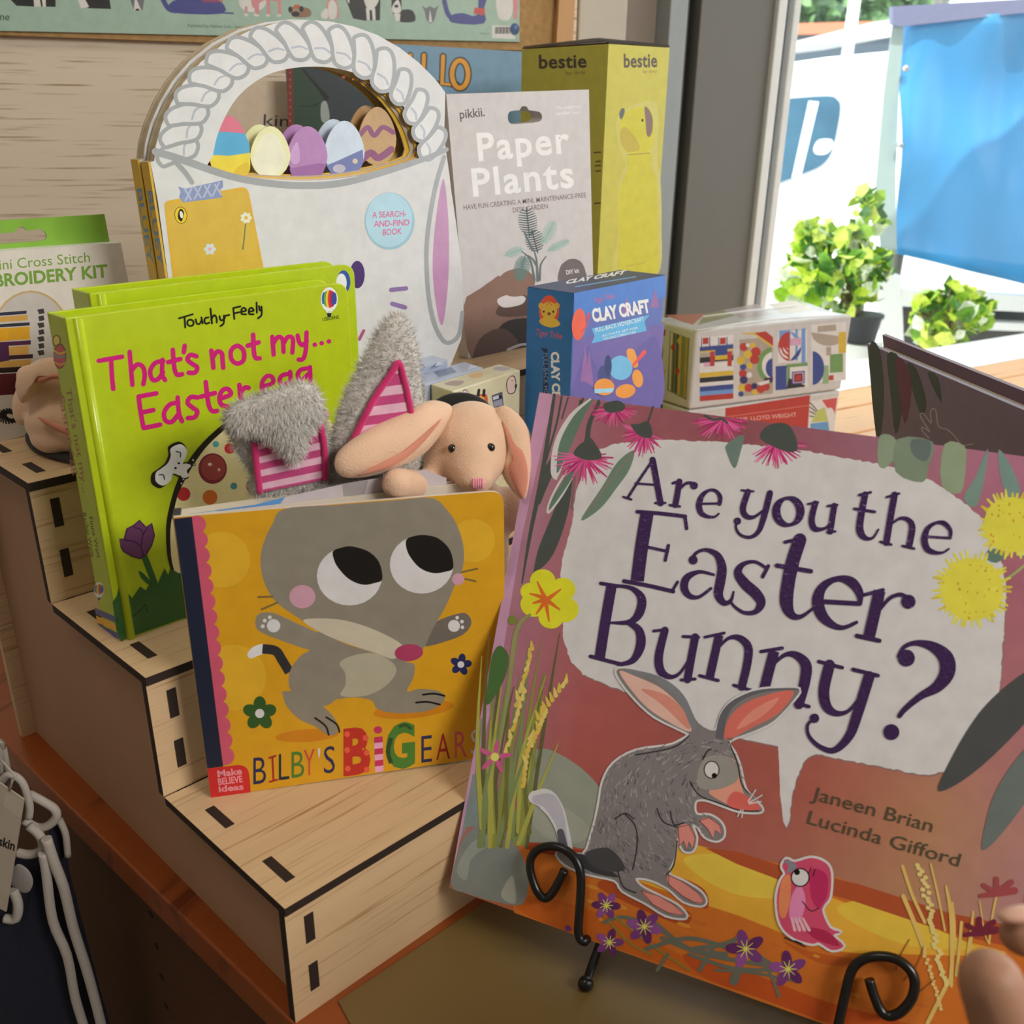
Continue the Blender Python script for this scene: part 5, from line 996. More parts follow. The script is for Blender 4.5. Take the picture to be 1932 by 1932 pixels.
# ------------------------------------------------------------------ wire easel
WIRE = mat('black_powder_coated_wire', (.006, .006, .006), .28, noise=.2)
E1 = onz((1105, 1856), .0045); hp = pl.shift(.0052)
root = thing('wire_easel', 'black wire book easel with curled hooks and ball feet under the large picture book', 'easel', V((E1.x, E1.y, 0)))
hook = T7([(548, 968), (510, 1045), (470, 1112), (425, 1145), (378, 1102), (345, 1020), (332, 950), (340, 890), (385, 838), (470, 818), (560, 845), (618, 905), (648, 990), (650, 1100), (640, 1240), (634, 1350), (648, 1402), (672, 1418)])
rw = .0026
def wire(name, pts, r=rw): mb = MB(); mb.tube(pts, r, 12); return mb.build(name, WIRE, root)
pp = [hp.hit(q) for q in smooth_loop(hook, 4, False)]; end = pp[-1]; arm_end = end+bk*.05-pl.N*0
wire('front_hook', pp+[end+bk*.006, end+bk*.016, arm_end])
hook2 = T9([(955, 1650), (985, 1750), (1030, 1850), (1085, 1882), (1160, 1850), (1225, 1765), (1240, 1660), (1200, 1580), (1110, 1520), (990, 1508), (895, 1540), (840, 1610), (805, 1740), (775, 1880), (740, 2040), (735, 2110), (760, 2130)])
hp2 = pl.shift(.0052); pp = [hp2.hit(q) for q in smooth_loop(hook2, 4, False)]; end2 = pp[-1]
wire('front_hook', pp+[end2+bk*.006, end2+bk*.016, end2+bk*.05])
for e0, b0 in ((arm_end, E1), (end2+bk*.05, E1+u*.19)):
    wire('leg', [e0, b0+V((0, 0, .0)) + (e0-b0)*.06, b0])
    mb = MB(); mb.ball(b0, .0046); mb.build('ball_foot', WIRE, root)
a1, a2 = arm_end, end2+bk*.05
wire('cross_bar', [a1, a2]); up_ = v.normalized(); s1, s2 = a1+up_*.19, a2+up_*.19
wire('back_support', [a1, a1+up_*.1, s1]); wire('back_support', [a2, a2+up_*.1, s2]); wire('cross_bar', [s1, s2])
mid = (s1+s2)/2; ft = mid+bk*.10; ft.z = .0035; wire('rear_leg', [mid, ft])

# ------------------------------------------------------------------ hand at the lower right
SKIN = mat('skin', rgb(164, 120, 94), .55, noise=.12, nscale=40, bump=.15, bscale=400)
NAIL = mat('nail', rgb(222, 178, 156), .3)
HD = .30
root = thing('person', 'person pinching the lower corner beside the large picture book, only a blurred hand showing', 'person', at(2060, 1960, HD))
mb = MB()
def digit(p, r): 
    for (a, b), (ra, rb) in zip(zip(p, p[1:]), zip(r, r[1:])): capsule(mb, at(*a), at(*b), ra, rb)
wr = (2420, 2300, HD+.03)
digit([(1868, 1850, HD-.006), (1910, 1960, HD-.004), (2010, 2090, HD+.004), (2200, 2230, HD+.016)], [.0094, .0112, .0125, .016])
digit([(1928, 1762, HD+.022), (2040, 1760, HD+.026), (2190, 1850, HD+.026), (2330, 2060, HD+.024)], [.0074, .0086, .0094, .012])
digit([(1975, 1700, HD+.036), (2080, 1690, HD+.04), (2230, 1790, HD+.036), (2370, 2030, HD+.03)], [.0075, .0087, .0096, .012])
digit([(2010, 1660, HD+.05), (2120, 1650, HD+.052), (2270, 1750, HD+.046), (2400, 2010, HD+.036)], [.0072, .0083, .0092, .012])
digit([(2060, 1650, HD+.06), (2150, 1640, HD+.062), (2300, 1730, HD+.054), (2430, 2010, HD+.042)], [.0062, .007, .0082, .011])
digit([(2330, 2060, HD+.024), (2400, 2030, HD+.034), (2430, 2280, HD+.03), (2200, 2240, HD+.018), (2330, 2120, HD+.024)], [.015, .015, .022, .018, .018])
digit([(2430, 2280, HD+.03), (2900, 2700, HD+.05)], [.024, .03])
organic('hand', mb, SKIN, root, .0022, 5)
mb = MB(); lump(mb, 1925, 1724, HD+.018, 44, 16, 22, -8); mb.build('fingernail', NAIL, root)

# ------------------------------------------------------------------ basket-shaped board books on the top step
KW = white(212, 212, 210)
BWT, BGR = KW(208, 209, 208), KW(158, 162, 164)
TA, TB2, TB6 = crop(0, 0, 3.864), crop(480, 0, 3.864), crop(480, 400, 3.864)
arch = [(291, 304), (294, 275), (304, 238), (322, 196), (346, 156), (378, 118), (420, 84), (470, 58), (520, 44), (570, 38), (620, 40), (668, 50), (712, 66), (754, 90), (790, 118), (820, 148), (840, 174)]
bodyR = [(838, 260), (848, 330), (858, 420), (868, 520), (874, 600), (870, 640), (862, 660), (846, 700), (838, 740)]
bodyL = [(345, 740), (334, 640), (322, 560), (306, 440), (298, 380), (284, 306)]
hole = [(388, 320), (400, 300), (408, 262), (424, 222), (446, 186), (476, 158), (512, 138), (556, 128), (610, 126), (664, 136), (712, 158), (752, 190), (780, 226), (796, 260), (802, 292), (770, 306), (720, 322), (660, 334), (600, 340), (540, 340), (480, 336), (430, 330)]
def with_hole(mb, plane, outer, inner, t, c, sv=V((0, 0, 0))):
    """board with a die-cut window: ring of quads between two loops that are matched by angle"""
    cx = sum(p[0] for p in inner)/len(inner); cy = sum(p[1] for p in inner)/len(inner); n = 96
    def at_angle(loop, a):
        best = None; dx, dy = math.cos(a), math.sin(a)
        for i in range(len(loop)):
            (x1, y1), (x2, y2) = loop[i], loop[(i+1) % len(loop)]; ex, ey = x2-x1, y2-y1; den = dx*ey-dy*ex
            if abs(den) < 1e-9: continue
            s = ((x1-cx)*ey-(y1-cy)*ex)/den; q = ((x1-cx)*dy-(y1-cy)*dx)/den
            if s > 0 and -1e-6 <= q <= 1+1e-6 and (best is None or s > best): best = s
        return (cx+dx*best, cy+dy*best)
    angs = sorted([math.pi*2*i/n for i in range(n)]+[math.atan2(y-cy, x-cx) % (2*math.pi) for x, y in outer])
    O = [plane.hit(at_angle(outer, a))+sv for a in angs]; I = [plane.hit(at_angle(inner, a))+sv for a in angs]; k = plane.N*-t; m_ = len(angs)
    v = [[mb.vert(p, c) for p in L] for L in (O, I, [p+k for p in O], [p+k for p in I])]
    for i in range(m_):
        j = (i+1) % m_
        if (O[i]-O[j]).length < 1e-7 and (I[i]-I[j]).length < 1e-7: continue
        mb.face((v[0][i], v[0][j], v[1][j], v[1][i]), 0); mb.face((v[2][i], v[3][i], v[3][j], v[2][j]), 0)
        mb.face((v[0][i], v[2][i], v[2][j], v[0][j]), 1); mb.face((v[1][i], v[1][j], v[3][j], v[3][i]), 1)
hole_s = smooth_loop(hole, 3)
outer = arch+bodyR+bodyL
EDGE = mat('worn_board_edge', rgb(196, 182, 156), .8, noise=.25, nscale=160)
EGGS = [((432, 285), 38, 62, None), ((510, 292), 38, 50, (232, 226, 176)), ((580, 292), 38, 50, (176, 130, 180)), ((650, 286), 38, 54, (196, 210, 226)), ((712, 262), 36, 56, (186, 150, 104))]
def basket_book(sv, label, first):
    """everything is laid out on the front copy's plane and carried over by sv"""
    Y = .280; pl = Plane(V((0, Y, 0)), V((0, -1, 0))); root = thing('basket_book', label, 'book', V((.25, Y+.005, 3*H))+sv, 'basket shaped books')
    zb = 3*H; o3 = list(outer); na = len(arch)+len(bodyR)
    o3[na-1] = px(V((pl.hit(o3[na-1]).x, Y, zb+.0005))); o3[na] = px(V((pl.hit(o3[na]).x, Y, zb+.0005)))
    t = .0022; Yv = V((0, 1, 0))
    mb = MB(); with_hole(mb, pl, o3, hole_s, t, BWT, sv); mb.build('front_cover', [INK, EDGE], root)
    cols = [KW(196, 180, 150), KW(214, 170, 60), KW(180, 164, 140), KW(206, 166, 50)]
    for k in range(4):
        hs = [(x-(6+k*8)*max(0, (x-480)/320), y-(2+k*2)*max(0, (y-300)/30)) for x, y in hole_s]
        mb = MB(); with_hole(mb, pl, o3, hs, .0011, cols[k], sv+Yv*(t+.0002+k*.0013)+V((.0004, 0, 0))); pg = mb.build('page', [INK, EDGE], root)
        if first and k in (1, 3):
            pa = Art(pl.shift(-(t+.0002+k*.0013))); g = random.Random(k)
            for i in range(26):
                a = -1.3+2.5*i/26; x, y = 598+(194-k*4)*math.cos(a), 265+124*math.sin(a); pa.ell(x, y, 2.4, 2.4, KW(*g.choice([(160, 60, 50), (90, 50, 90), (180, 120, 40)])))
            pa.build('page_pattern', INK, pg)
    T_ = t*2+.0056
    mb = MB(); with_hole(mb, pl, o3, hole_s, t, KW(190, 180, 160), sv+Yv*(T_-t)); mb.build('back_cover', [INK, EDGE], root)
    a = pl.hit((284, 306))+sv; b = pl.hit((334, 640))+sv; b = a+(b-a)*((a.z-zb-.0005)/(a.z-b.z)); mb = MB(); mb.col = KW(206, 166, 60)
    mb.prism([a+V((-.0016, 0, 0)), b+V((-.0016, 0, 0)), b, a], Yv*T_); spn = mb.build('spine', INK, root)
    sa = Art(Plane(a+V((-.0016, 0, 0)), (b-a).cross(Yv))); e = (b-a).normalized(); f = a+V((-.0016, T_*.72, 0))
    sa.text('BLUEY', px(f+e*.018), px(f+e*.066), 9, KW(110, 140, 176), bold=.02); sa.text('WHERE\u2019S THE EASTER BASKET', px(f+e*.085), px(f+e*.18), 6, KW(120, 80, 50)); sa.build('spine_lettering', INK, spn)
    for i, ((x, y), rx, ry, c) in enumerate(EGGS):
        pe_ = pl.shift(-.0050-.0003*i); mb = MB(); mb.col = KW(*(c or (214, 120, 140))); o_ = [(x+rx*math.cos(a)*(1-.16*max(0, -math.sin(a))), y+ry*math.sin(a)*(1.08 if math.sin(a) < 0 else .9)) for a in (2*math.pi*j/28 for j in range(28))]
        mb.prism([pe_.hit(q)+sv for q in o_], Yv*.0008); eg = mb.build('egg_flap', GLOSS, root)
        if first:
            ea = Art(pe_)
            if i == 0: ea.poly([(395, 262), (402, 248), (432, 249), (462, 252), (470, 270), (472, 296), (440, 294), (394, 292)], KW(84, 166, 206)); ea.poly([(394, 292), (432, 294), (472, 288), (472, 318), (460, 340), (404, 340)], KW(232, 206, 60)); ea.blob([(446, 318), (466, 306), (470, 324), (440, 334)], KW(214, 184, 50))
            if i == 1: ea.blob([(478, 300), (496, 256), (522, 256), (540, 300), (520, 330), (490, 330)], KW(238, 234, 200))
            if i == 2: ea.blob([(546, 296), (560, 268), (566, 300), (556, 310)], KW(196, 156, 202)); ea.poly([(546, 318), (600, 308), (616, 310), (606, 334), (552, 336)], KW(150, 100, 156))
            if i == 3: ea.poly([(616, 312), (640, 302), (684, 282), (686, 306), (672, 332), (628, 334)], KW(110, 120, 170)); ea.ell(640, 318, 12, 8, KW(180, 176, 190)); ea.ell(670, 304, 5, 5, KW(206, 190, 170))
            if i == 4: ea.line([(680, 254), (694, 240), (706, 256), (722, 240), (742, 250)], 9, KW(140, 84, 120)); ea.line([(684, 300), (700, 288), (714, 298), (738, 282)], 13, KW(140, 84, 120))
            ea.build('egg_pattern', INK, eg)
    return root, pl
rb, pb2 = basket_book(V((-.0012, .0118, .001)), 'second white basket-shaped book, tucked close behind the one with the round blue sticker', False)
rb, pl = basket_book(V((0, 0, 0)), 'white basket-shaped board book with braided handle and a round blue sticker on the top step', True)
ar = Art(pl)
for T_, seg in ((TA, [(1185, 1090, 1210, 1075, 1260, 1150, 1300, 1180)]),): pass
# braid: a row of plump loops along the handle
n = 17
ctrl = [(334, 284), (340, 250), (352, 214), (372, 178), (398, 146), (430, 118), (468, 96), (510, 82), (556, 76), (602, 78), (646, 88), (688, 106), (726, 132), (760, 164), (788, 202), (806, 236), (818, 272)]
for i, (x, y) in enumerate(ctrl):
    a = ctrl[max(0, i-1)]; b = ctrl[min(len(ctrl)-1, i+1)]; th = math.atan2(b[1]-a[1], b[0]-a[0])
    tx, ty = math.cos(th), math.sin(th); nx, ny = ty, -tx                      # outward normal of the arch
    f = 1.0 if i < 13 else .82
    loc = lambda s, q: (x+(tx*s+nx*q)*f, y+(ty*s+ny*q)*f)
    lobe = [loc(-34, 22), loc(-22, 34), loc(-6, 31), loc(12, 14), loc(26, -8), loc(30, -24), loc(18, -37), loc(0, -36), loc(-10, -26), loc(-20, -4), loc(-30, 12)]
    ar.blob(lobe, KW(212, 213, 212), 4); ar.line(lobe, 7.5, BGR, closed=True, k=4); ar.line([loc(-6, -14), loc(10, -12), loc(22, -18)], 4, KW(176, 180, 192))
ar.line([(293, 286), (340, 300), (420, 328), (480, 342), (560, 350), (640, 346), (720, 326), (800, 300), (842, 282)], [14, 14, 13, 13, 13, 13, 12, 10, 9], BGR); ar.line([(330, 304), (350, 326), (362, 344)], 9, BGR)
# sticker, whiskers, nose and ear of the cover
YC = KW(210, 176, 72)
ar.poly(round_rect([(309, 380), (467, 351), (500, 520), (330, 560)], [10, 16, 0, 0]), KW(216, 172, 60)); ar.poly(round_rect([(314, 385), (464, 357), (496, 520), (336, 556)], [8, 14, 0, 0]), YC)
ar.poly([(336, 352), (350, 356), (420, 340), (421, 352), (414, 360), (420, 372), (410, 374), (345, 382), (338, 372), (341, 362)], KW(136, 150, 190))
for i in range(4): ar.line([(348+i*19, 350+i*-2.6+6), (360+i*19, 376-i*3)], 3.4, KW(176, 184, 206)); ar.line([(362+i*17, 350-i*3+4), (350+i*17, 378-i*3)], 3.4, KW(176, 184, 206))
ar.ell(341, 406, 12, 16, K_, rot=-8); ar.ell(341, 406, 11, 15, KW(236, 196, 40), rot=-8); ar.blob([(340, 394), (346, 398), (346, 408), (342, 418), (336, 412), (336, 402)], K_, 3); ar.ell(342, 405, 3, 7, KW(236, 236, 230), rot=-10)
daisy(ar, 464, 411, 6, 7, 5, KW(236, 232, 206), KW(222, 180, 60), 3.4); ar.line([(463, 422), (461, 446)], 2, KW(90, 120, 80)); ar.line([(461, 446), (458, 470)], 2.4, KW(90, 120, 80)); daisy(ar, 396, 470, 6, 6, 5.4, KW(206, 214, 226), KW(226, 170, 160), 3.4)
ar.ell(735, 417, 47, 54, KW(150, 190, 206)); ar.ell(734, 415, 44, 51, KW(172, 208, 222))
ST = KW(206, 96, 140)
for s, y, x0, x1 in (('A SEARCH-', 411, 702, 766), ('AND-FIND', 428, 705, 772), ('BOOK', 444, 722, 758)): ar.text(s, (x0, y), (x1, y-3), 11, ST, bold=.015, up=(.02, -1))
ar.ell(674, 518, 14, 26, KW(76, 52, 110)); ar.line([(738, 547), (766, 544)], 8.4, KW(140, 116, 166)); ar.line([(740, 573), (764, 580)], 8.4, KW(140, 116, 166)); ar.line([(678, 640), (686, 624)], 6, KW(170, 90, 130))
ar.blob([(806, 500), (812, 420), (826, 340), (836, 300), (846, 330), (860, 420), (872, 520), (874, 600), (866, 634), (846, 646), (828, 622), (812, 560)], KW(206, 204, 202)); ar.blob([(816, 500), (820, 430), (830, 360), (838, 340), (846, 420), (846, 520), (838, 600), (830, 610), (820, 560)], KW(186, 140, 176))
ar.line([(838, 296), (820, 360), (806, 450), (806, 530), (816, 600), (834, 640), (850, 646), (866, 630), (872, 590)], 8, BGR)
ar.build('cover_print', GLOSS, rb, label='braided handle, yellow picture panel and blue sticker print')

# ------------------------------------------------------------------ embroidery kit on the left
PK0 = onz((25, 828), 3*H); pk = Plane(PK0, V((0.06, -1, 0)))
root = thing('craft_kit_box', 'white embroidery kit box with green hanging header, left on the top step', 'box', PK0)
mb = MB(); mb.col = KW(222, 218, 210); b0, b1 = pk.hit((-150, 862)), pk.hit((52, 818))
slab(mb, pk, [(-170, 486), (228, 458), (236, 500), (256, 600), (290, 790), (60, 818), (0, 834), (-170, 872)], .024); mb.build('box_body', INK, root)
mb = MB(); mb.col = KW(128, 178, 60)
hd = pk.shift(-.012); ho = [(-170, 426), (197, 404), (208, 462), (-170, 490)]; hh = smooth_loop([(-120, 444), (0, 440), (30, 438), (36, 428), (44, 428), (52, 436), (76, 432), (88, 442), (86, 452), (70, 455), (0, 460), (-120, 466)], 2)
with_hole(mb, hd, ho, hh, .0012, KW(128, 178, 60)); mb.build('hanging_header', [INK, INK], root, label='green hanging header')
ar = Art(pk)
ar.text('mini Cross Stitch', (-22, 511), (170, 494), 19, KW(120, 164, 66)); ar.text('EMBROIDERY KIT', (-52, 545), (204, 522), 23, KW(120, 164, 66), bold=.03)
ar.ell(58, 640, 76, 92, KW(196, 170, 120)); ar.ell(58, 640, 72, 88, KW(196, 192, 188))
for y, x1, h_, c in ((590, 50, 6, (44, 44, 70)), (598, 52, 10, (206, 160, 80)), (612, 56, 6, (44, 44, 60)), (620, 56, 24, (214, 160, 40)), (646, 58, 8, (80, 30, 70)), (656, 54, 16, (206, 160, 80)), (672, 62, 8, (60, 24, 44)), (682, 58, 12, (206, 160, 80)), (694, 70, 10, (30, 20, 26)), (706, 60, 40, (90, 26, 40))):
    ar.poly([(-8+abs(y-640)*.1, y), (x1, y-4), (x1, y-4+h_), (-8+abs(y-640)*.1, y+h_)], KW(*c))
ar.poly([(-8, 650), (16, 649), (18, 680), (-4, 684)], KW(74, 34, 78)); ar.poly([(-8, 620), (16, 618), (16, 642), (-8, 646)], KW(222, 164, 30))
for i in range(7): ar.poly([(70+(i % 2)*2, 584+i*13), (82, 582+i*13), (84, 591+i*13), (74, 593+i*13)], KW(60, 56, 60))
for i in range(22): a = i*.6; ar.line([(16+20*math.cos(a), 785+14*math.sin(a)), (22+14*math.cos(a+2), 785+12*math.sin(a+2.2))], 3, KW(34, 32, 36))
ar.poly([(230, 536), (242, 534), (243, 542), (231, 545)], KW(176, 40, 50)); ar.build('box_print', INK, root)

# ------------------------------------------------------------------ paper plants pack
pp = Plane(V((0, .325, 0)), V((0, -1, .0)))
root = thing('craft_pack', 'flat pale grey paper plants craft pack with a hang slot, beside the basket books', 'box', V((.5, .335, 3*H)))
PW = white(206, 202, 196); PGY = PW(186, 178, 172)
bl, br = px(V((pp.hit((884, 700)).x, .325, 3*H+.0005))), px(V((pp.hit((1122, 700)).x, .325, 3*H+.0005)))
ov = [(842, 178), (1111, 169), (1119, 520), br, bl]; slot = smooth_loop([(958, 222), (962, 210), (980, 208), (984, 201), (994, 201), (998, 208), (1018, 211), (1023, 222), (1016, 230), (988, 233), (964, 234)], 2)
mb = MB(); with_hole(mb, pp, ov, slot, .014, PGY); mb.build('pack_body', [INK, INK], root)
ar = Art(pp)
ar.text('pikkii.', (868, 224), (915, 219), 17, PW(92, 80, 76), bold=.012); ar.text('No watering', (1050, 206), (1095, 203), 6, PW(230, 226, 220)); ar.text('needed, ever!', (1050, 217), (1097, 214), 6, PW(230, 226, 220))
LT = PW(226, 224, 222)
ar.text('Paper', (903, 303), (1076, 287), 51, LT, bold=.022, sp=1.12); ar.text('Plants', (893, 370), (1084, 352), 51, LT, bold=.022, sp=1.12)
ar.text('HAVE FUN CREATING A MINI, MAINTENANCE-FREE', (875, 396), (1106, 372), 9, PW(120, 104, 100), bold=.01); ar.text('DESK GARDEN', (968, 401), (1034, 393), 9, PW(120, 104, 100), bold=.01)
# picture: hand holding a little paper plant
TP = crop(960, 400, 3.864); TQ = crop(480, 400, 3.864); HB = PW(128, 98, 82); HB2 = PW(84, 62, 52); HD_ = PW(44, 36, 34)
ar.poly([(872, 590), (880, 560), (905, 545), (940, 520), (1000, 540), (1010, 600), (1010, 700), (900, 700), (882, 660)], HB)
ar.blob([(940, 620), (1000, 600), (1060, 620), (1060, 720), (930, 720)], HD_); ar.blob([(905, 640), (950, 620), (980, 660), (930, 720), (890, 700)], HB2); ar.blob([(935, 590), (960, 560), (1000, 560), (1010, 590), (960, 598)], HB2); ar.blob([(938, 566), (960, 556), (990, 560), (984, 574), (950, 580)], PW(196, 186, 180)); ar.line([(958, 660), (985, 650), (1010, 652)], 5, PW(170, 160, 154))
ar.blob([(945, 520), (985, 506), (1010, 530), (990, 556), (955, 556)], HB); ar.blob([(1056, 534), (1056, 506), (1068, 492), (1082, 488), (1096, 494), (1104, 510), (1104, 534)], PW(104, 94, 92)); ar.text('DIY kit', (1069, 518), (1093, 514), 8, PW(220, 216, 212), bold=.01)
SG, SG2, SG3 = PW(70, 82, 80), PW(140, 170, 156), PW(92, 120, 112)
def feather(c, cx, cy, rx, ry, rot, k=8):
    r = math.radians(rot)
    for i in range(-k, k+1):
        t = i/k; w_ = rx*math.sqrt(max(0, 1-t*t)); a = (cx-ry*t*math.sin(r), cy+ry*t*math.cos(r))
        for s in (-1, 1): ar.line([a, (a[0]+s*w_*math.cos(r)+ry*.14*math.sin(r), a[1]+s*w_*math.sin(r)-ry*.14*math.cos(r))], [2.6, 1.4], c, cap=False)
    ar.line([(cx+ry*math.sin(r), cy-ry*math.cos(r)), (cx-ry*math.sin(r), cy+ry*math.cos(r))], 2, c)
feather(SG, 996, 421, 18, 27, -6, 6); feather(SG, 1009, 456, 18, 22, -14, 5); feather(SG2, 1034, 440, 12, 24, 28, 6); feather(SG2, 1052, 464, 8, 22, 64, 6); feather(SG2, 968, 476, 9, 18, 70, 5); feather(SG3, 984, 508, 15, 24, 14, 8)
for s in ([(1014, 530), (1012, 490), (1006, 470)], [(1008, 528), (1000, 490), (984, 474)], [(1018, 528), (1020, 500), (1030, 484)], [(1004, 470), (990, 440)], [(1012, 500), (1004, 488), (996, 482)]): ar.line(s, [5, 3.4, 2], PW(96, 104, 102))
ar.build('pack_print', WATER, root, label='white title and plant picture on the pack')

# ------------------------------------------------------------------ yellow bottle box
Af = at(1148.4, 82.8, 1.05); zt = Af.z; zb = .0005
Lf, Rg = onz((984.6, 93), zt) if False else None, None
def on_vert(q, z, base):  # point of the pixel at the same height as base, along the ray
    return onz(q, z)
# its top is just above eye level, so its faces are set by direction instead
d1 = V((.139, .99, 0)).normalized(); d2 = V((.99, -.139, 0)).normalized()
L1 = onp((984.6, 93), Af, d1.cross(V((0, 0, 1)))); R1 = onp((1264, 84), Af, d2.cross(V((0, 0, 1))))
e1 = d1*(L1-Af).dot(d1); e2 = d2*(R1-Af).dot(d2)
root = thing('bottle_box', 'tall yellow bottle box with a dog picture, standing by the window frame', 'box', V((Af.x, Af.y, 0)))
YB = white(226, 222, 206); YB1 = YB(206, 196, 74)
mb = MB(); mb.col = YB1; mb.box(V((Af.x, Af.y, zb)), e2, e1, V((0, 0, zt-zb))); mb.build('box_body', INK, root)
mb = MB(); mb.col = YB(70, 60, 54); c0 = V((Af.x, Af.y, zt+.0006)); mb.prism([c0, c0+e2, c0+e2+e1, c0+e1], V((0, 0, .0012))); lid = mb.build('lid', mat('dark_lid', rgb(60, 52, 46), .7), root, label='dark lid')
mb = MB(); mb.prism([c0+e1*.05+V((0, 0, .0014)), c0+e2*.5+e1*.5+V((0, 0, .009)), c0+e1*.98+V((0, 0, .0014))], V((0, 0, .001))); mb.prism([c0+e2*.02+e1*.04+V((0, 0, .0014)), c0+e2*.98+V((0, 0, .0014)), c0+e2*.9+e1*.7+V((0, 0, .012)), c0+e2*.5+e1*.5+V((0, 0, .009))], V((0, 0, .001))); mb.build('lid_flap', mat('dark_lid', rgb(60, 52, 46), .7), lid)
s1 = Plane(Af, e1.cross(V((0, 0, 1)))); s2 = Plane(Af, e2.cross(V((0, 0, 1))))
ar = Art(s2); BR = YB(92, 78, 66)
ar.blob([(1160, 520), (1166, 440), (1166, 360), (1172, 330), (1180, 312), (1172, 290), (1164, 260), (1166, 220), (1200, 196), (1240, 200), (1240, 300), (1246, 340), (1248, 420), (1240, 520)], YB(212, 202, 100)); 
ar.blob([(1170, 540), (1168, 440), (1168, 366), (1176, 338), (1184, 318), (1184, 292), (1228, 288), (1228, 312), (1238, 340), (1240, 420), (1236, 540)], YB(212, 202, 52))
ar.blob([(1172, 222), (1190, 206), (1216, 202), (1230, 214), (1234, 250), (1226, 284), (1184, 288), (1172, 270), (1169, 246)], YB(214, 204, 50)); ar.blob([(1170, 248), (1180, 240), (1200, 262), (1206, 282), (1184, 286), (1172, 270)], YB(200, 180, 62)); ar.line([(1185, 292), (1226, 289)], 1.6, YB(170, 140, 50))
ar.blob([(1168, 216), (1172, 205), (1178, 205), (1178, 214), (1172, 226)], YB(104, 106, 96), 3); ar.blob([(1216, 202), (1224, 206), (1231, 222), (1231, 244), (1226, 258), (1220, 254), (1218, 230)], YB(140, 112, 96), 3); ar.ell(1212, 227, 2, 3, K_)
ar.text('bestie', (1177, 127), (1240, 126), 25, BR, bold=.025, sp=1.05); ar.text('by doiy', (1213, 138), (1240, 137), 6, YB(150, 128, 70)); ar.text('water bottle', (1182, 504), (1218, 497), 5, YB(180, 164, 60)); ar.build('box_print', INK, root)
ar = Art(s1); BR2 = YB(80, 62, 56)
ar.text('bestie', (1017, 129), (1107, 127), 25, BR2, bold=.025, sp=1.05); ar.text('by doiy', (1068, 141), (1105, 139), 7, YB(130, 108, 60))
for y, l in ((288, 24), (305, 18), (313, 20), (323, 18), (384, 22)): ar.line([(1134-l*.6, y), (1134, y-1)], 3, YB(120, 100, 50), cap=False)
ar.build('side_print', INK, root)

# ------------------------------------------------------------------ blue clay craft box
zt = .34; Fc, Lc, Rc = onz((1083, 553), zt), onz((995, 541), zt), onz((1256, 519), zt); e2 = Rc-Fc; e1 = Lc-Fc; n_ = V((-e2.y, e2.x, 0)).normalized(); 
root = thing('clay_craft_box', 'blue clay craft box with a lion on its side, on the middle step', 'box', V((Fc.x, Fc.y, 2*H)))
QW = white(206, 208, 212); DB = QW(38, 104, 168)
mb = MB(); mb.col = QW(86, 106, 176); mb.box(V((Fc.x, Fc.y, 2*H+.0005)), e2, e1, V((0, 0, zt-2*H-.0005))); mb.build('box_body', INK, root, bevel=.001)
f2 = Plane(Fc, e2.cross(V((0, 0, 1)))); f1 = Plane(Fc, e1.cross(V((0, 0, 1)))); f0 = Plane(Fc, V((0, 0, 1)))
bt = [px(V((p.x, p.y, 2*H+.001))) for p in (Fc, Rc, Lc)]
ar = Art(f2)
ar.poly([(1083, 553), (1256, 519), (1256, 560), (1083, 600)], QW(70, 120, 200)); ar.poly([(1083, 640), (1254, 610), bt[1], bt[0]], QW(106, 96, 164)); ar.blob([(1083, 760), (1090, 700), (1110, 650), (1120, 680), (1150, 720), (1200, 660), (1240, 640), (1250, 760), (1180, 790)], QW(96, 88, 160))
for s in ([(1172, 590), (1184, 560), (1190, 590)], [(1226, 580), (1236, 545), (1244, 580)], [(1095, 720), (1104, 650), (1112, 720)], [(1104, 720), (1112, 660), (1120, 730)]): ar.poly(s, QW(140, 100, 160))
ar.ell(1092, 612, 13, 30, QW(226, 92, 66), rot=4); ar.line([(1104, 604), (1112, 590), (1108, 612), (1096, 626)], 2.4, QW(200, 70, 90))
ar.text('Tiger Tribe', (1122, 572), (1160, 562), 10, QW(196, 80, 110)); ar.text('CLAY CRAFT', (1119, 607), (1227, 588), 23, QW(230, 230, 230), bold=.05)
ar.poly([(1116, 620), (1226, 594), (1216, 606), (1220, 624), (1116, 648), (1122, 634)], QW(90, 170, 220)); ar.text('PULL-BACK HOVERCRAFT', (1124, 627), (1216, 605), 8, QW(226, 232, 236)); ar.text('ACTIVITY SET FOR', (1136, 636), (1204, 620), 4, QW(226, 232, 236)); ar.text('YOUNG CREATORS', (1138, 642), (1200, 628), 4, QW(226, 232, 236))
ar.blob([(1128, 715), (1134, 690), (1150, 700), (1150, 730)], QW(60, 70, 130)); ar.blob([(1182, 662), (1196, 660), (1204, 690), (1190, 690)], QW(236, 150, 70)); ar.line([(1194, 690), (1216, 664)], [4, 8], QW(226, 80, 80)); ar.ell(1171, 694, 22, 23, QW(110, 180, 226), rot=-10); ar.ell(1147, 690, 7, 20, QW(44, 60, 110)); ar.ell(1203, 714, 10, 17, QW(236, 150, 66), rot=-10)
ar.ell(1138, 732, 20, 16, QW(60, 70, 120)); ar.ell(1140, 730, 19, 16, QW(236, 146, 66)); ar.poly([(1121, 734), (1158, 732), (1156, 740), (1122, 742)], QW(150, 200, 230)); ar.ell(1180, 738, 19, 13, QW(236, 146, 60), rot=-12); ar.build('front_print', INK, root)
ar = Art(f1); LB = QW(44, 112, 176)
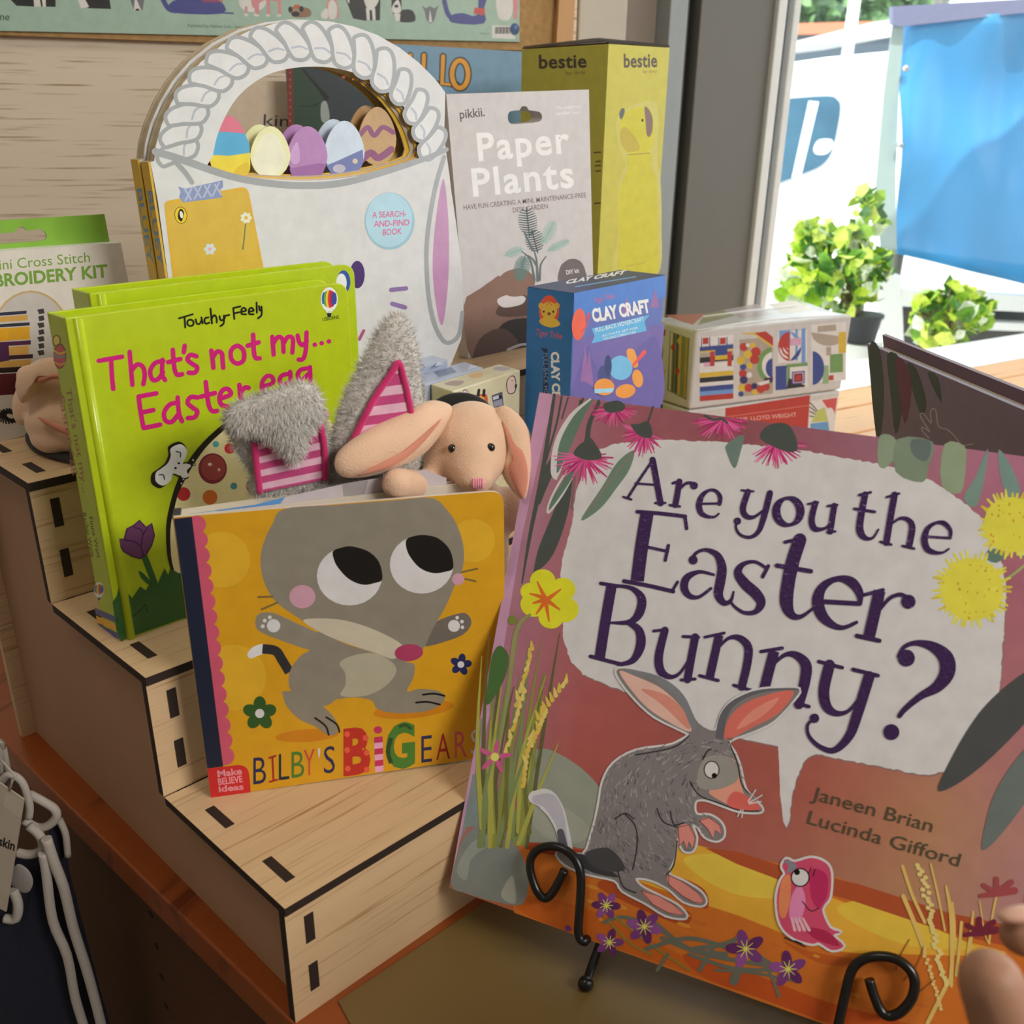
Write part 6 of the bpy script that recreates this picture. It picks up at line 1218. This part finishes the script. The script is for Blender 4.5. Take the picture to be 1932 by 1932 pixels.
ar.poly([(995.5, 542), (1082.5, 553.5), (bt[0][0], bt[0][1]), (bt[2][0], bt[2][1])], DB)
ar.ell(1036, 587, 19, 30, QW(222, 84, 56)); ar.ell(1036, 586, 15, 17, QW(240, 180, 70)); ar.ell(1021, 577, 5, 6, QW(240, 170, 60)); ar.ell(1051, 577, 5, 6, QW(240, 170, 60)); ar.blob([(1018, 604), (1030, 598), (1046, 600), (1057, 612), (1040, 618), (1022, 612)], QW(240, 180, 60))
for x in (1026, 1044): ar.ell(x, 588, 1.8, 2.2, K_)
ar.ell(1036, 592, 3, 3, QW(130, 60, 40)); ar.line([(1031, 577), (1036, 570)], 1.4, QW(200, 110, 40)); ar.line([(1041, 577), (1037, 570)], 1.4, QW(200, 110, 40)); ar.text('Tiger Tribe', (1010, 632), (1060, 640), 12, QW(206, 76, 70))
ar.text('CLAY CRAFT', (1040, 664), (1044, 790), 14, QW(226, 226, 226), bold=.05); ar.poly([(1020, 656), (1033, 658), (1036, 780), (1024, 780), (1026, 664)], QW(24, 40, 84)); ar.text('PULL-BACK HOVERCRAFT', (1025, 666), (1028, 800), 8, QW(110, 150, 200)); ar.build('side_print', INK, root)
ar = Art(f0); bk4 = onz((1165, 507), zt); ar.poly([px(p) for p in (Fc, Rc, Rc+e1, Lc)], QW(46, 60, 100)); ar.text('CLAY CRAFT', (1066, 536), (1178, 517), 9, QW(226, 226, 226), bold=.05, up=(.55, -.83)); ar.line([(1086, 541), (1200, 522)], 2, QW(90, 150, 210)); ar.build('top_print', INK, root)

# ------------------------------------------------------------------ pattern puzzle boxes, shrink wrapped, stacked two high
TX = crop(1200, 550, 4.293); zt = .215; hb = .1075
Fa, La, Ra = onz((1314, 622), zt), onz((1222, 600), zt), onz((1608, 594), zt); e2 = Ra-Fa; e1 = La-Fa
XW = white(226, 226, 226); RD, BU, YL_, GN, BKc, WC, TN, PKc, LBU = XW(176, 60, 54), XW(56, 74, 140), XW(206, 176, 60), XW(110, 150, 90), XW(40, 42, 48), XW(214, 212, 210), XW(168, 156, 142), XW(206, 160, 186), XW(110, 150, 206)
WRAP = mat('shrink_wrap', rgb(206, 206, 206), .12, spec=.6)
def pbox(z0, label):
    root = thing('puzzle_box', label, 'box', V((Fa.x, Fa.y, z0)), 'stacked pattern puzzle boxes')
    mb = MB(); mb.col = XW(200, 198, 196); mb.box(V((Fa.x, Fa.y, z0+.0006)), e2, e1, V((0, 0, hb-.0012))); mb.build('box_body', GLOSS, root, bevel=.003)
    return root
r0 = pbox(0, 'pattern puzzle box with a red title band, lower of the two by the window'); r1 = pbox(hb, 'shrink-wrapped puzzle box with four coloured pattern panels, upper of the two by the window')
f2 = Plane(Fa, e2.cross(V((0, 0, 1)))); f1 = Plane(Fa, e1.cross(V((0, 0, 1)))); ftop = Plane(V((Fa.x, Fa.y, zt-.0006)), V((0, 0, 1)))
ar = Art(f2); ar.start = 0
def rc(x0, y0, x1, y1, c, k=-.085): ar.poly(TX([(x0, y0), (x1, y0+(x1-x0)*k), (x1, y1+(x1-x0)*k), (x0, y1)]), c)
def pe(x, y, rx, ry, c, **k): (q,) = TX([(x, y)]); ar.ell(q[0], q[1], rx/4.293, ry/4.293, c, **k)
# four plain geometric panels: stripes, dots, circles, blocks
for y, h_, c in ((372, 70, WC), (450, 34, BU), (484, 12, YL_), (500, 40, TN), (536, 44, BKc), (588, 40, WC), (630, 30, WC), (662, 36, YL_), (700, 40, BKc), (742, 30, WC), (772, 44, BU), (812, 34, LBU), (846, 44, RD)): rc(516, y, 788, y+h_, c)
for x in (540, 680): rc(x, 376, x+46, 428, RD); rc(x-14, 372, x-6, 470, BU); rc(x+52, 368, x+60, 470, BU)
for x in (600, 740): rc(x, 486, x+36, 606, RD)
rc(640, 470, 740, 520, BU); rc(640, 522, 740, 556, YL_); rc(548, 576, 600, 612, PKc)
rc(838, 390, 1108, 850, TN); ar.poly(TX([(856, 345), (960, 350), (1110, 460), (1110, 400), (1050, 330), (860, 335)]), YL_); ar.poly(TX([(960, 335), (1050, 322), (1110, 370), (1110, 440)]), RD)
pe(1110, 600, 130, 150, GN, a0=95, a1=265); pe(1110, 600, 90, 110, WC, a0=95, a1=265); pe(1110, 620, 60, 80, BU, a0=95, a1=265); rc(1040, 700, 1108, 740, XW(60, 40, 80))
for x, y, r, c in ((872, 450, 34, RD), (945, 438, 24, YL_), (905, 435, 16, WC), (970, 490, 40, RD), (905, 510, 34, YL_), (960, 550, 38, RD), (868, 610, 26, BU), (865, 665, 32, RD), (920, 600, 24, YL_), (872, 716, 32, XW(60, 50, 100)), (918, 676, 22, WC), (856, 780, 30, YL_), (912, 780, 34, RD), (958, 766, 26, XW(60, 50, 100)), (965, 815, 24, YL_), (1010, 790, 34, RD), (1050, 770, 34, RD), (850, 830, 22, BU), (850, 560, 34, YL_)): pe(x, y, r, r, c)
ar.poly(TX([(980, 740), (1080, 715), (1080, 740), (1010, 762)]), WC)
rc(1150, 330, 1385, 580, WC); rc(1160, 318, 1250, 440, LBU); rc(1290, 304, 1310, 560, LBU); rc(1340, 300, 1372, 580, LBU); pe(1245, 445, 94, 118, RD, a0=90, a1=270); pe(1245, 445, 94, 118, LBU, a0=-90, a1=0); pe(1245, 445, 94, 118, BU, a0=0, a1=90); rc(1250, 380, 1338, 440, PKc)
for i, c in enumerate((WC, RD, WC, RD, WC)): pe(1238, 450, 78-i*15, 94-i*18, c, a0=90, a1=180)
rc(1130, 606, 1225, 800, BU); rc(1220, 596, 1390, 790, WC); rc(1220, 590, 1390, 616, GN); rc(1222, 600, 1246, 780, GN); ar.poly(TX([(1215, 790), (1240, 700), (1370, 760), (1368, 772)]), BKc)
for i, c in enumerate((BU, PKc, BKc, RD)): rc(1262+i*9, 650+i*9, 1366-i*9, 752-i*9, c)
rc(1420, 270, 1700, 740, WC); pe(1560, 330, 140, 110, TN, a0=20, a1=180); rc(1470, 280, 1620, 330, TN); rc(1640, 330, 1700, 500, YL_); rc(1570, 510, 1676, 660, GN); rc(1510, 600, 1560, 750, XW(140, 170, 130)); rc(1540, 450, 1580, 520, TN); rc(1560, 680, 1600, 720, RD); pe(1430, 620, 94, 136, BU, a0=-90, a1=90)
ar.build('pattern_panels', INK, r1)
ar = Art(f1)
pe(160, 480, 60, 120, XW(130, 150, 90)); ar.poly(TX([(120, 490), (216, 486), (212, 590), (180, 610), (130, 560)]), XW(80, 120, 150))
for i in range(4): ar.line(TX([(106+i*16, 280), (150+i*14, 400)]), 2, XW(70, 66, 60)); ar.line(TX([(90+i*20, 610+i*8), (130+i*8, 740)]), 2, XW(70, 90, 110))
ar.poly(TX([(180, 290), (240, 310), (236, 360), (206, 360)]), RD); ar.poly(TX([(84, 460), (124, 480), (140, 600), (88, 620)]), XW(180, 150, 70)); ar.poly(TX([(170, 620), (236, 630), (226, 780), (160, 740)]), XW(200, 160, 60))
ar.poly(TX([(276, 320), (436, 380), (408, 880), (252, 800)]), XW(130, 130, 96))
for i, c in enumerate(((206, 200, 190), (90, 90, 60), (60, 60, 80), (206, 170, 60), (120, 140, 70), (180, 150, 60))): ar.line(TX([(290+i*24, 330+i*9), (272+i*24, 800+i*12)]), 3.4, XW(*c), cap=False)
ar.ell(1282, 643, 4, 6, YL_); ar.ell(1278, 700, 4, 6, RD); ar.ell(1270, 655, 4, 6, RD); ar.build('side_panels', INK, r1)
ar = Art(ftop)
ar.poly(TX([(230, 190), (560, 178), (460, 270), (360, 240)]), XW(186, 120, 96)); ar.poly(TX([(560, 180), (800, 130), (900, 170), (500, 270)]), XW(150, 150, 110)); ar.poly(TX([(700, 150), (980, 100), (1100, 190), (860, 220)]), XW(186, 176, 176)); ar.poly(TX([(1060, 100), (1280, 74), (1460, 150), (1180, 180)]), XW(196, 170, 130)); ar.poly(TX([(1300, 76), (1400, 96), (1600, 170), (1480, 160)]), XW(150, 146, 136)); ar.build('top_panels', GLOSS, r1)
mb = MB()
for q in ([(490, 318), (900, 250), (1300, 215), (1700, 190)], [(540, 205), (900, 158), (1300, 120)]): mb.tube([ (ftop.hit(p)+V((0, 0, .0004))) for p in TX(q)], .0012, 6)
mb.build('wrap_seam', mat('crinkled_film', rgb(236, 236, 236), .1, bump=.8, bscale=700, spec=.9), r1, label='crinkled clear film seam')
ar = Art(f2)
ar.poly(TX([(724, 945), (1410, 838), (1390, 1120), (712, 1230)]), RD); ar.line(TX([(700, 1020), (1400, 922)]), 1.2, XW(206, 130, 120)); ar.text('FRANK LLOYD WRIGHT', (1376, 797), (1503, 786), 8, XW(220, 180, 174))
ar.poly(TX([(1410, 890), (1640, 850), (1600, 1150), (1390, 1180)]), WC)
for i in range(4): ar.line(TX([(1410, 900+i*36), (1500, 1000+i*10)]), 2.4, XW(80, 76, 70))
ar.poly(TX([(1505, 880), (1630, 858), (1610, 1000), (1560, 960)]), XW(196, 84, 84)); pe(1570, 1030, 44, 90, WC); ar.poly(TX([(1420, 1060), (1460, 970), (1530, 935), (1556, 1050)]), XW(180, 190, 110)); ar.poly(TX([(1412, 1070), (1556, 1052), (1566, 1140), (1410, 1170)]), XW(96, 150, 200))
ar.build('title_panel', INK, r0)
ar = Art(f1)
for i, c in enumerate((RD, WC, BU, WC, RD, BU, WC, BU)): ar.poly(TX([(80+i*17, 850+i*8), (97+i*17, 858+i*8), (94+i*17, 1000+i*8), (78+i*17, 990+i*8)]), c)
ar.build('side_panels', INK, r0)

# ------------------------------------------------------------------ little boxes on the middle step
TS = crop(600, 640, 4.493)
zt = .2735; Fy, Ly, Ry = onz((854, 737), zt), onz((813, 723.5), zt), onz((982, 697), zt)
CW = white(226, 222, 206)
def small_box(name, label, Fp, e2, e1, z0, z1, c, group=None):
    root = thing(name, label, 'box', V((Fp.x, Fp.y, z0)), group); mb = MB(); mb.col = c; mb.box(V((Fp.x, Fp.y, z0+.0004)), e2, e1, V((0, 0, z1-z0-.0008))); mb.build('box_body', GLOSS, root, bevel=.0012); return root
root = small_box('blind_box', 'cream toy box printed with little animals, behind the plush bunny', Fy, Ry-Fy, Ly-Fy, 2*H, zt, CW(214, 204, 158))
ar = Art(Plane(Fy, (Ry-Fy).cross(V((0, 0, 1)))))
AN = CW(226, 196, 170)
ar.blob(TS([(1600, 350), (1640, 310), (1670, 320), (1680, 380), (1670, 450), (1620, 465), (1598, 420)]), CW(60, 54, 50), 3); ar.blob(TS([(1606, 352), (1640, 316), (1664, 326), (1674, 380), (1664, 444), (1622, 458), (1604, 418)]), AN, 3); ar.poly(TS([(1670, 380), (1690, 384), (1680, 420), (1666, 412)]), CW(60, 50, 44)); ar.text('m', (964, 720), (968, 719), 3, K_)
ar.blob(TS([(1335, 490), (1350, 470), (1420, 466), (1436, 490), (1430, 560), (1340, 552)]), CW(206, 90, 40), 3); ar.blob(TS([(1350, 500), (1370, 480), (1410, 500), (1405, 560), (1355, 550)]), CW(236, 170, 60), 3); ar.line(TS([(1356, 480), (1364, 430)]), [6, 5], K_); ar.line(TS([(1404, 476), (1408, 432)]), [6, 5], K_)
ar.poly(TS([(1470, 478), (1562, 444), (1574, 570), (1490, 580)]), CW(90, 90, 100)); ar.poly(TS([(1482, 490), (1530, 472), (1534, 500), (1484, 516)]), CW(200, 200, 196)); ar.ell(600+1546/4.493, 640+490/4.493, 3, 3, CW(30, 30, 34)); ar.poly(TS([(1486, 530), (1560, 506), (1566, 560), (1494, 572)]), CW(150, 150, 156))
ar.line(TS([(1230, 440), (1240, 428), (1262, 436), (1270, 458)]), 1.4, CW(80, 70, 66)); ar.ell(600+1250/4.493, 640+452/4.493, 4, 3, CW(226, 206, 196)); ar.line(TS([(1640, 600), (1664, 620), (1650, 650)]), 2, CW(80, 66, 60)); ar.blob(TS([(1590, 640), (1640, 636), (1660, 700), (1600, 720)]), AN, 3); ar.build('front_print', INK, root)
ar = Art(Plane(V((0, 0, zt-.0004)), V((0, 0, 1)))); ar.blob(TS([(1070, 380), (1140, 352), (1240, 356), (1180, 395)]), CW(170, 150, 130), 3); ar.blob(TS([(1270, 310), (1340, 286), (1410, 300), (1340, 330)]), CW(206, 170, 110), 3); ar.blob(TS([(1480, 250), (1540, 230), (1640, 246), (1560, 272)]), CW(170, 160, 150), 3); ar.build('top_print', INK, root)
back = V((-.25, .97, 0)).normalized()
for k, (qf, ql, qr, zt2, lab) in enumerate((((802, 716), (770, 706), (906, 692), .2740, 'pale blue-grey toy box directly behind the cream one, lower of two'), ((800, 694), (770, 682), (855, 676), .2755, 'pale blue-grey toy box behind the plush grey ear, farther of two'))):
    if k == 0:
        F2 = Fy+(Ly-Fy)*1.06; e2_ = (Ry-Fy).normalized()*.075; e1_ = (Ly-Fy).normalized()*.026; F2 = F2-e2_.normalized()*.006
    else:
        F2 = Fy+(Ly-Fy)*1.06+(Ly-Fy).normalized()*.0265; e2_ = (Ry-Fy).normalized()*.060; e1_ = (Ly-Fy).normalized()*.022; F2 = F2-e2_.normalized()*.012
    root = small_box('blind_box', lab, F2, e2_, e1_, 2*H, zt2+.004*k, CW(176, 182, 190), 'small toy boxes')
    ar = Art(Plane(V((0, 0, zt2+.004*k-.0004)), V((0, 0, 1)))); c4 = [F2+e2_*a+e1_*b for a, b in ((.3, .2), (.6, .2), (.7, .8), (.4, .8))]; ar.poly([px(V((p.x, p.y, zt2))) for p in c4], CW(120, 130, 146)); ar.poly([px(V((p.x, p.y, zt2))) for p in (F2+e2_*.75+e1_*.1, F2+e2_*.95+e1_*.1, F2+e2_*.95+e1_*.5)], CW(206, 210, 216)); ar.build('top_print', GLOSS, root)

# ------------------------------------------------------------------ books standing against the wall, seen past the basket
bw_ = wall.shift(.07)
def wallbook(name, label, outline, c, base): 
    zt_ = 0; root = thing(name, label, 'book', V((bw_.hit(outline[0]).x, bw_.hit(outline[0]).y, .0)), None)
    return root
root = thing('wall_book', 'light blue picture book with yellow lettering, standing behind the grey craft pack', 'book', V((.62, .79, 0)))
def down(q):  # pixel of the point under q at table height on the wall-book plane
    p = bw_.hit(q); return px(V((p.x, p.y, .0004)))
mb = MB(); mb.col = KW(120, 156, 182); slab(mb, bw_, [(724, 82), (996, 98), down((996, 98)), down((724, 82))], .014); mb.build('cover', GLOSS, root)
ar = Art(bw_)
for s in ([(836, 106), (834, 158), (862, 160)], [(800, 104), (798, 156), (824, 158)]): ar.line(s, 13, K_, k=1); ar.line(s, 8, KW(214, 150, 40), k=1)
q = [(868+15*math.cos(a), 140+26*math.sin(a)) for a in (math.pi*2*i/14 for i in range(14))]; ar.line(q, 14, K_, closed=True); ar.line(q, 9, KW(214, 150, 40), closed=True); ar.line([(774, 104), (772, 156)], 12, K_); ar.line([(774, 104), (772, 156)], 8, KW(214, 150, 40)); ar.build('lettering', INK, root)
bw2 = wall.shift(.095)
root = thing('dark_green_book', 'dark green book seen through the basket handle', 'book', V((bw2.hit((640, 300)).x, bw2.hit((640, 300)).y, 0)))
def down2(q): p = bw2.hit(q); return px(V((p.x, p.y, .0004)))
mb = MB(); mb.col = KW(40, 66, 50); slab(mb, bw2, [(541, 118), (722, 122), down2((722, 122)), down2((541, 118))], .016); mb.build('cover', INK, root)
ar = Art(bw2); ar.poly([(541, 118), (552, 118), (555, 330), (545, 330)], KW(110, 40, 34))
for i in range(16): ar.ell(547.5, 124+i*13, 2, 2, KW(170, 80, 60))
ar.blob([(570, 124), (620, 126), (720, 150), (720, 330), (640, 300), (612, 190), (590, 150)], KW(44, 56, 62), 3); ar.line([(570, 130), (600, 165), (616, 185)], [3, 6, 9], K_); ar.line([(566, 200), (590, 200), (602, 194)], 2, KW(16, 30, 24)); ar.blob([(606, 196), (616, 192), (622, 220), (616, 232), (606, 226)], KW(150, 160, 156), 3); ar.build('cover_picture', INK, root)
bw3 = wall.shift(.055)
root = thing('cream_book', 'cream book with black lettering seen at the left inside the basket handle', 'book', V((bw3.hit((470, 300)).x, bw3.hit((470, 300)).y, 0)))
def down3(q): p = bw3.hit(q); return px(V((p.x, p.y, .0004)))
mb = MB(); mb.col = KW(206, 190, 166); slab(mb, bw3, [(392, 150), (560, 154), down3((560, 154)), down3((392, 150))], .012); mb.build('cover', INK, root)
ar = Art(bw3); ar.text('king', (497, 237), (566, 240), 22, KW(40, 34, 30)); ar.build('lettering', INK, root)

# ------------------------------------------------------------------ second copy of the picture book by the window
Ac = at(1652, 818, .80); uc = V((-.585, -.83, 0)).normalized(); Tc = onp((1636, 648), Ac, uc); vc = (Tc-Ac).normalized()
A0 = Ac-vc*((Ac.z-.002)/vc.z); hh = (Tc-A0).length; nc = uc.cross(vc).normalized()
if (CAM-A0).dot(nc) < 0: nc = -nc
root = thing('picture_book', 'dull purple picture book in shade with leaf shapes and a white-outlined animal, near the window', 'book', A0+uc*.12)
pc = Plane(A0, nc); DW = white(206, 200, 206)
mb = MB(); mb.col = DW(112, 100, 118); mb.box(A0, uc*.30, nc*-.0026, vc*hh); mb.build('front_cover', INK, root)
mb = MB(); mb.box(A0-nc*.0028+uc*.004+vc*.006, uc*.29, nc*-.010, vc*(hh-.012)); mb.build('page_block', CARD, root)
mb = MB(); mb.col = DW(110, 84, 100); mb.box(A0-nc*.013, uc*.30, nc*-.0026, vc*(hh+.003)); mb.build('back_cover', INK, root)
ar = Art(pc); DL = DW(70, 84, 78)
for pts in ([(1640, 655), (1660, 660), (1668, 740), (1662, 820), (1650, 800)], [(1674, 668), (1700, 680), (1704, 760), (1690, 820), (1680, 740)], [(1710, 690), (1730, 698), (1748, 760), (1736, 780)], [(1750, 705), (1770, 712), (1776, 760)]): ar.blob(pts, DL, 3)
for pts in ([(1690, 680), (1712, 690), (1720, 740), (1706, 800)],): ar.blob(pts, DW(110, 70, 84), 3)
ar.line(TD([(1240, 1650), (1195, 1600), (1185, 1570), (1215, 1580), (1245, 1600), (1200, 1530), (1175, 1480), (1200, 1470), (1255, 1540), (1250, 1470), (1262, 1436), (1290, 1450), (1310, 1560), (1380, 1590), (1440, 1650), (1480, 1700), (1560, 1690)]), 2.2, DW(170, 160, 172)); ar.build('cover_print', WATER, root)

# ------------------------------------------------------------------ child's garment hanging at the lower left
GP = Plane(V((-.03, .24, -.05)), V((-.75, -.66, 0)))
hook_p = GP.hit((10, 1392))
root = thing('childs_romper', 'navy child\'s romper with white ties and a cardboard tag, hanging beside the table', 'clothes', V((hook_p.x, hook_p.y, FLOOR+.25)))
NAVY = mat('navy_cotton', rgb(22, 26, 44), .95, noise=.2, nscale=120, bump=.3, bscale=700); TRIM = mat('white_cotton_trim', rgb(180, 172, 164), .9, noise=.06, nscale=300, bump=.3, bscale=900)
mb = MB(); pillow(mb, GP, [(-160, 1600), (-60, 1560), (10, 1560), (34, 1605), (78, 1595), (104, 1550), (122, 1580), (130, 1640), (150, 1720), (176, 1820), (214, 1960), (250, 2100), (0, 2140), (-180, 2100)], .02, (40, 1850)); mb.build('garment_body', NAVY, root)
def trim(q, r=.0024, off=.016):
    mb = MB(); pl_ = GP.shift(off); mb.tube([pl_.hit(p) for p in smooth_loop(q, 4, False)], r, 8); return mb.build('white_binding', TRIM, root)
TG = crop(0, 1350, 3.32)
trim(TG([(110, 860), (180, 870), (250, 850), (268, 800), (240, 740), (180, 690)]), .0032); trim(TG([(150, 655), (230, 700), (300, 690), (352, 640), (345, 590), (290, 550), (180, 490)]), .003, .012); trim(TG([(180, 640), (185, 560), (140, 420), (60, 370), (0, 420)]), .0026, .018)
trim(TG([(370, 650), (410, 740), (425, 880)]), .0024, .008); trim(TG([(270, 860), (290, 980), (330, 1280), (420, 1500), (470, 1760), (530, 1960)]), .0034, .021); trim(TG([(290, 770), (340, 920), (400, 1080), (460, 1330), (540, 1580), (600, 1800), (640, 1960)]), .0036, .020)
trim(TG([(30, 1270), (100, 1270), (112, 1180), (80, 1090)]), .0034, .022)
mb = MB(); pillow(mb, GP.shift(.020), TG([(80, 960), (120, 930), (180, 970), (208, 1040), (180, 1105), (120, 1100), (60, 1040)]), .002); mb.build('patch', mat('grey_patch', rgb(150, 144, 140), .95), root, label='grey fabric patch')
tgp = GP.shift(.030); mb = MB(); mb.col = rgb(176, 164, 148); slab(mb, tgp, TG([(-120, 380), (0, 425), (150, 528), (38, 1230), (-140, 1140)]), .0012); tg = mb.build('swing_tag', INK, root, label='cardboard swing tag')
ar = Art(tgp); ar.text('bigskin', (-26, 1586), (27, 1605), 17, rgb(30, 28, 26), bold=.03, up=(.16, -.98)); ar.ell(14, 1512, 6, 8, rgb(206, 200, 192)); ar.poly(TG([(40, 480), (150, 535), (130, 640), (20, 560)]), rgb(186, 174, 158)); ar.build('tag_print', INK, tg)
mb = MB(); mb.tube([tgp.hit(p) for p in TG([(60, 470), (80, 400), (100, 380)])]+[GP.hit(p)+GP.N*.018 for p in TG([(70, 150)])], .0008, 6); mb.build('tag_loop', TRIM, tg)
mb = MB(); mb.tube([GP.hit(p)+GP.N*.014 for p in TG([(60, 440), (70, 280), (68, 150), (40, 110)])], .0022, 8); mb.tube([GP.hit(p)+GP.N*.010 for p in TG([(110, 420), (95, 280), (72, 150)])], .0022, 8); mb.build('hanging_loop', mat('grey_ribbon', rgb(150, 142, 134), .8), root)
ho = thing('hook', 'small clear hook on the table edge that carries the navy romper', 'hook', hook_p)
mb = MB(); mb.tube([GP.hit(p)+GP.N*.010 for p in TG([(-20, 150), (10, 110), (40, 100), (62, 120), (66, 146), (40, 150)])], .002, 8); mb.build('hook_wire', mat('clear_plastic', rgb(170, 160, 150), .15, trans=.4), ho)
